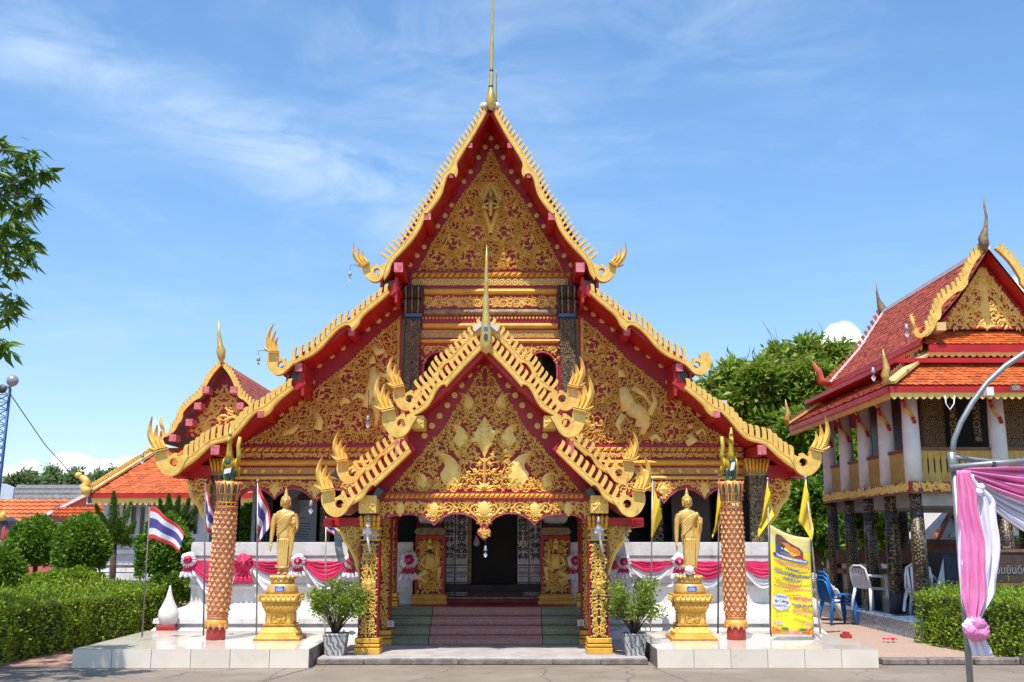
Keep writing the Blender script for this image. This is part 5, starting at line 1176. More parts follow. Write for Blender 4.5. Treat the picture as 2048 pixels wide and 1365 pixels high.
# =================================================================== ORNATE PILLARS WITH BIRDS
def petal_mesh():
    mb = MB(); o = [(0, -.46), (.30, -.34), (.50, -.02), (.26, .18), (0, .56), (-.26, .18), (-.50, -.02), (-.30, -.34)]
    v = [(x, 0, z) for x, z in o] + [(x * .78, -.24, z * .78) for x, z in o] + [(0, -.42, 0)]
    mb.add(v, [(i, (i + 1) % 8, 8 + (i + 1) % 8, 8 + i) for i in range(8)] , 1); mb.add(v, [(8 + i, 8 + (i + 1) % 8, 16) for i in range(8)], 0)
    return mb.mesh('petal', ['petal_orange', 'petal_ground'])
PET = petal_mesh()
def ornate_pillar(loc, lean, label, birdlabel, flip):
    H = 2.12; t = thing('ornate_pillar', label, 'pillar', (0, 0, 0), 'ornate bird pillars on the platforms'); r = lambda z: .132 + .018 * math.sin(min(1, z / H) * 3.1) 
    part('foot', MB().lathe([(.135, 0), (.135, .20), (.12, .21)], n=20), 'base_red', t, bevel=.004)
    cl = MB().lathe([(.142, .19), (.162, .21), (.165, .25), (.15, .29), (.14, .30)], n=20); c_ = part('lower_collar', cl, 'petal_orange', t)
    for i in range(11):
        a = i * 2 * math.pi / 11; M = Matrix.Rotation(a, 4, 'Z') @ Matrix.Translation((0, -.152, .20)) @ Matrix.Rotation(math.pi, 4, 'Y') @ Matrix.Diagonal((.075, .05, .11, 1)); part('petal', PET, None, c_, M=M)
    sh = part('shaft', MB().lathe([(r(z) - .004, z) for z in np.linspace(.28, 1.98, 12)], n=24), 'petal_ground', t)
    nr, nc = 21, 11
    for k in range(nr):
        z = .44 + k * (1.42 / (nr - 1))
        for i in range(nc):
            a = (i + (k % 2) * .5) * 2 * math.pi / nc
            part('petal', PET, None, sh, M=Matrix.Rotation(a, 4, 'Z') @ Matrix.Translation((0, -r(z) + .002, z)) @ Matrix.Diagonal((.076, .085, .080, 1)))
    for (z0, z1, rr, mt) in ((.30, .345, .148, 'coral'), (.345, .36, .152, 'petal_orange'), (.385, .40, .150, 'petal_orange'), (1.88, 1.895, .150, 'petal_orange'), (1.93, 1.96, .160, 'coral'), (1.96, 1.975, .165, 'petal_orange'), (2.02, 2.035, .158, 'petal_orange')):
        part('ring', MB().lathe([(rr - .012, z0), (rr, z0 + .004), (rr, z1 - .004), (rr - .012, z1)], n=20), mt, t)
    for zz in (.372, 1.912, 1.998):
        bd = MB()
        for i in range(14): a = i * 2 * math.pi / 14; bd.box(-.022, .022, -.012, .0, -.014, .014) if False else bd.ball((math.cos(a) * .145, math.sin(a) * .145, zz), (.018, .018, .016), 0, 6, 4)
        part('bead_ring', bd, 'coral', t, kind='stuff')
    cp = part('capital', MB().lathe([(.135, 2.035), (.14, 2.06), (.135, 2.12), (.145, 2.24), (.17, 2.345), (.02, 2.35)], n=20), 'petal_orange', t)
    for i in range(10):
        for (z0, z1, q) in ((2.045, 2.15, 0), (2.17, 2.33, 0)):
            a = (i + .5) * 2 * math.pi / 10; R = .146 if z0 < 2.1 else .150; M = Matrix.Rotation(a, 4, 'Z')
            part('niche', MB().prism([(-.018, z0), (.018, z0), (.018, z1 - .02), (0, z1), (-.018, z1 - .02)], -R - (.010 if z0 > 2.1 else 0), -R + .02).xf(M), 'niche_green', cp)
        a = i * 2 * math.pi / 10; part('leaf', MB().tube([(0, -.145, 2.05), (0, -.152, 2.2), (0, -.168, 2.31), (0, -.195, 2.35)], [.013, .016, .018, .006], 6).xf(Matrix.Rotation(a, 4, 'Z')), 'coral', cp)
    # the bird on top: legs, round chest, long neck, upright tail plume, crested head
    B = thing('swan_statue', birdlabel, 'bird statue', (0, 0, 0), 'gilded birds on the ornate pillars'); f = -1 if flip else 1
    bd = MB().ball((0, 0, .30), (.10, .14, .13), 0, 14, 10).tube([(f * -.01, -.05, .34), (f * -.012, -.08, .48), (f * -.022, -.07, .62), (f * -.025, -.075, .70)], [.085, .052, .040, .045], 12)
    bd.ball((f * -.025, -.09, .72), (.045, .065, .05), 0, 12, 8).tube([(f * -.025, -.13, .72), (f * -.025, -.17, .70), (f * -.025, -.185, .665)], [.028, .018, .006], 8)
    bd = part('body', bd, 'bird_gold', B)
    for s in (-1, 1): 
        lg = MB().lathe([(.042, 0), (.036, .02), (.030, .05), (.042, .14), (.058, .22)], (s * .055, -.02, 0), 10); part('leg', lg, 'bird_green', B)
        wg = MB().ball((s * .105, .02, .30), (.03, .12, .12), 0, 10, 8).tube([(s * .12, .05, .26), (s * .13, .10, .18), (s * .125, .13, .06)], [.035, .03, .006], 8); part('wing', wg, 'bird_gold', B)
        part('foot', MB().ball((s * .055, -.06, .012), (.035, .06, .014), 0, 8, 5), 'bird_gold', B)
    tl = MB().tube([(f * .10, .10, .34), (f * .115, .08, .48), (f * .095, .06, .62), (f * .115, .05, .78)], [.04, .042, .036, .03], 8); part('tail_plume', tl, 'bird_scale', B)
    hs = MB().tube([(f * -.025, -.07, .66), (f * -.03, -.055, .80), (f * -.04, -.05, .93)], [.05, .034, .012], 8)
    for k in range(4): hs.ball((f * -.028, -.098 + k * .004, .70 + k * .035), (.026, .02, .014), 1, 6, 4)
    part('crest', hs, ['bird_scale', 'bird_green'], B)
    ey = MB().lathe([(.052, 0), (.05, .012), (.03, .016), (.0, .018)], n=14).xf(Matrix.Translation((f * -.012, -.135, .335)) @ Matrix.Rotation(math.pi / 2, 4, 'X')); part('breast_boss', ey, 'bird_green', B)
    cd = MB().prism([(-.055, .12), (.06, .15), (.066, .235), (-.048, .205)], -.165, -.160) if not flip else MB().prism([(-.03, .17), (.035, .20), (.06, .33), (-.005, .31)], -.165, -.160)
    cd = part('hanging_card', cd, 'flag_white', B)
    R = Matrix.Rotation(lean, 4, 'Y')
    for o in (t, B): o.rotation_euler = (0, lean, 0)
    t.location = loc; B.location = Vector(loc) + R @ Vector((0, 0, 2.345 * .96)); t.scale = (1, 1, .96); B.scale = (.86, .86, .86)
    return t
a, b = P(431, 1278, 15.55), P(1473, 1276, 15.55)
ornate_pillar((a.x, 15.55, .245), .035, 'orange petal covered pillar among the national flags', 'gilded bird with a card held upright on the pillar among national flags', False)
ornate_pillar((b.x, 15.55, .245), .0, 'orange petal covered pillar among the yellow flags', 'gilded bird facing the yellow flags with a slanting grey card', True)

# =================================================================== FLAGS
def flag(label, group, pole, Y, cloth, stripes, rp=.014, pole_mat='steel_pole', waves=2.2, amp=.05, wheel=None, seed=0):
    base, topp = P(*pole[0], Y), P(*pole[1], Y); t = thing('flag', label, 'flag', (base.x, Y, base.z), group)
    part('flagpole', MB().tube([base, topp], [rp, rp * .8], 8).ball(topp, rp * 1.6, 0, 8, 6), pole_mat, t)
    n, m = 20, 28; rows = []; (A, B, C, Dd) = cloth[:4]; bow = cloth[4] if len(cloth) > 4 else (0, 0)
    for i in range(n + 1):
        v = i / n; r = []
        for j in range(m + 1):
            u = j / m; px = (A[0] * (1 - v) + Dd[0] * v) * (1 - u) + (B[0] * (1 - v) + C[0] * v) * u + bow[0] * math.sin(math.pi * u); py = (A[1] * (1 - v) + Dd[1] * v) * (1 - u) + (B[1] * (1 - v) + C[1] * v) * u + bow[1] * math.sin(math.pi * u)
            q = P(px, py, Y); r.append((q.x, Y + amp * math.sin(u * waves * 6.283 + v * 1.3 + seed) * min(1, u * 3), q.z + .012 * math.sin(u * 9 + seed)))
        rows.append(r)
    mf = None; mats = ['flag_yellow']
    if stripes: mats = ['flag_red', 'flag_white', 'flag_blue']; mf = lambda i, j: (0, 1, 2, 2, 1, 0)[min(5, int((i + .5) / n * 6))]
    cl = part('flag_cloth', MB().grid(rows, 0, True, mf), mats, t)
    s = cl.modifiers.new('thickness', 'SOLIDIFY'); s.thickness = .004
    if wheel:
        u0, v0, ru, rv_ = wheel; wb = MB()
        def at(u, v):
            fi, fj = min(max(v, 0), .999) * n, min(max(u, 0), .999) * m; i, j = int(fi), int(fj); a = Vector(rows[i][j]); return a.lerp(Vector(rows[i][j + 1]), fj - j) + (Vector(rows[i + 1][j]) - a) * (fi - i) + Vector((0, -.006, 0))
        for q in range(20):
            a0, a1 = q * 2 * math.pi / 20, (q + 1) * 2 * math.pi / 20
            wb.add([at(u0 + ru * k * math.cos(a), v0 + rv_ * k * math.sin(a)) for k, a in ((1, a0), (1, a1), (.8, a1), (.8, a0))], [(0, 1, 2, 3)])
            if q % 2 == 0: wb.add([at(u0 + ru * k * math.cos(a), v0 + rv_ * k * math.sin(a)) for k, a in ((.8, a0 - .05), (.8, a0 + .05), (.15, a0 + .3), (.15, a0 - .3))], [(0, 1, 2, 3)])
        part('wheel_emblem', wb, 'flag_orange', t)
    return t
NF, YFg = 'national flags on the left platform', 'yellow flags on the right platform'
flag('red white and blue flag flying out from a leaning dark pole', NF, ((284, 1275), (300, 1010)), 15.5, ((299, 1012), (370, 1070), (360, 1106), (296, 1080), (0, -8)), True, .013, 'rust_pole', 1.6, .05)
flag('red white and blue flag hanging half hidden behind the orange pillar', NF, ((407, 1272), (411, 962)), 15.7, ((411, 968), (432, 1040), (424, 1068), (413, 1062)), True, .013, 'rust_pole', 1.2, .04, seed=1)
flag('red white and blue flag drooping beside the golden statue', NF, ((513, 1270), (515.5, 962)), 16.2, ((516, 972), (543, 1050), (518, 1086), (514, 1062), (2, -10)), True, .014, 'steel_pole', 1.3, .05, seed=2)
flag('small red white and blue flag under the porch eave by the potted shrub', NF, ((650, 1268), (652, 1036)), 16.6, ((652, 1038), (681, 1052), (676, 1074), (652, 1058), (0, 4)), True, .012, 'steel_pole', 1.2, .03, seed=3)
flag('yellow wheel flag hanging on the pole nearest the porch', YFg, ((1301, 1262), (1305, 958)), 16.6, ((1306, 965), (1325, 1035), (1303, 1080), (1302, 1076)), False, .013, 'steel_pole', 1.0, .05, (.42, .55, .25, .25), 1)
flag('yellow flag drooping between the golden statue and the orange pillar', YFg, ((1436, 1268), (1438, 952)), 16.0, ((1438, 958), (1452, 1030), (1424, 1076), (1430, 1058)), False, .014, 'rust_pole', 1.0, .05, None, 2)
flag('yellow wheel flag on the pole at the left edge of the banner', YFg, ((1541, 1268), (1535, 958)), 15.9, ((1534, 965), (1549, 1030), (1514, 1075), (1524, 1040)), False, .014, 'steel_pole', 1.0, .05, (.5, .5, .3, .22), 3)
flag('yellow wheel flag on the leaning pole at the right edge of the banner', YFg, ((1641, 1268), (1611, 955)), 15.6, ((1610, 962), (1626, 1060), (1622, 1084), (1597, 1042), (3, 0)), False, .015, 'steel_pole', 1.0, .05, (.55, .5, .25, .3), 4)

# =================================================================== EVENT BANNER (Thai lettering)
def text_mesh(s, size, align='CENTER', bold=0.0):
    c = bpy.data.curves.new('lettering', 'FONT'); c.body = s; c.size = size; c.align_x = align; c.offset = bold; c.resolution_u = 2; c.extrude = .0005
    o = bpy.data.objects.new('lettering', c); COL.objects.link(o); bpy.context.view_layer.update()
    me = bpy.data.meshes.new_from_object(o.evaluated_get(bpy.context.evaluated_depsgraph_get())); bpy.data.objects.remove(o); bpy.data.curves.remove(c)
    return me
def banner():
    Y = 15.35; cr = [P(1541, 1050, Y), P(1624, 1076, Y), P(1632, 1272, Y), P(1543, 1268, Y)]
    W, Hh = (cr[1] - cr[0]).length, (cr[3] - cr[0]).length
    t = thing('event_banner', 'yellow vertical event banner printed with lettering and a reclining statue picture', 'banner', (cr[3].x, Y, .245))
    def at(u, v, d=0.0):
        a = cr[0].lerp(cr[1], u).lerp(cr[3].lerp(cr[2], u), v); sag = .05 * math.sin(math.pi * u) * (1 - v) ** 2
        return Vector((a.x, Y + .10 * u + .012 * math.sin(u * 5 + v * 9) - d, a.z - sag))
    n, m = 30, 14
    cl = part('banner_cloth', MB().grid([[at(j / m, i / n) for j in range(m + 1)] for i in range(n + 1)], 0, True, lambda i, j: 1 if i < 5 else 0), ['banner_yellow', 'banner_cream'], t)
    s = cl.modifiers.new('thickness', 'SOLIDIFY'); s.thickness = .004; s.offset = 1
    fr = MB()
    for u in (0.0, 1.0): fr.tube([at(u, 0, -.03), at(u, 1.02, -.03)], .012, 6)
    fr.tube([at(0, .02, -.03), at(1, .02, -.03)], .01, 6); fr.tube([at(.5, .3, -.03), at(.5, 1.0, -.5)], .01, 6); part('banner_frame', fr, 'metal_dark', t)
    D_ = [.004]
    def shape(name, pts, mat):
        D_[0] += .0006; pts = [(a, b) for a, b in pts]; d = D_[0]
        dense = []
        for (a, b), (c, e) in zip(pts, pts[1:] + pts[:1]): dense += [(a + (c - a) * k / 4, b + (e - b) * k / 4) for k in range(4)]
        tri = tessellate_polygon([[Vector((a, b, 0)) for a, b in dense]]); return part(name, MB().add([at(a, b, d) for a, b in dense], tri), mat, t)
    def ell(cx, cy, rx, ry, n=18): return [(cx + rx * math.cos(i * 2 * math.pi / n), cy + ry * math.sin(i * 2 * math.pi / n)) for i in range(n)]
    shape('picture', [(.12, .075), (.26, .045), (.45, .085), (.70, .12), (.80, .16), (.80, .235), (.12, .235)], 'ink_brown')
    shape('picture', [(.13, .165), (.40, .185), (.52, .212), (.13, .208)], 'ink_ribbon'); shape('picture', [(.14, .215), (.55, .225), (.80, .175), (.81, .235), (.14, .235)], 'ink_red')
    shape('picture', [(.14, .065), (.22, .055), (.27, .075), (.34, .10), (.42, .09), (.52, .125), (.66, .135), (.74, .16), (.66, .185), (.50, .185), (.40, .15), (.20, .10)], 'ink_orange'); shape('picture', ell(.19, .065, .055, .016), 'ink_brown')
    for i in range(5): shape('picture', ell(.28 + i * .08, .172 + i * .006, .02, .010, 8), 'banner_yellow')
    shape('ribbon', [(.04, .255), (.10, .238), (.88, .238), (.95, .256), (.88, .275), (.10, .275)], 'ink_ribbon')
    shape('date_disc', ell(.235, .700, .215, .082, 28), 'ink_white')
    shape('flower_print', [(.005, .93), (.2, .955), (.5, .97), (.8, .955), (.995, .92), (.995, .998), (.005, .998)], 'ink_orange')
    for (x, y, r) in ((.08, .89, .05), (.16, .905, .055), (.23, .90, .06), (.12, .935, .05), (.80, .895, .06), (.88, .91, .055), (.94, .89, .05), (.86, .94, .05), (.35, .97, .06), (.45, .985, .07), (.56, .975, .06), (.66, .985, .06)):
        for k in range(5): shape('flower_print', [(x, y + .012), (x + r * math.cos(2.2 - k * .32 + 0.3), y - r * .38 * math.sin(2.2 - k * .32 + .3)), (x + r * .8 * math.cos(2.0 - k * .32), y - r * .2 * math.sin(2.0 - k * .32))], 'ink_lotus')
    for (x, y) in ((.30, .945), (.72, .95)): shape('leaf_print', ell(x, y, .09, .014), 'ink_green')
    def line(s, u, v, size, mat, bold=.0, width=None):
        D_[0] += .0006; me = text_mesh(s, size, 'CENTER', bold); V = np.empty(len(me.vertices) * 3, np.float32); me.vertices.foreach_get('co', V); V = V.reshape(-1, 3)
        k = 1.0
        if width: k = width * W / max(1e-6, V[:, 0].max() - V[:, 0].min()); 
        out = [at(u + x * k / W, v - y / Hh, D_[0] + .001 - z) for x, y, z in V]; me.vertices.foreach_set('co', np.array(out, np.float32).ravel()); me.materials.append(MATS[mat]); me.update()
        return part('lettering', me, None, t)
    line('วัดพระนอน ร่วมกับ เทศบาลเมืองแพร่', .5, .265, .046, 'ink_white', .002, .76)
    line('ขอเชิญทุกท่านร่วมงานทำบุญ', .5, .325, .062, 'ink_pink', .002, .86)
    line('งานประเพณี', .5, .375, .052, 'ink_blue', .0015, .34); line('“เดือน ๙ ไหว้พระเจ้านอน”', .5, .432, .075, 'ink_blue', .0025, .92)
    line('ประจำปี ๒๕๖๗', .5, .478, .06, 'ink_blue', .0018, .48); line('ณ วัดพระนอน', .5, .530, .05, 'ink_pink', .0015, .40); line('ตำบลในเวียง อำเภอเมืองแพร่ จังหวัดแพร่', .5, .562, .046, 'ink_pink', .0012, .90)
    line('ระหว่างวันที่', .235, .660, .042, 'ink_blue', .001, .26); line('๑๙-๒๑', .235, .708, .075, 'ink_blue', .003, .34); line('มิถุนายน ๒๕๖๗', .235, .745, .04, 'ink_blue', .001, .36)
    line('ขอเชิญร่วม', .72, .662, .075, 'ink_pink', .004, .42); line('ทานสุข ๑๒ ราศี', .72, .722, .062, 'ink_blue', .0025, .48); line('เมืองบันดีศรีนครชุม', .72, .778, .058, 'ink_pink', .002, .48)
banner()

# =================================================================== PINK AND WHITE SWAGS ON THE BASE
def drape(p0, p1, sag0, sag1, Y, n=26, folds=5, amp=.035, slope=0.25):
    """cloth hung between two points (pixels): rows are the hanging folds"""
    rows = []; m = 14
    for i in range(m + 1):
        v = i / m; r = []
        for j in range(n + 1):
            u = j / n; c = 4 * u * (1 - u); e = min(1, 6 * u, 6 * (1 - u)); px = p0[0] + (p1[0] - p0[0]) * u; py = p0[1] + (p1[1] - p0[1]) * u + c * (sag0 + (sag1 - sag0) * v) + (1 - e) * v * 6
            q = P(px, py, Y); r.append((q.x, Y - .02 - amp * c * (.6 + .38 * math.sin(v * folds * 6.283 + u * 2 + p0[0]) + .28 * math.sin(v * folds * 12.1 - u * 3 + p0[0] * .7) + .15 * math.sin(v * folds * 27 + u * 9)) - .03 * v * c, q.z + .004 * math.sin(u * 25 + v * 7)))
        rows.append(r)
    return MB().grid(rows)
def swag(label, p0, p1, sag, wsag, Y):
    a = P(*p0, Y); t = thing('cloth_swag', label, 'swag', (a.x, Y, a.z), 'pink and white swags along the base')
    s = part('pink_drape', drape(p0, p1, 2, sag, Y), 'cloth_pink', t).modifiers.new('t', 'SOLIDIFY'); s.thickness = .004
    s = part('white_drape', drape((p0[0], p0[1] + 2), (p1[0], p1[1] + 2), sag * .86, wsag, Y + .02, folds=3), 'cloth_white', t).modifiers.new('t', 'SOLIDIFY'); s.thickness = .004
def rosette(label, px, py, r, Y, mats, tail):
    c = P(px, py, Y); t = thing('cloth_rosette', label, 'rosette', (c.x, Y, c.z), 'cloth rosettes between the swags'); rg = random.Random(int(px))
    def ruff(R, z, m, name, dy, n=40):
        rows = []
        for k in range(5):
            q = k / 4; rows.append([(c.x + R * (.25 + .75 * q) * math.cos(a) * (1 + .08 * math.sin(a * 5 + px)), Y - dy - .05 * (1 - q) + .03 * math.sin(j * 2.4) * q, c.z + z + R * (.25 + .75 * q) * math.sin(a) * (1 + .07 * math.cos(a * 4 + px))) for j, a in enumerate([2 * math.pi * j / n for j in range(n + 1)])])
        s = part(name, MB().grid(rows), m, t).modifiers.new('t', 'SOLIDIFY'); s.thickness = .004
    ruff(r, 0, mats[0], 'outer_ruffle', .05); ruff(r * .55, 0, mats[1], 'inner_ruffle', .09)
    if tail:
        rows = []
        for i in range(8):
            v = i / 7; rows.append([(c.x + (j / 12 - .5) * r * (1.0 + 1.4 * v), Y - .05 + .025 * math.sin(j * 2.2 + v), c.z - r * .5 - v * r * 1.7 - .015 * math.sin(j * 1.7)) for j in range(13)])
        for (a, b, m) in ((0, 5, mats[1]), (4, 8, mats[0])):
            s = part('tail', MB().grid(rows[a:b]), m, t).modifiers.new('t', 'SOLIDIFY'); s.thickness = .004
YS = 17.93; PW = ('cloth_white', 'cloth_pink'); PP = ('cloth_pink', 'cloth_pink')
swag('pink and white cloth swag at the outer left end, behind the orange pillar', (380, 1119), (486, 1121), 52, 76, YS)
swag('pink and white cloth swag hung behind the left golden statue', (500, 1121), (592, 1121), 28, 66, YS)
swag('pink and white cloth swag between the left golden statue and the potted shrub', (608, 1121), (696, 1121), 42, 62, YS)
swag('pink and white cloth swag behind the right potted shrub', (1212, 1121), (1243, 1121), 18, 50, YS); swag('pink and white cloth swag between the right potted shrub and the right golden statue', (1255, 1121), (1348, 1121), 24, 45, YS)
swag('pink and white cloth swag from the right golden statue to the orange pillar', (1368, 1121), (1460, 1121), 40, 56, YS); swag('pink and white cloth swag between the right orange pillar and the yellow banner', (1478, 1121), (1575, 1121), 34, 54, YS)
rosette('white and pink cloth knot at the far outer end of the left swags', 379, 1120, .13, YS, PW, True); rosette('all crimson cloth rosette between the orange pillar and the left statue', 489, 1126, .15, YS, PP, True)
rosette('white ruffled cloth rosette with pink heart beside the left statue', 598, 1122, .12, YS, PW, True); rosette('white ruffled rosette half hidden by the left porch bracket', 703, 1122, .13, YS, PW, True)
rosette('white ruffled rosette inside the porch, left of the doorway', 819, 1120, .15, YS - .02, PW, True); rosette('white ruffled rosette inside the porch, right of the doorway', 1150, 1122, .14, YS - .02, PW, True)
rosette('white ruffled rosette behind the right potted shrub', 1247, 1124, .12, YS, PW, True); rosette('white ruffled rosette behind the right golden statue', 1357, 1123, .13, YS, PW, True)

# =================================================================== POTTED SHRUBS
def marblemat():
    m, n, b, out = _new('pot_marble'); tc = n.new('ShaderNodeTexCoord').outputs['Object']
    w_ = n.new('ShaderNodeTexWave', ins={'Vector': n.new('ShaderNodeMapping', ins={'Vector': tc, 'Rotation': (0, .35, .4)}).outputs[0], 'Scale': 5.5, 'Distortion': 7, 'Detail': 4, 'Detail Scale': 2.0}).outputs['Fac']
    n.l.new(n.mix(n.smooth(w_, .25, .6), (0.16, 0.155, 0.15), (0.50, 0.48, 0.46)), b.inputs['Base Color']); b.inputs['Roughness'].default_value = .45
marblemat()
def potted(label, x, y, z, seed, cx, cz, rx, rz):
    rg = np.random.default_rng(seed); t = thing('potted_shrub', label, 'potted plant', (x, y, z), 'potted shrubs beside the porch')
    part('pot', MB().square([(.105, 0), (.115, .01), (.158, .355), (.165, .36), (.165, .385), (.145, .385), (.145, .34), (.0, .34)], (x, y, z)), 'pot_marble', t, bevel=.006)
    part('soil', MB().square([(.14, .342), (.0, .345)], (x, y, z)), 'soil', t)
    st = MB(); tips = []
    for i in range(40):
        a = rg.uniform(0, 6.28); q = math.sqrt(rg.uniform(.05, 1)); el = rg.uniform(-.55, 1.0); e = Vector((x + cx + rx * q * math.cos(a), y + rx * .8 * q * math.sin(a), z + cz + rz * el * math.sqrt(max(.05, 1 - q * q * .8))))
        b0 = Vector((x + rg.uniform(-.03, .03), y + rg.uniform(-.03, .03), z + .36)); m = b0.lerp(e, .5) + Vector((rg.normal(0, .03), rg.normal(0, .03), .05)); st.tube([b0, m, e], [.011, .007, .003], 5); tips += [m.lerp(e, .45), m.lerp(e, .75), e, e, e + Vector((rg.normal(0, .03), rg.normal(0, .03), .03))]
    part('stem', st, 'bark', t, kind='stuff')
    pts = np.repeat(np.array([tuple(q) for q in tips]), 17, 0); pts = pts + rg.normal(0, .042, pts.shape); d = unit(pts - np.array([[x + cx * .5, y, z + .5]])) + np.array([0, 0, .25])
    part('foliage', np_mesh('foliage', *leaf_arrays(pts, d, .055, .027, .1, 1.0), 'leaf_pot'), None, t)
potted('bushy potted shrub in a marbled square pot, the yellower of the pair', P(671, 1308, 15.0).x, 15.0, .0, 5, .02, .76, .40, .30); potted('bushy potted shrub in a marbled square pot, the greener one by the yellow flags', P(1269, 1308, 15.0).x, 15.0, .0, 6, -.01, .76, .42, .36)
for o in [q for q in SC.objects if q.name.startswith('potted_shrub')]: pass

# =================================================================== BUD FINIAL
a = G(338, 1268); t = thing('bud_finial', 'white bud shaped stone finial on a stepped red base beside the hedge', 'finial', (a.x, 17.9, 0)); a = P(335, 1262, 17.3); a.y = 17.3
part('bud', MB().lathe([(.10, .30), (.12, .33), (.15, .40), (.165, .46), (.15, .54), (.10, .64), (.055, .74), (.025, .86), (.008, .93)], (a.x, 17.3, 0), 20), 'white_aged', t)
part('stepped_base', MB().square([(.26, 0), (.26, .10), (.20, .10), (.20, .18), (.14, .18), (.14, .30), (.12, .31)], (a.x, 17.3, 0)), 'base_red', t)

# =================================================================== WIND BELLS
def bell(label, p_arm, p_bell, Y, sc=1.0, hook=True):
    a, b = P(*p_arm, Y), P(*p_bell, Y); t = thing('wind_bell', label, 'wind bell', tuple(b), 'small wind bells hung about the temple')
    part('wire', MB().tube([a, Vector((b.x, Y, a.z - .01 if hook else a.z)), b], .005 * sc, 5), 'metal_dark', t)
    part('bell', MB().lathe([(.004, .05), (.018, .04), (.024, .0), (.034, -.03), (.030, -.034), (.0, -.03)], b, 10).xf(Matrix.Translation(b) @ Matrix.Scale(sc, 4) @ Matrix.Translation(-b)), 'bell_grey', t)
    part('clapper', MB().tube([b, b + Vector((0, 0, -.05))], .003, 4).prism([(b.x, b.z - .05), (b.x - .03, b.z - .09), (b.x - .02, b.z - .12), (b.x, b.z - .14), (b.x + .02, b.z - .12), (b.x + .03, b.z - .09)], b.y - .003, b.y + .003).xf(Matrix.Translation(b) @ Matrix.Scale(sc, 4) @ Matrix.Translation(-b)), 'bell_white', t)
for lb, pa, pb, Y, s in (('small wind bell on a wire off the crest of the topmost gable', (720, 530), (700, 548), 17.9, 1), ('small wind bell on a wire off the middle roof tier naga crest', (540, 701), (517, 718), 17.9, 1.1), ('small wind bell on a wire off the lowest roof tier naga crest', (308, 904), (285, 911), 17.9, 1.1),
                         ('wind bell hanging in front of the carved gable panel above the porch roof', (736, 780), (736, 838), 16.6, 1.1), ('wind bell hanging below the heart shaped fringe over the doorway', (972, 1081), (971, 1098), 15.2, .9), ('wind bell hanging by the porch pillar capital near the national flags', (735, 1026), (736, 1036), 14.9, 1), ('wind bell hanging by the porch pillar capital near the yellow flags', (1197, 1026), (1197, 1040), 14.9, 1),
                         ('wind bell in the open bay behind the golden statue near the national flags', (622, 990), (622, 1008), 18.6, 1.3), ('dark wind bell in the open bay behind the first yellow flag', (1318, 990), (1318, 1005), 18.6, 1.3), ('wind bell under the porch eave by the greener potted shrub', (1253, 1045), (1254, 1068), 15.1, 1)): bell(lb, pa, pb, Y, s)
for i, px in enumerate((734, 1198)):
    a = P(px, 1062, 14.98); t = thing('tassel_garland', ['white tassel garland on the porch pillar near the national flags', 'white tassel garland on the porch pillar near the yellow flags'][i], 'garland', tuple(a), 'white tassel garlands on the porch pillars')
    mb = MB()
    for k in range(16): mb.ball(a + Vector((random.uniform(-.05, .05), -.0, random.uniform(-.045, .03))), .022, 0, 6, 4)
    part('garland_flowers', mb, 'cloth_white', t); part('tassel', MB().tube([a, a + Vector((.015, 0, -.12)), a + Vector((.05, 0, -.30))], [.016, .018, .012], 6), 'cloth_white', t)
for i, (px, py, m_, l) in enumerate(((676, 1062, 'bell_grey', 'grey striped paper streamer hanging under the porch eave'), (699, 1075, 'board_orange', 'brown orange paper streamer hanging under the porch eave'))):
    a = P(px, py, 15.3); rows = [[(a.x + s_ * (.055 if not i else .03) + .07 * (k / 8) ** 2, 15.3 + .02 * math.sin(k), a.z - k * .055) for s_ in (-1, 1)] for k in range(9)]
    o = part('paper_streamer', MB().grid(rows, 0, False, lambda i_, j_: i_ % 2), [m_, 'metal_grey' if not i else 'wood_brown']); o.modifiers.new('t', 'SOLIDIFY').thickness = .003; tag(o, l, 'streamer', 'paper streamers')

# ---- dry leaves and grit scattered on the court
n = 260; p = np.stack([RNG.uniform(-8, 8, n), RNG.uniform(11.5, 14.15, n), np.full(n, .006)], 1); k_ = RNG.uniform(0, 1, n) < .6; p[k_, 1] = 14.58 - np.abs(RNG.normal(0, .35, k_.sum())); p = p[~((p[:, 1] > 14.18) & ((p[:, 0] < -2.7) | (p[:, 0] > 1.9)))]
pm('dry_leaf', (0.22, 0.13, 0.05), (0.30, 0.24, 0.10), 30, 0.8)
V, F = leaf_arrays(p, np.stack([RNG.normal(0, 1, len(p)), RNG.normal(0, 1, len(p)), np.zeros(len(p))], 1), .05, .022, 0, .1, 4.0)
V[:, 2] = np.abs(V[:, 2]) * .5 + .003; o = link('fallen_leaves', np_mesh('fallen_leaves', V, F, 'dry_leaf')); o['kind'] = 'stuff'

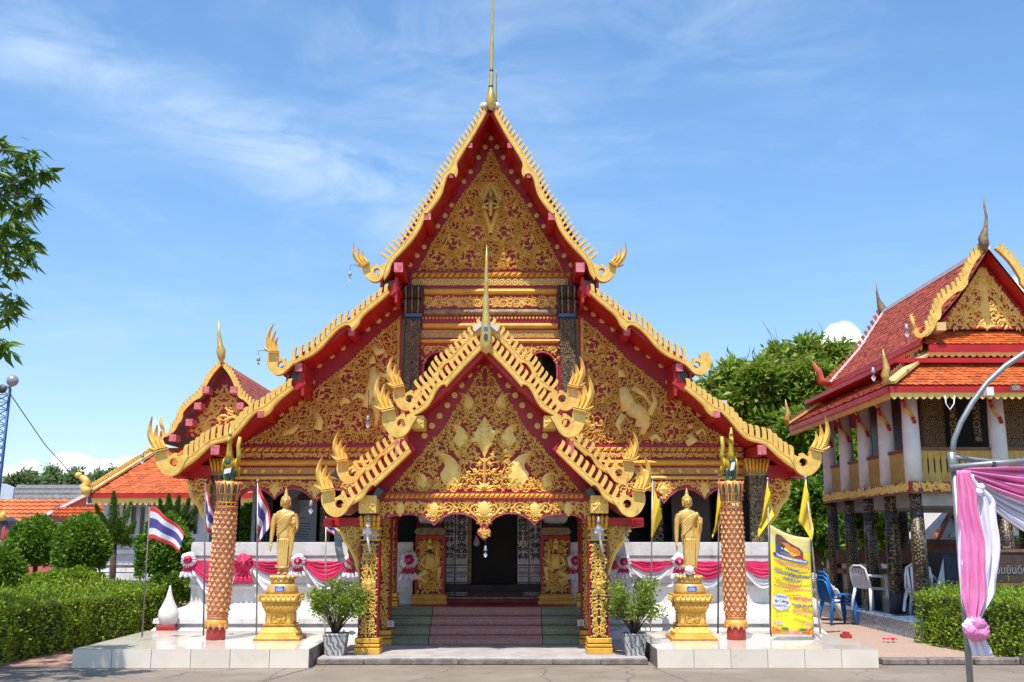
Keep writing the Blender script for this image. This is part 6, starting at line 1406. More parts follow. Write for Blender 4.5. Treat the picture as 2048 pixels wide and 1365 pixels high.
for (px, py, Y, lb) in ((675, 946, 16.2, 'black floodlight behind the naga head near the national flags'), (1263, 948, 16.2, 'black floodlight behind the naga head near the yellow flags'), (757, 986, 14.95, 'black floodlight tucked at the porch beam end near the national flags'), (1180, 986, 14.95, 'black floodlight tucked at the porch beam end near the yellow flags')):
    a = P(px, py, Y); t = thing('black_floodlight', lb, 'floodlight', tuple(a), 'black floodlights under the porch roof'); R_ = Matrix.Translation(a) @ Matrix.Rotation(.5 if px < 972 else -.5, 4, 'Y')
    part('housing', MB().box(-.06, .06, -.03, .05, -.075, .075).xf(R_), 'tarp_dark', t, bevel=.008); part('lamp_glass', MB().box(-.048, .048, -.034, -.03, -.06, .06).xf(R_), 'glass_dark', t); part('bracket_arm', MB().beam(a, a + Vector((0, .18, .06)), .015, .015), 'metal_dark', t)
a = P(953, 1082, 18.6); t = thing('pendant_lamp', 'pale teardrop pendant lamp hanging in the dark doorway', 'lamp', tuple(a)); part('lamp_shade', MB().lathe([(.004, .10), (.02, .06), (.05, .0), (.06, -.05), (.04, -.09), (.0, -.10)], a, 14), 'pale_blue_wall', t); part('cord', MB().tube([a + Vector((0, 0, .1)), a + Vector((0, 0, .6))], .004, 4), 'metal_dark', t)
# =================================================================== ROOF TILES
def tile_mesh(mat):
    mb = MB(); o = [(-.5, 1.25), (-.5, .18), (0, -.12), (.5, .18), (.5, 1.25)]; n = [0.0, .10, .13, .10, 0.0]
    v = [(a, b, h + .03) for (a, b), h in zip(o, n)] + [(a, b, h - .05) for (a, b), h in zip(o, n)]
    mb.add(v, [(0, 1, 2, 3, 4), (1, 6, 7, 2), (2, 7, 8, 3), (0, 5, 6, 1), (3, 8, 9, 4)]); return mb
TILE = tile_mesh(None)
def tile_field(parent, O, U, S, nu, ns, wd, ht, mat, keep, singles=0):
    """tiles laid from eave O upward along S, rows along U; keep(u, s) in metres from O"""
    U = Vector(U).normalized(); S = Vector(S).normalized(); Nn = U.cross(S).normalized()
    if Nn.z < 0: Nn = -Nn
    Ms = []
    for j in range(ns):
        for i in range(nu):
            u = (i + (j % 2) * .5) * wd; s = j * ht
            if keep(u, s):
                p = Vector(O) + U * u + S * s + Nn * .012; k = random.uniform(.96, 1.03); q = random.uniform(-.004, .004)
                Ms.append(Matrix(((U.x * wd * .97, S.x * ht * k, Nn.x * .12, p.x + Nn.x * q), (U.y * wd * .97, S.y * ht * k, Nn.y * .12, p.y + Nn.y * q), (U.z * wd * .97, S.z * ht * k, Nn.z * .12, p.z + Nn.z * q), (0, 0, 0, 1))))
    me = TILE.mesh('roof_tile', mat) if singles else None
    for M in Ms[:singles]: part('roof_tile', me, None, parent, M=M)
    if len(Ms) > singles:
        mb = MB()
        for M in Ms[singles:]: mb.join(TILE.xf(M))
        part('tile_courses', mb, mat, parent, kind='stuff')
def lace(parent, a, b, h, step, mat='gold_relief', name='eave_lace'):
    a, b = Vector(a), Vector(b); n = max(2, int((b - a).length / step)); d = (b - a) / n; L = d.length; dn = d.normalized(); nv = dn.cross(Vector((0, 0, 1))); mb = MB(); mb.beam(a + Vector((0, 0, -h * .15)), b + Vector((0, 0, -h * .15)), .025, h * .3)
    for i in range(n):
        c = a + d * (i + .5)
        v = [c + dn * x * L + Vector((0, 0, z * h)) + nv * y for x, z in ((-.5, -.28), (-.48, -.6), (-.25, -.85), (0, -1.0), (.25, -.85), (.48, -.6), (.5, -.28)) for y in (-.008, .008)]
        mb.add(v, [(0, 2, 4, 6, 8, 10, 12), (1, 3, 5, 7, 9, 11, 13)] + [(2 * k, 2 * k + 1, 2 * k + 3, 2 * k + 2) for k in range(6)])
    return part(name, mb, mat, parent, kind='stuff')
def gable_boards(parent, Y, ax, apex, tail, rs, nf, fl, head_sc, mat='gold', prefix='barge_board', right=True):
    """wavy gold verge board from apex to naga tail (pixels, left side), reflected about x = ax"""
    a, b = P(*apex, Y), P(*tail, Y); d = b - a; L = math.hypot(d.x, d.z); dx, dz = d.x / L, d.z / L; nx, nz = dz, -dx
    if nz < 0: nx, nz = -nx, -nz
    def at(t, o): return (a.x + dx * L * t + nx * o, a.z + dz * L * t + nz * o)
    w = L * rs; inn, out = [], []
    for i in range(25):
        t = i / 24; wv = .7 * math.sin(t * 6.283 * (1.9 if L > 2 else 1.6)) * w * (.4 + t); inn.append(at(t, wv - w * (1.2 if .36 < t < .46 or .74 < t < .82 else .55))); out.append(at(t, wv + w * .55))
    mb = MB().prism(inn + out[::-1], Y, Y + .09)
    for k in range(nf):
        t = .04 + .9 * k / (nf - 1); wv = .7 * math.sin(t * 6.283 * (1.9 if L > 2 else 1.6)) * w * (.4 + t); x, z = at(t, wv + w * .4); f = w * .5; e = fl * (.8 + .5 * t)
        mb.prism([(x - f, z - f * .3), (x + f, z + f * .3), (x + f * 1.2 - e * .25, z + e), (x - f * .4 - e * .25, z + e)], Y + .01, Y + .07)
    px, pz = at(1.0, .7 * math.sin(6.283 * 1.9) * w); h = MB(); s = head_sc
    h.prism([(px + x * s, pz + z * s) for x, z in smooth_cusps([(.35, .22), (.1, -.02), (-.15, -.2), (-.45, -.22), (-.68, -.05), (-.72, .2), (-.6, .42), (-.38, .42), (-.42, .2), (-.25, .05), (-.05, .12), (.12, .38), (.35, .22)], 2)[:-1]], Y - .01, Y + .1)
    for (x0, hh, q) in ((-.56, 1.5, .1), (-.48, 1.25, .09), (-.42, 1.0, .08)): h.tube([(px + x0 * s, Y + .04, pz + .4 * s), (px + (x0 - .18) * s, Y + .04, pz + (.4 + hh * .35) * s), (px + (x0 - .2) * s, Y + .04, pz + (.4 + hh * .65) * s), (px + (x0 - .02) * s, Y + .04, pz + (.4 + hh) * s * .8)], [q * s, q * s, q * .8 * s, .004], 6)
    for mir in (0, 1):
        if mir and not right: break
        o = part(prefix, mb.mirrored(ax) if mir else mb, mat, parent); part('naga_head', h.mirrored(ax) if mir else h, mat, o)

# =================================================================== PAVILION ON COLUMNS (right)
pav = thing('scripture_pavilion', 'two storey pavilion on black columns with orange and red tiled roof', 'pavilion', (8.6, 20.8, 0))
PX, PC = 7.07, 8.6; PYs = [18.5, 19.75, 20.95, 22.15, 23.35]; PXs = [7.07, 8.6, 10.13]; PF = .33
def bluemat():
    m, n, b, out = _new('blue_tile'); tc = n.new('ShaderNodeTexCoord').outputs['Object']
    v = n.new('ShaderNodeTexVoronoi', ins={'Vector': n.new('ShaderNodeMapping', ins={'Vector': tc, 'Scale': (1, 1.6, 1.6)}).outputs[0], 'Scale': 3.2}); f = n.math('SINE', n.math('MULTIPLY', v.outputs['Distance'], 22.0))
    n.l.new(n.mix(n.smooth(f, .1, .7), (0.10, 0.16, 0.25), (0.26, 0.35, 0.46)), b.inputs['Base Color']); b.inputs['Roughness'].default_value = .18
bluemat()
part('plinth', MB().box(6.62, 10.6, 17.2, 24.4, 0, PF - .04), 'blue_tile', pav); part('plinth_top', MB().box(6.60, 10.62, 17.18, 24.42, PF - .0399, PF), 'blue_tile', pav, bevel=.01)
zF0, zF1 = P(1834, 986, 18.4).z, P(1834, 964, 18.4).z           # bottom and top of the floor band
for i, y in enumerate(PYs):
    for j, x in enumerate(PXs):
        if j == 1 and 0 < i < 4: continue
        mt = ['lacquer_column', 'black_lacquer', 'soot']; worn = (i in (0, 2))
        lw = MB().lathe([(.138, 0), (.136, .34), (.132, .36)], (x, y, PF), 14, 1 if True else 0); lw.lathe([(.137, .355), (.128, 1.1), (.116, zF0 - PF - .42)], (x, y, PF), 14, 0); lw.lathe([(.117, zF0 - PF - .42), (.116, zF0 - PF - .30)], (x, y, PF), 14, 1); lw.lathe([(.115, zF0 - PF - .30), (.112, zF0 - PF)], (x, y, PF), 14, 0)
        part('lower_column', lw, ['lacquer_worn' if worn else 'lacquer_column', 'tarp_dark'], pav)
        zt = P(1830, 770, 18.5).z + .25
        uc = part('upper_column', MB().lathe([(.152, 0), (.145, .8), (.125, zt - zF1)], (x, y, zF1), 16), 'white_column', pav)
        if j == 0 or i == 0:
            dxs = (-1, 0) if j == 0 else (0, -1)
            br = MB(); pts = [Vector((x + .03, y - .15, zF1 + 1.02)), Vector((x - .02, y - .17, zF1 + 1.14)), Vector((x - .15, y - .2, zF1 + 1.30)), Vector((x - .20, y - .24, zF1 + 1.45)), Vector((x - .34, y - .3, zF1 + 1.60))]
            for k in range(4): br.tube([pts[k], pts[k + 1]], [.034, .034], 6, k % 2)
            part('serpent_bracket', br, ['red', 'gold_orange'], pav)
# floor band, deck and underside
part('deck', MB().box(6.98, 10.25, 18.38, 23.5, zF0 + .03, zF1 - .01), 'concrete', pav)
for (a, b, c, d) in ((6.93, 10.3, 18.32, 18.379), (6.93, 6.979, 18.379, 23.5)):
    part('floor_band', MB().box(a, b, c, d, zF0, zF1), 'red_wall', pav)
    part('band_edge', MB().box(a - .015, b + .015 if b > 8 else b - .02, c - .015, d if b > 8 else d, zF0 - .012, zF0 + .02), 'wood_brown', pav)
v = Vine(18.318, .02); v.fill([(6.95, zF0 + .02), (10.28, zF0 + .02), (10.28, zF1 - .01), (6.95, zF1 - .01)], .085, .05, .03, 1800, .92, .06, 81, dens=1.2); part('band_relief', v.mb, 'gold_relief', pav, kind='stuff')
v = Vine(0, .02); v.fill([(18.4, zF0 + .02), (23.5, zF0 + .02), (23.5, zF1 - .01), (18.4, zF1 - .01)], .085, .05, .03, 2600, .92, .06, 82, dens=1.2); v.mb.v = [(6.927 + y, x, z) for x, y, z in v.mb.v]; part('band_relief', v.mb, 'gold_relief', pav, kind='stuff')
for y in PYs: part('under_beam', MB().box(7.0, 10.2, y - .08, y + .08, zF0 - .22, zF0 + .03), 'concrete', pav)
# balustrades of slotted boards
zB = P(1880, 898, 18.5).z
def balustrade(p, q, n):
    p, q = Vector(p), Vector(q); d = (q - p) / n; nv = d.normalized().cross(Vector((0, 0, 1)))
    for i in range(n):
        a, b = p + d * (i + .02), p + d * (i + .98); w = (b - a); s = [0, .40, .34, .34, .40, 0]
        zs = [zF1 + .01, zF1 + .14, zF1 + .2, zB - .2, zB - .14, zB - .03]; L = [(.0, zs[0]), (.0, zs[1]), (.12, zs[2]), (.12, zs[3]), (.0, zs[4]), (.0, zs[5])]; R = [(1 - u, z) for u, z in L]
        o = L + R[::-1]; tri = tessellate_polygon([[Vector((u, z, 0)) for u, z in o]]); vs = [a + w * u + Vector((0, 0, z)) + nv * t for t in (-.012, .012) for u, z in [(u_, z_ - a.z) for u_, z_ in o]]
        k = len(o); part('baluster_board', MB().add(vs, list(tri) + [tuple(x + k for x in t[::-1]) for t in tri] + [(x, (x + 1) % k, k + (x + 1) % k, k + x) for x in range(k)]), 'yellow_board', pav)
    part('hand_rail', MB().beam(p + Vector((0, 0, zB - p.z)), q + Vector((0, 0, zB - q.z)), .08, .05), 'wood_brown', pav)
    part('balustrade_backing', MB().beam(p + Vector((0, 0, (zB + zF1) / 2 - p.z)) - nv * .03, q + Vector((0, 0, (zB + zF1) / 2 - q.z)) - nv * .03, .01, zB - zF1 - .06), 'wood_dark', pav)
for i in range(2): balustrade((PXs[i] + .15, 18.5, zF1), (PXs[i + 1] - .15, 18.5, zF1), 11)
for i in range(4): balustrade((PX, PYs[i + 1] - .14, zF1), (PX, PYs[i] + .14, zF1), 8)
# inner room with patterned walls and a dark door
zC = P(1830, 770, 18.5).z
part('room_wall', MB().box(7.75, 9.9, 19.6, 19.75, zF1, zC + .4), 'lacquer_wall', pav); part('room_wall', MB().box(7.75, 7.9, 19.76, 23.0, zF1, zC + .4), 'lacquer_column', pav)
part('door', MB().box(8.15, 8.95, 19.56, 19.6, zF1, zC - .1), 'dark_inside', pav)
for x in (8.28, 8.72): part('door_panel', MB().box(x - .07, x + .07, 19.54, 19.56, zF1 + .1, zF1 + .65), 'lacquer_wall', pav); part('door_panel', MB().box(x - .07, x + .07, 19.54, 19.56, zF1 + .8, zC - .2), 'lacquer_wall', pav)
part('ceiling', MB().box(6.7, 10.5, 18.0, 23.8, zC + .32, zC + .4), 'red', pav)
# lower skirt roof
e0 = P(1778, 772, 17.6); zE = e0.z; ex0, ex1, ey0, ey1 = e0.x, 2 * PC - e0.x, 17.6, 24.05
t0 = P(1866, 702, 18.55); zT = t0.z; tx0, tx1, ty0, ty1 = t0.x, 2 * PC - t0.x, 18.55, 23.1
c = [Vector((ex0, ey0, zE)), Vector((ex1, ey0, zE)), Vector((ex1, ey1, zE)), Vector((ex0, ey1, zE))]; t = [Vector((tx0, ty0, zT)), Vector((tx1, ty0, zT)), Vector((tx1, ty1, zT)), Vector((tx0, ty1, zT))]
mb = MB(); dn = Vector((0, 0, -.05))
for i in range(4): j = (i + 1) % 4; mb.add([c[i], c[j], t[j], t[i]], [(0, 1, 2, 3)], 0); mb.add([c[i] + dn, c[j] + dn, t[j] + dn, t[i] + dn], [(0, 1, 2, 3)], 1); 
part('skirt_roof', mb, ['tile_red', 'red'], pav)
S = t[0] - c[0]; S.x = 0; sl = S.length; kx = (tx0 - ex0) / sl
tile_field(pav, c[0] + Vector((.02, 0, 0)), (1, 0, 0), S, 30, int(sl / .088) + 1, .112, .088, 'tile_orange', lambda u, s: s < sl - .05 and u > s * kx + .10 and u < 3.3, 290)
S2 = t[0] - c[0]; S2.y = 0; sl2 = S2.length; ky = (ty0 - ey0) / sl2
tile_field(pav, c[3], (0, -1, 0), S2, int((ey1 - ey0) / .112), int(sl2 / .088) + 1, .112, .088, 'tile_red', lambda u, s: s < sl2 - .03 and s * (ey1 - ty1) / sl2 + .05 < u < ey1 - ey0 - s * ky - .08)
for (a, b) in ((c[0], t[0]), (c[3], t[3]), (c[1], t[1])):
    part('hip_board', MB().beam(a + Vector((0, 0, .05)), b + Vector((0, 0, .07)), .24, .05), 'hip_cream', pav)
    h = MB(); d = (b - a); 
    for k in range(16): q = a + d * (k + .5) / 16 + Vector((-.07, .05, .09)); h.beam(q, q + d / 24 + Vector((0, 0, .05)), .02, .05)
    part('hip_fringe', h, 'wood_brown', pav, kind='stuff')
    k = MB().tube([a + Vector((-.05, -.05, .02)), a + Vector((-.10, -.1, .16)), a + Vector((-.04, -.06, .30)), a + Vector((-.08, -.08, .46)), a + Vector((-.1, -.1, .62))], [.05, .07, .06, .035, .004], 8); part('hip_finial', k, 'bronze_gold', pav)
for i in (0, 3): 
    j = (i + 1) % 4; part('eave_fascia', MB().beam(c[i] + Vector((0, 0, -.06)), c[j] + Vector((0, 0, -.06)), .05, .10), 'red', pav); lace(pav, c[i] + Vector((.02, .02, -.10)), c[j] + Vector((.02, .02, -.10)), .13, .125 if i == 0 else .1, 'gold_relief' if i == 0 else 'gold_orange')
# neck between the roofs, small front skirt under the gable
u0 = P(1856, 690, 18.2); n0 = P(1880, 660, 18.75)
part('roof_neck', MB().box(u0.x + .1, 2 * PC - u0.x - .1, 18.6, 23.0, zT - .1, u0.z + .3), 'red_wall', pav)
fa = Vector((u0.x, 18.2, u0.z)); fb = Vector((2 * PC - u0.x, 18.2, u0.z)); st = Vector((0, .55, n0.z - u0.z)); 
part('front_apron', MB().add([fa, fb, fb + st, fa + st], [(0, 1, 2, 3)]), 'tile_red', pav); tile_field(pav, fa, (1, 0, 0), st, 40, int(st.length / .088) + 1, .112, .088, 'tile_orange', lambda u, s: s < st.length and u < 3.2)
part('eave_fascia', MB().beam(fa + Vector((0, 0, -.06)), fb + Vector((0, 0, -.06)), .06, .12), 'red', pav); lace(pav, fa + Vector((0, .03, -.12)), fb + Vector((0, .03, -.12)), .10, .12)
# steep upper roof
ap = P(1962, 497, 18.15); le = P(1846, 678, 18.15); rear = 23.6; zR = ap.z; zL = le.z; xL = le.x
mb = MB(); prof_r = [(PC, zR), ((PC * .55 + xL * .45), zR - (zR - zL) * .52), (xL, zL)]
for s in (0, 1):
    pr = [(2 * PC - x, z) if s else (x, z) for x, z in prof_r]
    mb.grid([[(x, 18.2, z) for x, z in pr], [(x, rear, z) for x, z in pr]], 0, False); mb.grid([[(x, 18.2, z - .06) for x, z in pr], [(x, rear, z - .06) for x, z in pr]], 1, False)
part('upper_roof', mb, ['tile_red', 'red'], pav)
for (p, q) in ((prof_r[2], prof_r[1]), (prof_r[1], prof_r[0])):
    S3 = Vector((q[0] - p[0], 0, q[1] - p[1])); tile_field(pav, (p[0], rear, p[1]), (0, -1, 0), S3, int((rear - 18.25) / .112), int(S3.length / .092) + 1, .112, .092, 'tile_red', lambda u, s: s < S3.length - .02 and u < rear - 18.25)
part('eave_fascia', MB().beam((xL, 18.25, zL - .04), (xL, rear, zL - .04), .05, .10), 'red', pav); lace(pav, (xL + .03, rear, zL - .09), (xL + .03, 18.3, zL - .09), .09, .10, 'gold_orange')
part('ridge_cap', MB().beam((PC, 18.25, zR + .03), (PC, rear, zR + .03), .10, .08), 'white_aged', pav)
part('verge_cap', MB().beam((PC, rear, zR + .02), (prof_r[1][0], rear, prof_r[1][1] + .03), .10, .07).beam((prof_r[1][0], rear, prof_r[1][1] + .03), (xL, rear, zL + .03), .10, .07), 'white_aged', pav)
vf = MB()
for k in range(17):
    tt = (k + .5) / 17; x = PC + (xL - PC) * tt; z = zR + (zL - zR) * (tt + .10 * math.sin(math.pi * tt)); vf.beam((x, rear + .12, z + .02), (x - .07, rear + .14, z + .16), .06, .07)
vf.tube([(xL, rear + .1, zL), (xL - .2, rear + .1, zL + .1), (xL - .22, rear + .1, zL + .3), (xL - .38, rear + .1, zL + .55)], [.10, .10, .08, .02], 8); part('rear_fins', vf, 'tile_red', pav)
gable_boards(pav, 18.10, PC, (1971, 494), (1846, 668), .036, 17, .13, .26)
tpn = [(PC, P(1962, 528, 18.5).z), (P(1905, 625, 18.5).x, P(1905, 625, 18.5).z), (P(1886, 656, 18.5).x, P(1886, 656, 18.5).z)]
part('gable_panel', MB().prism([(PC, zR - .08), (prof_r[1][0], prof_r[1][1] - .08), (xL + .12, n0.z - .03), (2 * PC - xL - .12, n0.z - .03), (2 * PC - prof_r[1][0], prof_r[1][1] - .08)], 18.55, 18.6), 'red_wall', pav)
v = Vine(18.545, .025); hp_ = tpn + [(PC, tpn[2][1])]; v.fill(hp_, .14, .06, .035, 2600, .93, .085, 91, dens=1.25); v.border(tpn, .09, .13, .08); v.ribbon([(PC - .03, tpn[2][1]), (PC - .03, tpn[0][1] - .1)], .06); v.mb.join(v.mb.mirrored(PC)); part('gable_relief', v.mb, 'gold_relief', pav, kind='stuff')
def chofa(parent, pts, rad, mat, name='spire'): return part(name, MB().tube(pts, rad, 10), mat, parent)
chofa(pav, [P(a, b, 18.05) for a, b in ((1971, 502), (1969, 490), (1966, 478), (1971, 455), (1973, 435), (1969, 415), (1968, 392))], [.03, .085, .09, .04, .024, .02, .004], 'lichen'); chofa(pav, [Vector((PC, rear + .1, zR - .0)), Vector((PC, rear + .14, zR + .15)), Vector((PC - .08, rear + .1, zR + .35)), Vector((PC - .10, rear + .1, zR + .5)), Vector((PC - .10, rear + .1, zR + .75))], [.08, .10, .04, .026, .004], 'lichen')
for (x, y, lb) in ((1813, 655, 'bell hanging at the corner of the steep red pavilion roof'), (1746, 742, 'bell hanging by the lower eave corner finial of the pavilion')): bell(lb, (x + 2, y - 22), (x, y), 17.5, 1.3)
part('gable_block', MB().box(P(1872, 655, 18.1).x, P(1890, 655, 18.1).x, 18.05, 18.5, P(1872, 662, 18.1).z, P(1872, 646, 18.1).z), 'hip_cream', pav)
o = part('paper_lantern', MB().square([(.06, 0), (.06, .14)], tuple(P(1978, 792, 17.5))), 'flag_white'); tag(o, 'small white paper lantern hanging under the front pavilion eave', 'lantern')
o = part('bead_garland', MB().tube([P(a, b, 17.6) for a, b in ((1890, 792), (1892, 808), (1900, 820), (1908, 808), (1909, 792))], .012, 6), 'cloth_white'); tag(o, 'loop of white garland hanging under the front pavilion eave', 'garland')
a = P(2031, 776, 17.4); o = part('floodlight', MB().box(a.x - .07, a.x + .07, 17.38, 17.45, a.z - .04, a.z + .04).beam(a, a + Vector((.25, .2, -.02)), .02, .02), 'metal_grey'); tag(o, 'grey floodlight on the pavilion eave above the curved pipe', 'floodlight')

# =================================================================== PLASTIC CHAIRS
def chair_mesh(mat, arms=True):
    parts = {}
    s = MB(); rows = []
    for i in range(7):
        v_ = i / 6; rows.append([(-.21 + .42 * j / 6, -.21 + .42 * v_, .42 - .02 * math.sin(math.pi * v_) + (.0 if 0 < j < 6 else .01)) for j in range(7)])
    s.grid(rows); s.box(-.215, .215, -.225, -.19, .38, .425); parts['seat'] = s
    b = MB()
    for i in range(6):
        x = -.17 + .34 * i / 5; b.beam((x * .95, .20, .42), (x * 1.12, .30, .80), .045, .014, 0, (0, 1, 0))
    b.tube([(-.23, .20, .42), (-.225, .27, .62), (-.2, .30, .78), (-.1, .315, .84), (.1, .315, .84), (.2, .30, .78), (.225, .27, .62), (.23, .20, .42)], .020, 6); parts['backrest'] = b
    for k, (x, y) in enumerate(((-1, -1), (1, -1), (-1, 1), (1, 1))):
        parts['leg%d' % k] = MB().tube([(x * .20, y * .20, .42), (x * .235, y * .245, .2), (x * .25, y * .27, 0)], [.034, .028, .024], 6)
    if arms:
        for k, x in enumerate((-1, 1)): parts['armrest%d' % k] = MB().tube([(x * .225, .26, .66), (x * .26, .05, .65), (x * .262, -.16, .62), (x * .245, -.215, .52), (x * .235, -.22, .40)], [.024, .026, .024, .022, .022], 6)
    return {k: v.mesh(k.rstrip('0123456789'), mat) for k, v in parts.items()}
CW, CB = chair_mesh('plastic_white'), chair_mesh('plastic_blue', False)
def chair(ms, label, loc, rz, group, tilt=0.0):
    t = thing('plastic_chair', label, 'chair', (0, 0, 0), group)
    for k, me in ms.items(): part(k.rstrip('0123456789'), me, None, t)
    t.location = loc; t.rotation_euler = (tilt, 0, rz); return t
chair(CW, 'white plastic armchair standing alone between the black columns on the plinth edge', (6.86, 20.5, PF), 2.0, 'plastic chairs by the pavilion')
chair(CW, 'white plastic armchair tipped behind the second black column above the hedge', (7.3, 19.2, PF), 2.6, 'plastic chairs by the pavilion', .3)
for i in range(8): 
    e = [' lowest in', ' second from the bottom of', ' third from the bottom of', ' fourth from the bottom of', ' fourth from the top of', ' third from the top of', ' second from the top of', ' topmost on'][i]
    chair(CW, 'white plastic armchair%s the tall white stack behind the banner' % e, (6.42 - .03 * i, 21.9, .05 + .042 * i), 1.45, 'white stacked armchairs', -.05 * i)
for i in range(3): chair(CB, 'blue plastic chair %s of the small blue stack beside the banner' % ('at the bottom', 'in the middle', 'on top')[i], (6.30 + .012 * i, 20.85, .05 + .075 * i), 1.75, 'blue stacked chairs')

# =================================================================== FOLIAGE
def box_points(n, sx, sy, sz, topdens=1.0):
    A = np.array([sx * sy * topdens, sx * sz, sx * sz, sy * sz, sy * sz]); f = RNG.choice(5, n, p=A / A.sum()); u, v_ = RNG.uniform(-.5, .5, n), RNG.uniform(0, 1, n); p = np.zeros((n, 3)); d = np.zeros((n, 3))
    for k, (ax, sg) in enumerate(((2, 1), (1, -1), (1, 1), (0, -1), (0, 1))):
        m = f == k
        if ax == 2: p[m] = np.stack([u[m] * sx, (v_[m] - .5) * sy, np.full(m.sum(), sz)], 1); d[m] = (0, 0, 1)
        if ax == 1: p[m] = np.stack([u[m] * sx, np.full(m.sum(), sg * sy / 2), v_[m] * sz], 1); d[m] = (0, sg, .25)
        if ax == 0: p[m] = np.stack([np.full(m.sum(), sg * sx / 2), u[m] * sy, v_[m] * sz], 1); d[m] = (sg, 0, .25)
    return p, d
def lump(p, s, amp):
    return amp * (np.sin(p[:, 0] * s + 1.3) * np.sin(p[:, 1] * s * 1.1 + .4) + .6 * np.sin(p[:, 2] * s * 1.7 + p[:, 0] * s * 2.1) + .5 * np.sin(p[:, 1] * s * 2.7 + 2))
def hedge(label, cx, cy, rz, sx, sy, sz, n, L, mat='leaf_hedge', core=.07):
    t = thing('clipped_hedge', label, 'hedge', (cx, cy, 0)); M = Matrix.Translation((cx, cy, 0)) @ Matrix.Rotation(rz, 4, 'Z'); R = np.array(M.to_3x3())
    p, d = box_points(n, sx, sy, sz, 1.0); off = lump(p, 3.1, .055)[:, None] + lump(p, 9.3, .018)[:, None] + RNG.uniform(-.10, .03, (n, 1)); p = p + unit(d) * off; p[:, 2] = np.maximum(p[:, 2], .02)
    sp = RNG.uniform(0, 1, n) < .03; p[sp] += d[sp] * RNG.uniform(.03, .15, (sp.sum(), 1))
    p = p @ R.T + np.array([cx, cy, 0]); d = d @ R.T
    V, F = leaf_arrays(p, d + np.array([0, 0, .35]), L, L * .55, 0, .75)
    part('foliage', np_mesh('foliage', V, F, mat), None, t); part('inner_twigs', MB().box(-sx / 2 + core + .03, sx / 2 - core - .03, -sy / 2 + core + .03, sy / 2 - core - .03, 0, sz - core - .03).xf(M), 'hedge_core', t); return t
hedge('long clipped hedge along the red brick path', -7.62, 16.9, -.115, 2.0, 7.2, .81, 42000, .055)
hedge('square clipped hedge below the pavilion, behind the pink and white drape', 8.45, 16.2, .19, 3.6, 2.8, .86, 32000, .052)
def leafy_blob(label, name, cat, c, r, n, L, mat, trunk=None, lob=.16, jit=.7, group=None, sq=2.0):
    t = thing(name, label, cat, (c[0], c[1], 0), group); d = sphere_dirs(n); d[:, 2] = np.where(d[:, 2] < -.6, -d[:, 2], d[:, 2])
    q = np.abs(d) ** (sq / 2); rad = 1 / (q.sum(1) ** (1 / sq) + 1e-6) if sq != 2 else 1
    f = (1 + lump(d, 4.2, lob) + RNG.normal(0, .035, n))[:, None] * RNG.uniform(.80, 1.03, (n, 1)); p = np.array(c) + d * np.array(r) * f
    part('foliage', np_mesh('foliage', *leaf_arrays(p, d + np.array([0, 0, .15]), L, L * .6, 0, jit), mat), None, t)
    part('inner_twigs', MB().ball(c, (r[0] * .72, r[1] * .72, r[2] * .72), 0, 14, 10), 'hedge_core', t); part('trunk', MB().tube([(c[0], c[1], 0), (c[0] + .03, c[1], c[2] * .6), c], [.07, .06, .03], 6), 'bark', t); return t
def at(px, py, Y): q = P(px, py, Y); return (q.x, q.y, q.z)
k22 = 22 / 2090
leafy_blob('round clipped bush left of its twin, before the orange roofed house', 'clipped_bush', 'bush', at(72, 1095, 22), (.52, .52, .56), 9000, .085, 'leaf_topiary', lob=.06); leafy_blob('round clipped bush right of its twin, next to the twisted juniper', 'clipped_bush', 'bush', at(164, 1098, 21.0), (.50, .50, .60), 9000, .085, 'leaf_topiary', lob=.06)
leafy_blob('low bush spreading under the two round clipped bushes', 'clipped_bush', 'bush', at(150, 1172, 20.5), (.62, .5, .28), 5000, .08, 'leaf_hedge'); leafy_blob('dark bush at the very edge beside the red gate roof', 'clipped_bush', 'bush', at(8, 1148, 21), (.34, .4, .5), 4500, .08, 'leaf_topiary')
leafy_blob('dark clipped bush below the flag beside the white base', 'clipped_bush', 'bush', at(332, 1110, 20.2), (.50, .45, .62), 9000, .075, 'leaf_topiary'); leafy_blob('small grey green bush growing behind the long hedge', 'clipped_bush', 'bush', at(70, 1172, 21), (.35, .3, .2), 2500, .06, 'leaf_hedge')
leafy_blob('green shrub seen through the open temple bay', 'clipped_bush', 'bush', at(492, 1062, 22.5), (.55, .4, .45), 5000, .08, 'leaf_topiary')
leafy_blob('dark clipped bush filling the gap beside the red base and white finial', 'clipped_bush', 'bush', at(345, 1180, 20.0), (.35, .4, .35), 4000, .07, 'leaf_topiary')
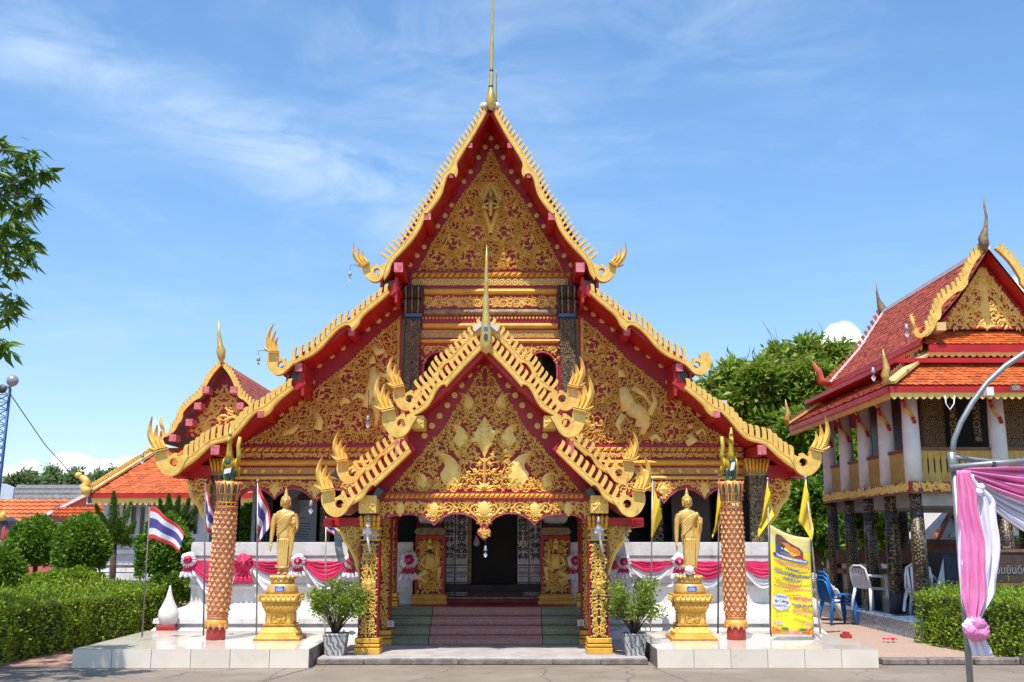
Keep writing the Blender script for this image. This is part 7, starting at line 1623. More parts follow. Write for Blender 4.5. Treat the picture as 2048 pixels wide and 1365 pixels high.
def juniper(label, root, plumes, Y):
    b = P(*root, Y); t = thing('juniper_tree', label, 'tree', (b.x, Y, 0)); br = MB(); out = []
    br.tube([(b.x, Y, 0), (b.x + .02, Y, b.z * .6), tuple(b)], [.08, .07, .06], 7)
    for (px, py, w_) in plumes:
        e = P(px, py, Y + RNG.uniform(-.35, .35)); m = b.lerp(e, .5) + Vector((0, 0, .02)) + Vector(((e.x - b.x) * .22, 0, -.08)); ns = 26; pts = []
        for i in range(ns + 1): u = i / ns; pts.append(b * (1 - u) ** 2 + m * 2 * u * (1 - u) + e * u * u)
        br.tube([pts[0], pts[ns // 2], pts[-1]], [.03, .02, .006], 5); k = 1500; ii = RNG.integers(int(ns * .18), ns, k); P0 = np.array([tuple(q) for q in pts]); dd = unit(P0[np.minimum(ii + 1, ns)] - P0[ii])
        r = w_ * (1 - (ii / ns) ** 2.2)[:, None] + .015; o = sphere_dirs(k) * RNG.uniform(.3, 1, (k, 1)) * r; out.append(leaf_arrays(P0[ii] + o, dd * 1.6 + o * 3, .055, .018, 0, .35))
    V, F = join_np(out); part('foliage', np_mesh('foliage', V, F, 'leaf_juniper'), None, t); part('trunk', br, 'bark', t)
juniper('twisted juniper with upright plumes beside the two round bushes', (228, 1080), ((228, 984, .17), (192, 1010, .13), (262, 1005, .13), (205, 1030, .15), (270, 1045, .12), (252, 1070, .16), (285, 1082, .13), (215, 1050, .17), (238, 1040, .17), (195, 1060, .14)), 23)
juniper('dense juniper with many upright plumes behind the flying flag', (340, 1075), ((338, 988, .14), (358, 992, .13), (320, 1000, .13), (378, 998, .13), (395, 1010, .12), (305, 1020, .12), (350, 1020, .17), (325, 1035, .17), (372, 1030, .17), (390, 1045, .15), (310, 1050, .15), (345, 1045, .2)), 22)
def big_tree(label, root, Y, blobs, n, L, mat, group=None, twigs=0, trunk_r=.28, name='leafy_tree'):
    b = P(*root, Y); t = thing(name, label, 'tree', (b.x, Y, 0), group); tr = MB(); c0 = Vector((b.x, Y, max(1.0, b.z))); tr.tube([(b.x, Y, 0), (b.x + .1, Y, c0.z * .6), tuple(c0)], [trunk_r, trunk_r * .8, trunk_r * .6], 8); out = []
    for (px, py, r, dy) in blobs:
        c = P(px, py, Y + dy); k = (P(px + 1, py, Y + dy) - c).length; R = r * k; m = c0.lerp(c, .5) + Vector((0, 0, .3)); tr.tube([c0, m, c], [trunk_r * .4, trunk_r * .25, .03], 6)
        nn = int(n * r * r); ns_ = 9; sd = sphere_dirs(ns_); sc_ = np.array(tuple(c)) + sd * R * RNG.uniform(.45, .85, (ns_, 1)); sr = R * RNG.uniform(.26, .48, ns_)
        ncl = max(6, nn // 14); w_ = RNG.integers(0, ns_, ncl); d = sphere_dirs(ncl); d[:, 2] = np.abs(d[:, 2]) * .9 - .25; d = unit(d); cc = sc_[w_] + d * sr[w_][:, None] * RNG.uniform(.7, 1.1, (ncl, 1)); cl = np.repeat(cc, 14, 0); ds = np.repeat(d, 14, 0); cl = cl + RNG.normal(0, L * .45, cl.shape)
        out.append(leaf_arrays(cl, ds * .9, L, L * .42, .25, .7, 1.1))
    V, F = join_np(out); part('crown', np_mesh('crown', V, F, mat), None, t)
    for i in range(twigs):
        px, py, r, dy = blobs[RNG.integers(len(blobs))]; a = P(px + RNG.uniform(-r, r) * .5, py - r * .6, Y + dy); e = a + Vector((RNG.uniform(-.9, .3), 0, RNG.uniform(.7, 1.3))); tr.tube([a, a.lerp(e, .5) + Vector((.08, 0, .05)), e], [.015, .01, .005], 4)
    part('trunk', tr, 'bark', t); return t
big_tree('broad dark tree with browning leaf tips behind the temple eaves', (1600, 1000), 36, [(1500, 766, 56, 0), (1440, 811, 50, 1), (1565, 759, 56, 1), (1640, 746, 58, 0), (1685, 774, 46, 1), (1530, 806, 75, -1), (1610, 806, 75, -1), (1690, 836, 60, 0), (1460, 836, 55, 0), (1560, 876, 70, 0), (1640, 886, 60, 1), (1560, 726, 30, 2), (1490, 896, 60, 1), (1700, 744, 26, 1)], 1.45, .33, 'leaf_tree', None, 30)
big_tree('bright lime green tree standing under the broad dark tree', (1600, 1060), 31, [(1600, 860, 40, -1), (1570, 930, 45, 0), (1625, 930, 50, 0), (1600, 1000, 55, 0), (1580, 1050, 50, 0), (1640, 1040, 50, 0), (1560, 985, 40, 0), (1650, 980, 45, 1)], 2.4, .24, 'leaf_lime')
big_tree('dark leafy tree between the right roof corner and the pavilion', (1625, 1060), 28, [(1625, 1000, 35, 0), (1640, 1050, 40, 0), (1600, 1075, 35, 0), (1655, 1090, 35, 0), (1590, 1030, 30, 1)], 2.2, .2, 'leaf_topiary')
big_tree('lime green tree seen between the black pavilion columns', (1740, 1100), 30, [(1690, 1020, 50, 0), (1740, 1030, 55, 0), (1790, 1035, 50, 1), (1700, 920, 55, 0), (1740, 905, 50, 1), (1850, 1030, 30, 1), (1760, 1080, 35, 0), (1680, 960, 40, 0)], 2.2, .24, 'leaf_lime')
for i, (x, y, r) in enumerate(((45, 952, 17), (62, 948, 12), (105, 945, 18), (85, 960, 13), (150, 950, 16), (180, 955, 14), (205, 950, 18), (232, 948, 20), (130, 965, 14), (20, 962, 12), (260, 955, 16))):
    r *= .72; y += 6
    big_tree(['tall wispy tree far off, nearest the blue mast', 'thin tree far off beside the blue mast', 'pale leafy tree far off above the grey roof', 'low tree far off above the left end of the grey roof', 'rounded tree far off over the middle of the grey roof', 'tree far off beside the golden serpent finial', 'dense tree far off just above the golden serpent finial', 'tallest dark tree far off against the white cloud', 'low bushy tree far off at the middle of the grey roof', 'low tree far off behind the blue mast', 'tree far off meeting the cream roof edge'][i], (x, y + 30), 110 + i % 3 * 6, [(x, y, r, 0), (x - r * .6, y + r * .5, r * .8, 1), (x + r * .7, y + r * .6, r * .8, 0), (x, y + r, r, 1)], 3.0, .55, 'leaf_far_haze', 'trees far behind the roofs', 0, .3)
big_tree('broad green tree standing past the far side of the pavilion', (2330, 1070), 44, [(2200, 900, 75, 0), (2290, 860, 80, 1), (2380, 890, 80, 0), (2460, 940, 75, 0), (2240, 980, 80, 0), (2340, 980, 90, 1), (2430, 1020, 70, 0), (2160, 1010, 60, 0)], 1.3, .34, 'leaf_tree')
# foreground tree whose branches reach into the upper left corner; the trunk stands outside the frame
mt = thing('overhanging_tree', 'long leaved tree reaching its branch tips in at the upper left edge', 'tree', (-8.9, 11.9, 0)); tr = MB(); TY = 11.9; hub = Vector((-8.4, TY, 4.3)); tr.tube([(-8.9, TY, 0), (-8.8, TY, 2.2), tuple(hub)], [.22, .18, .12], 8); out = []
tips = [(58, 308), (88, 345), (70, 398), (30, 318), (22, 362), (48, 415), (12, 450), (52, 487), (55, 512), (22, 535), (26, 600), (12, 628), (8, 690), (2, 285), (-10, 400), (-20, 500), (-30, 330), (-15, 570), (35, 450), (10, 505), (-5, 470), (-40, 430), (40, 370), (14, 410), (-8, 340), (60, 345)]
for i in range(95): tips.append((RNG.uniform(-420, -40), RNG.uniform(180, 700)))
for (px, py) in tips:
    e = P(px, py, TY + (RNG.uniform(-.5, .5) if px > -40 else RNG.uniform(-1.8, 1.8))); m = hub.lerp(e, .55) + Vector((0, 0, .25))
    if px < 0 or py % 3 < 1.6: tr.tube([hub, m, e], [.05, .025, .008], 5)
    else: tr.tube([e + Vector((-.6, 0, .02)), e + Vector((-.3, 0, .05)), e], [.018, .014, .006], 5)
    n = 34; a = RNG.uniform(0, 6.283, n); d = np.stack([np.cos(a) + .35, np.sin(a), RNG.uniform(-1.1, .3, n)], 1); out.append(leaf_arrays(np.array([tuple(e)]) + RNG.normal(0, .045, (n, 3)), d, .215, .052, .35, .25))
V, F = join_np(out); part('crown', np_mesh('crown', V, F, 'leaf_mango'), None, mt); part('trunk', tr, 'bark', mt)

# =================================================================== SMALLER ORDINATION HALL (left, behind)
ub = thing('ordination_hall', 'smaller white walled hall with red gable and orange skirt roof at the back', 'temple', (-9.5, 34, 0)); YU = 34.0
ua = P(443, 722, YU); AXU = ua.x
gable_boards(ub, YU, AXU, (441, 728), (335, 868), .030, 20, .17, .40, right=True)
rt = P(322, 880, YU); mb = MB(); pr = [(AXU, ua.z), (AXU + (rt.x - AXU) * .5, ua.z + (rt.z - ua.z) * .5), (rt.x, rt.z)]
for s in (0, 1):
    q = [(2 * AXU - x, z) if s else (x, z) for x, z in pr]; mb.grid([[(x, YU + .1, z) for x, z in q], [(x, YU + 9, z) for x, z in q]], 0, False); mb.grid([[(x, YU + .1, z - .1) for x, z in q], [(x, YU + 9, z - .1) for x, z in q]], 1, False)
part('upper_roof', mb, ['tile_red', 'red'], ub)
for (p, q) in ((pr[2], pr[1]), (pr[1], pr[0])):
    p, q = (2 * AXU - p[0], p[1]), (2 * AXU - q[0], q[1]); S3 = Vector((q[0] - p[0], 0, q[1] - p[1])); tile_field(ub, (p[0], YU + .2, p[1]), (0, 1, 0), S3, 30, int(S3.length / .2), .25, .2, 'tile_red', lambda u, s: True)
gz = P(443, 875, YU + .5); part('gable_panel', MB().prism([(AXU, ua.z - .3), (pr[1][0], pr[1][1] - .2), (rt.x + .5, gz.z), (2 * AXU - rt.x - .5, gz.z), (2 * AXU - pr[1][0], pr[1][1] - .2)], YU + .55, YU + .65), 'red_wall', ub)
hp_ = [(AXU, P(443, 760, YU + .5).z), (P(405, 822, YU + .5).x, P(405, 822, YU + .5).z), (P(372, 868, YU + .5).x, gz.z + .06), (AXU, gz.z + .06)]; v = Vine(YU + .54, .05); v.fill(hp_, .34, .13, .07, 2200, .93, .16, 95, dens=1.25); v.mb.join(v.mb.mirrored(AXU)); part('gable_relief', v.mb, 'gold_relief', ub, kind='stuff')
for (px, py) in ((411, 780), (395, 812), (378, 845), (345, 876)):
    a = P(px, py, YU - .05)
    for x in (a.x, 2 * AXU - a.x): part('purlin', MB().box(x - .11, x + .11, YU - .05, YU + .5, a.z - .11, a.z + .11), 'pink_end', ub)
chofa(ub, [P(a, b, YU) for a, b in ((443, 726), (443, 715), (442, 702), (440, 690), (438, 670), (437, 640))], [.05, .13, .16, .09, .06, .01], 'bronze_gold')
u_e = P(180, 988, YU - 2.2); u_t = P(322, 900, YU + .4); exr = 2 * AXU - u_e.x; txr = 2 * AXU - u_t.x; b0, b1, b2, b3 = Vector((u_e.x, YU - 2.2, u_e.z)), Vector((exr, YU - 2.2, u_e.z)), Vector((txr, YU + .4, u_t.z)), Vector((u_t.x, YU + .4, u_t.z))
part('skirt_roof', MB().add([b0, b1, b2, b3], [(0, 1, 2, 3)]).add([b0, b3, b3 + Vector((0, 9, 0)), b0 + Vector((0, 11, 0))], [(0, 1, 2, 3)]).add([b1, b2, b2 + Vector((0, 9, 0)), b1 + Vector((0, 11, 0))], [(0, 1, 2, 3)]), 'tile_red', ub)
S4 = b3 - b0; kx4 = S4.x; S4 = Vector((0, S4.y, S4.z)); l4 = S4.length
tile_field(ub, b0, (1, 0, 0), S4, 34, int(l4 / .155) + 1, .20, .155, 'tile_orange', lambda u, s: s < l4 - .05 and s / l4 * kx4 + .15 < u < 6.4, 290)
part('hip_board', MB().beam(b0 + Vector((0, 0, .08)), b3 + Vector((0, 0, .1)), .22, .06), 'hip_cream', ub); h = MB()
for k in range(28): q = b0.lerp(b3, (k + .5) / 28) + Vector((-.08, 0, .16)); h.beam(q, q + Vector((.05, .05, .09)), .04, .10)
part('hip_fringe', h, 'gold', ub, kind='stuff')
part('eave_fascia', MB().beam(b0 + Vector((0, 0, -.06)), b1 + Vector((0, 0, -.06)), .06, .12), 'red', ub); lace(ub, b0 + Vector((.05, .05, -.12)), b1 + Vector((0, .05, -.12)), .22, .17)
part('serpent_finial', MB().tube([P(a, b, YU - 2.3) for a, b in ((180, 985), (172, 982), (168, 972), (175, 966), (168, 958), (158, 952))], [.14, .16, .14, .13, .11, .05], 8).ball(P(157, 951, YU - 2.3), (.12, .1, .1), 0, 8, 6), 'gold', ub)
wx = P(205, 1050, YU - 1.2).x; wz = P(205, 1096, YU - 1.2).z
part('wall', MB().box(wx, 2 * AXU - wx, YU - 1.2, YU + 9, wz, u_e.z + .1), 'pale_blue_wall', ub); part('lower_wall', MB().box(wx - .02, 2 * AXU - wx + .02, YU - 1.24, YU + 9, 0, wz), 'white', ub)
for px in (252, 268, 285, 348, 392, 485):
    a = P(px, 1015, YU - 1.25); b = P(px, 1068, YU - 1.25); part('window_slot', MB().box(a.x - .05, a.x + .05, YU - 1.25, YU - 1.2, b.z, a.z), 'glass_dark', ub)
for (ya, yb, g) in ((1100, 1108, .12), (1122, 1130, .2), (1136, 1144, .3), (1146, 1160, .42)): part('base_moulding', MB().box(wx - g, 2 * AXU - wx + g, YU - 1.24 - g, YU - 1.23, P(200, yb, YU - 1.3).z, P(200, ya, YU - 1.3).z), 'white', ub)
for px in (243, 260, 300): a = P(px, 1010, YU - 1.22); part('pilaster', MB().box(a.x - .09, a.x + .09, YU - 1.32, YU - 1.2, wz, u_e.z), 'white', ub)

# =================================================================== HOUSES AND SHEDS BEHIND THE HEDGE (left)
hs = thing('orange_roof_house', 'house with light orange tiled roof and coral gable at the left', 'house', (-24, 48, 0)); YH = 46.0
def roof_rows(parent, a, b, c, d, nu, ns, mat, name='roof_tile', wav=.07):
    a, b, c, d = [Vector(x) for x in (a, b, c, d)]; mb = MB(); nv = (b - a).cross(d - a).normalized(); nv = nv if nv.z > 0 else -nv
    for j in range(ns):
        for i in range(nu):
            u0, u1, v0, v1 = i / nu, (i + .96) / nu, j / ns, (j + 1.08) / ns
            def q(u, v_, h): return a.lerp(b, u).lerp(d.lerp(c, u), v_) + nv * h
            mb.add([q(u0, v0, wav), q((u0 + u1) / 2, v0, wav * 1.7), q(u1, v0, wav), q(u1, v1, 0), q((u0 + u1) / 2, v1, wav * .7), q(u0, v1, 0), q(u0, v0, 0), q(u1, v0, 0)], [(0, 1, 4, 5), (1, 2, 3, 4), (6, 7, 2, 1, 0)])
    part('tile_courses', mb, mat, parent, kind='stuff')
w4 = P(-30, 1062, YH); x4 = P(150, 1062, YH); y4 = P(205, 1000, YH + 3); z4 = P(-30, 1000, YH + 3); roof_rows(hs, w4, x4, y4, z4, 17, 8, 'tile_orange_light')
part('gable_wall', MB().prism(px2([(85, 1080), (95, 1030), (182, 988), (235, 988), (235, 1080)], YH - .4), YH - .4, YH - .3), 'coral_wall', hs)
part('verge_board', MB().prism(px2([(76, 1034), (176, 985), (182, 988), (82, 1038)], YH - .55), YH - .55, YH - .45), 'white_aged', hs)
a, b = P(174, 990, YH - .45), P(190, 1009, YH - .45); wn = part('window', MB().box(a.x, b.x, YH - .46, YH - .41, b.z, a.z), 'white', hs); part('pane', MB().box(a.x + .06, b.x - .06, YH - .48, YH - .46, b.z + .06, a.z - .06), 'glass_dark', wn)
roof_rows(hs, P(105, 1036, YH - 1.6), P(216, 1036, YH - 1.6), P(216, 1016, YH - .5), P(105, 1016, YH - .5), 14, 3, 'tile_orange')
for px in (118, 131, 146): a, b = P(px - 5, 1045, YH - .42), P(px + 5, 1062, YH - .42); wn = part('window', MB().box(a.x, b.x, YH - .46, YH - .40, b.z, a.z), 'white', hs); part('pane', MB().box(a.x + .04, b.x - .04, YH - .48, YH - .46, b.z + .04, a.z - .04), 'glass_dark', wn)
part('wall', MB().box(P(-30, 1060, YH).x, P(150, 1060, YH).x, YH + .3, YH + 3, 0, w4.z - .05), 'coral_wall', hs)
sd = thing('grey_roof_shed', 'long shed with weathered grey corrugated roof behind the orange roof', 'shed', (-38, 62, 0)); roof_rows(sd, P(26, 1001, 60), P(172, 1001, 60), P(172, 972, 63), P(33, 972, 63), 40, 3, 'grey_roof', wav=.1)
part('wall', MB().box(P(-60, 1000, 60).x, P(172, 1000, 60).x, 60.4, 63, 0, P(30, 1000, 60).z), 'pale_blue_wall', sd)
part('gable_wall', MB().prism(px2([(-60, 1002), (-60, 960), (10, 968), (28, 976), (24, 1002)], 59), 59, 59.2), 'pale_blue_wall', sd)
gt = thing('small_gate', 'small gate with red finned roof cut off by the left edge', 'gate', (-12, 25, 0)); YG = 25.0
part('roof', MB().prism(px2([(-40, 1060), (-5, 1035), (8, 1042), (22, 1078), (22, 1086), (-40, 1086)], YG), YG, YG + .8), 'tarp_dark', gt); part('gold_eave', MB().prism(px2([(-40, 1080), (28, 1080), (26, 1092), (-40, 1092)], YG - .05), YG - .05, YG + .85), 'gold_worn', gt)
for (x, y) in ((6, 1052), (13, 1058), (20, 1064), (27, 1068)): part('fin', MB().prism(px2([(x - 5, y + 26), (x + 5, y + 26), (x + 4, y + 8), (x + 1, y), (x - 3, y + 8)], YG - .1), YG - .1, YG - .03), 'red_faded', gt)
part('strut', MB().beam(P(0, 1112, YG), P(14, 1094, YG), .08, .08), 'red', gt); part('finial', MB().tube([P(6, 1042, YG), P(5, 1030, YG), P(7, 1022, YG)], [.06, .09, .02], 6), 'gold', gt); part('post', MB().box(P(-5, 1100, YG).x, P(3, 1100, YG).x, YG, YG + .3, 0, P(0, 1090, YG).z), 'red_wall', gt)
o = part('orange_board', MB().box(P(26, 1130, 26).x, P(56, 1130, 26).x, 26, 26.05, P(30, 1148, 26).z, P(30, 1117, 26).z), 'board_orange'); tag(o, 'plain orange board glimpsed between the bushes by the gate', 'board')
# loudspeaker mast
ms = thing('loudspeaker_mast', 'blue lattice mast carrying a round silver loudspeaker dome at the left edge', 'mast', (-18, 38, 0)); YM = 38.0; mb = MB(); x0, x1 = P(-16, 850, YM), P(13, 850, YM); zt = P(10, 775, YM).z
for (x, y) in ((x0.x, YM), (x1.x, YM), ((x0.x + x1.x) / 2 + .1, YM + .4)): mb.tube([(x - .12, y, 0), (x, y, zt)], .045, 6)
for k in range(26):
    z = k * zt / 26; mb.beam((x0.x - .1 * (1 - k / 26), YM, z), (x1.x - .1 * (1 - k / 26), YM, z + (zt / 26)), .03, .03); mb.beam((x1.x - .1 * (1 - k / 26), YM, z), (x0.x - .1 * (1 - k / 26), YM, z + zt / 26), .03, .03); mb.beam((x0.x - .1, YM, z), (x1.x - .1, YM, z), .03, .03)
part('lattice', mb, 'mast_blue', ms); a = P(25, 762, YM - .2); part('dome', MB().ball(a, .21, 0, 16, 10), 'steel_pole', ms); a = P(4, 778, YM - .3); part('horn', MB().lathe([(.16, 0), (.17, .03), (.06, .22), (.03, .3)], (0, 0, 0), 14).xf(Matrix.Translation(a) @ Matrix.Rotation(-math.pi / 2, 4, 'X')), 'metal_dark', ms); part('arm', MB().beam(P(-12, 775, YM), P(25, 773, YM), .05, .05), 'metal_grey', ms)
o = part('guy_wire', MB().tube([P(18, 785, YM), P(90, 890, YM + 6), P(140, 945, YM + 12)], .018, 4), 'metal_dark'); tag(o, 'thin guy wire slanting down from the blue mast', 'wire')

# =================================================================== BEHIND AND BESIDE THE PAVILION
wb = thing('white_wall_building', 'low white walled building with orange tiled eave seen between the black columns', 'building', (14, 32, 0)); YW2 = 31.0
part('wall', MB().box(P(1640, 1090, YW2).x, P(2100, 1090, YW2).x, YW2, YW2 + 3, 0, P(1700, 1074, YW2).z), 'white_aged', wb); roof_rows(wb, P(1640, 1074, YW2 - .8), P(2000, 1074, YW2 - .8), P(2000, 1050, YW2 + 1), P(1640, 1050, YW2 + 1), 40, 4, 'tile_orange')
for px in (1820, 1870, 1900): part('window', MB().box(P(px - 8, 1090, YW2).x, P(px + 8, 1090, YW2).x, YW2 - .06, YW2, P(px, 1128, YW2).z, P(px, 1082, YW2).z), 'glass_dark', wb)
part('upper_gable', MB().prism(px2([(1845, 1052), (1860, 1000), (1905, 1000), (1905, 1052)], YW2 + .5), YW2 + .5, YW2 + .6), 'white_aged', wb); part('verge_board', MB().prism(px2([(1862, 1000), (1905, 1055), (1898, 1062), (1852, 1003)], YW2 + .3), YW2 + .3, YW2 + .4), 'coral_wall', wb)
for (lb, x, w2, Y) in (('small spirit house with brown trimmed gable just beside the tent pole', 1905, 40, 24.5), ('larger spirit house with arched gable under the white drape', 2022, 62, 24)):
    sp = thing('spirit_house', lb, 'spirit house', (P(x, 1080, Y).x, Y, 0), 'spirit houses beyond the pavilion'); q = px2([(x - w2 * .65, 1078), (x, 1025), (x + w2 * .65, 1078)], Y); part('gable', MB().prism(q, Y, Y + .05), 'grey_panel', sp)
    part('verge_board', MB().prism(px2([(x - w2 * .75, 1080), (x, 1016), (x + w2 * .75, 1080), (x + w2 * .62, 1080), (x, 1030), (x - w2 * .62, 1080)], Y - .08), Y - .08, Y - .01), 'wood_brown', sp); part('roof', MB().add([(q[0][0] - .2, Y, q[0][1]), (q[1][0], Y, q[1][1] + .12), (q[1][0], Y + 1.6, q[1][1] + .12), (q[0][0] - .2, Y + 1.6, q[0][1])], [(0, 1, 2, 3)]).add([(q[2][0] + .2, Y, q[2][1]), (q[1][0], Y, q[1][1] + .12), (q[1][0], Y + 1.6, q[1][1] + .12), (q[2][0] + .2, Y + 1.6, q[2][1])], [(0, 1, 2, 3)]), 'white', sp)
    part('eave_beam', MB().box(q[0][0] - .2, q[2][0] + .2, Y - .06, Y + 1.5, q[0][1] - .12, q[0][1] - .01), 'wood_dark', sp); part('body', MB().box(q[0][0] + .1, q[2][0] - .1, Y + .2, Y + 1.2, .9, q[0][1] - .12), 'wood_brown', sp); part('post', MB().tube([(q[1][0], Y + .7, 0), (q[1][0], Y + .7, .9)], .14, 8), 'wood_brown', sp)
    ar = [(q[1][0] + math.cos(i * math.pi / 8) * (q[2][0] - q[0][0]) * .22, q[0][1] + .02 + math.sin(i * math.pi / 8) * (q[2][0] - q[0][0]) * .22) for i in range(9)]; part('arch', MB().prism(ar, Y - .03, Y - .001), 'metal_grey', sp)
sg = thing('welcome_sign', 'dark wooden board with pale carved Thai lettering behind the right hedge', 'sign', (9, 18.3, 0)); YSG = 18.2; a, b = P(1962, 1105, YSG), P(2130, 1166, YSG); part('board', MB().box(a.x, b.x, YSG, YSG + .08, b.z, a.z), 'wood_dark', sg, bevel=.01)
part('frame_rail', MB().box(a.x - .02, b.x, YSG - .02, YSG + .09, a.z, a.z + .05).box(a.x - .02, b.x, YSG - .02, YSG + .09, b.z - .05, b.z), 'wood_brown', sg); part('post', MB().tube([P(2010, 1166, YSG + .2), P(2012, 1230, YSG + .2) + Vector((0, 0, -.3))], [.14, .15], 9), 'bark', sg)
me = text_mesh('วัดพระนอนยินดีต้อนรับ', .40, 'LEFT', .0); V = np.empty(len(me.vertices) * 3, np.float32); me.vertices.foreach_get('co', V); V = V.reshape(-1, 3); g0 = P(1931, 1148, YSG - .01); kk = 1.42 / max(1e-6, V[:, 0].max()); out = np.stack([g0.x + V[:, 0] * kk, np.full(len(V), YSG - .012) - V[:, 2], g0.z + V[:, 1] * kk * 1.25], 1); me.vertices.foreach_set('co', out.astype(np.float32).ravel()); me.materials.append(MATS['bell_grey']); me.update(); part('lettering', me, None, sg)
tb = thing('tarp_covered_crates', 'dark tarpaulin covered stack standing behind the right hedge', 'covered crates', (8, 19.4, 0)); a, b = P(1885, 1106, 18.9), P(1960, 1190, 18.9); part('tarp', MB().box(a.x, b.x, 18.9, 19.8, .05, a.z), 'tarp_dark', tb, bevel=.05); part('flap', MB().add([(a.x - .25, 18.95, .5), (a.x, 18.89, a.z - .1), (a.x, 18.89, .5)], [(0, 1, 2)]), 'pale_blue_wall', tb); a, b = P(1962, 1172, 18.9), P(2100, 1205, 18.9); part('tarp', MB().box(a.x, b.x, 18.9, 19.6, .05, a.z), 'tarp_dark', tb)
fn = thing('picket_fence', 'low pale picket fence running behind the pavilion floor', 'fence', (9, 25, 0)); 
for k in range(46): x = P(1650, 1180, 25).x + k * .085; part('picket', MB().box(x, x + .045, 25, 25.03, .33, 1.0), 'hip_cream', fn)
part('rail', MB().box(P(1650, 1180, 25).x, P(1650, 1180, 25).x + 3.9, 25.035, 25.07, .85, .92).box(P(1650, 1180, 25).x, P(1650, 1180, 25).x + 3.9, 25.035, 25.07, .45, .52), 'wood_brown', fn)
bn = thing('wooden_bench', 'long brown wooden bench rail across the pavilion floor', 'bench', (8.5, 23, PF)); part('seat', MB().box(7.0, 10, 22.6, 23, .95, 1.05), 'wood_brown', bn); part('backrest', MB().box(7.0, 10, 23.0, 23.05, 1.15, 1.45), 'wood_brown', bn)
for x in (7.2, 8.5, 9.8): part('leg', MB().box(x, x + .08, 22.65, 23, PF, .95), 'wood_dark', bn)
# clump of palm leaves by the sign
pm_ = thing('palm_clump', 'spiky palm leaves above the dark wooden sign', 'plant', (9.6, 20, 0)); b0 = P(1990, 1110, 20); out = MB()
for i in range(26): a = RNG.uniform(.2, 2.9); l = RNG.uniform(.5, 1.0); e = b0 + Vector((math.cos(a) * l, RNG.uniform(-.3, .3), .05 + math.sin(a) * l * .45)); m = b0.lerp(e, .6) + Vector((0, 0, .12)); out.tube([b0, m, e], [.01, .03, .003], 4, 0, .4)
part('frond', out, 'leaf_lime', pm_, kind='stuff'); part('stem', MB().tube([(b0.x, b0.y, 0), tuple(b0)], [.08, .06], 7), 'bark', pm_)
o = part('pink_ribbon', MB().grid([[(P(1776 + 4 * i, 1278, 17.0).x, 17.2 + .05 * math.sin(i * 2.3) + j * .06, .07 + .05 * abs(math.sin(i * 1.7 + j))) for i in range(8)] for j in range(3)]), 'cloth_pink'); tag(o, 'crumpled pink ribbon lying on the gravel path by the hedge', 'ribbon')
a = G(1646, 1262, .06); o = part('red_block', MB().box(a.x - .06, a.x + .08, 17.9, 18.1, .05, .11).box(a.x - .03, a.x + .05, 17.92, 18.05, .11, .15), 'base_red'); tag(o, 'small red stepped block behind the foot of the yellow banner', 'block')
# plants between wall and pavilion
# =================================================================== EVENT TENT FRAME WITH DRAPES (right, near)
tf = thing('event_tent', 'grey steel pipe tent with a curved roof pipe at the right edge', 'tent', (3.9, 9, 0)); YT_ = 9.0; foot = P(1941, 1372, YT_); topq = P(1905, 905, YT_); foot = foot + (foot - topq) * (foot.z / (topq.z - foot.z))
part('corner_pole', MB().tube([foot, topq], .027, 10), 'metal_grey', tf); part('roof_pipe', MB().tube([P(a, b, YT_ + .0) for a, b in ((1904, 915), (1908, 880), (1922, 845), (1945, 805), (1975, 765), (2010, 733), (2050, 706), (2120, 672))], .024, 10), 'metal_grey', tf)
part('front_rail', MB().tube([P(1900, 935, YT_ - .03), P(2120, 916, YT_ - .03)], .024, 10), 'metal_grey', tf); part('side_rail', MB().tube([P(1908, 916, YT_), P(2048, 930, YT_ + 1.2), P(2150, 934, YT_ + 2)], .022, 10), 'metal_grey', tf); part('clamp', MB().beam(P(1988, 924, YT_ - .05), P(1989, 940, YT_ - .05), .018, .03), 'metal_dark', tf); part('joint', MB().tube([P(1903, 905, YT_), P(1906, 945, YT_)], .035, 10), 'metal_grey', tf)
far = Vector((7.4, YT_, 0)); part('corner_pole', MB().tube([far, far + Vector((0, 0, 2.45))], .027, 10), 'metal_grey', tf)
dr = thing('tent_drape', 'pink and white cloth drape swagged along the tent rail and tied to the pole', 'drape', tuple(P(1925, 940, YT_)))
def cloth(name, rows, mat):
    o = part(name, MB().grid(rows), mat, dr); o.modifiers.new('t', 'SOLIDIFY').thickness = .004; return o
def swag_rows(p0, p1, top, bot, Y, folds, amp, n=30, m=40):
    rows = []
    for i in range(m + 1):
        v = i / m; r = []
        for j in range(n + 1):
            u = j / n; c = 4 * u * (1 - u); q = P(p0[0] + (p1[0] - p0[0]) * u, p0[1] + (p1[1] - p0[1]) * u + c * (top + (bot - top) * v), Y)
            r.append((q.x, Y - amp * min(1, c * 1.5) * (.5 + .7 * math.sin(v * folds * 6.283 + 3 * u + .8 * math.sin(u * 7)) + .45 * math.sin(v * folds * 11.3 - 5 * u + 1.4) + .25 * math.sin(v * folds * 23 + 11 * u)), q.z))
        rows.append(r)
    return rows
cloth('pink_swag', swag_rows((1916, 938), (2420, 925), 0, 92, YT_ - .03, 3.2, .05), 'drape_pink'); cloth('white_swag', swag_rows((1922, 948), (2420, 930), 85, 165, YT_ + .03, 4, .05), 'drape_white')
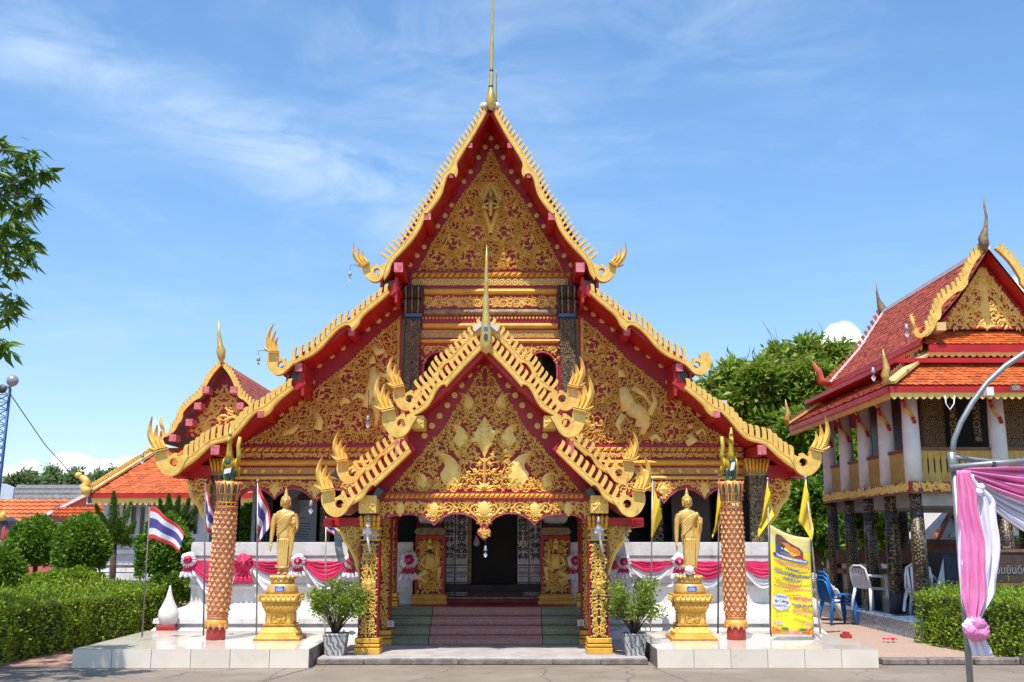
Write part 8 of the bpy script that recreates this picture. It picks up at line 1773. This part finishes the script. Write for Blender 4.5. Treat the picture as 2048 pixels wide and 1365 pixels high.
def tail(name, path, widths, Y, folds, amp, mat, m=40, n=24):
    rows = []; k = len(path)
    for i in range(m + 1):
        t = i / m * (k - 1); a = int(min(t, k - 2)); f = t - a; f2 = f * f * (3 - 2 * f); x = path[a][0] * (1 - f2) + path[a + 1][0] * f2; y = path[a][1] * (1 - f) + path[a + 1][1] * f; w_ = widths[a] * (1 - f2) + widths[a + 1] * f2; r = []
        for j in range(n + 1): u = j / n - .5; q = P(x + u * w_, y, Y); r.append((q.x, Y - amp * (.4 + .75 * math.sin(u * folds * 6.283 + y * .012) + .4 * math.sin(u * folds * 13.1 - y * .02 + 1) + .2 * math.sin(u * folds * 29 + y * .05)) - amp * 1.5 * (1 - 4 * u * u), q.z))
        rows.append(r)
    cloth(name, rows, mat)
tail('white_tail', [(1932, 950), (1958, 1010), (1968, 1100), (1962, 1180), (1948, 1240)], [22, 62, 62, 58, 22], YT_ - .02, 3, .03, 'drape_white'); tail('pink_tail', [(1924, 942), (1932, 1000), (1945, 1100), (1948, 1190), (1944, 1240)], [26, 40, 48, 50, 22], YT_ - .10, 3, .025, 'drape_pink'); tail('white_tail', [(1918, 1040), (1922, 1120), (1930, 1200), (1940, 1245)], [4, 16, 22, 14], YT_ - .06, 2, .02, 'drape_white')
tail('white_tail', [(1944, 1240), (1952, 1270), (1964, 1312)], [20, 34, 40], YT_ - .05, 3, .02, 'drape_white', 16)
kn = P(1950, 1258, YT_ - .12); mb = MB()
for i in range(9):
    a = i * .7; q0 = len(mb.v); cc_ = kn + Vector((.045 * math.cos(a), -.02 + .02 * math.sin(i * 2.1), .045 * math.sin(a))); mb.ball(cc_, (.062, .05, .055), 0 if i not in (3, 4) else 1, 28, 14)
    for q in range(q0, len(mb.v)):
        d_ = Vector(mb.v[q]) - cc_; th = math.atan2(d_.z, d_.x); mb.v[q] = tuple(cc_ + d_ * (1 + .13 * math.sin(th * 9 + i * 1.7 + d_.y * 60) + .08 * math.sin(th * 17 + i)))
kn_o = part('knot', mb, ['drape_pink', 'drape_white'], dr); part('tassel_flower', MB().ball(P(1962, 975, YT_ - .1), .035, 0, 8, 6).ball(P(1958, 985, YT_ - .1), .035, 0, 8, 6), 'drape_white', dr)
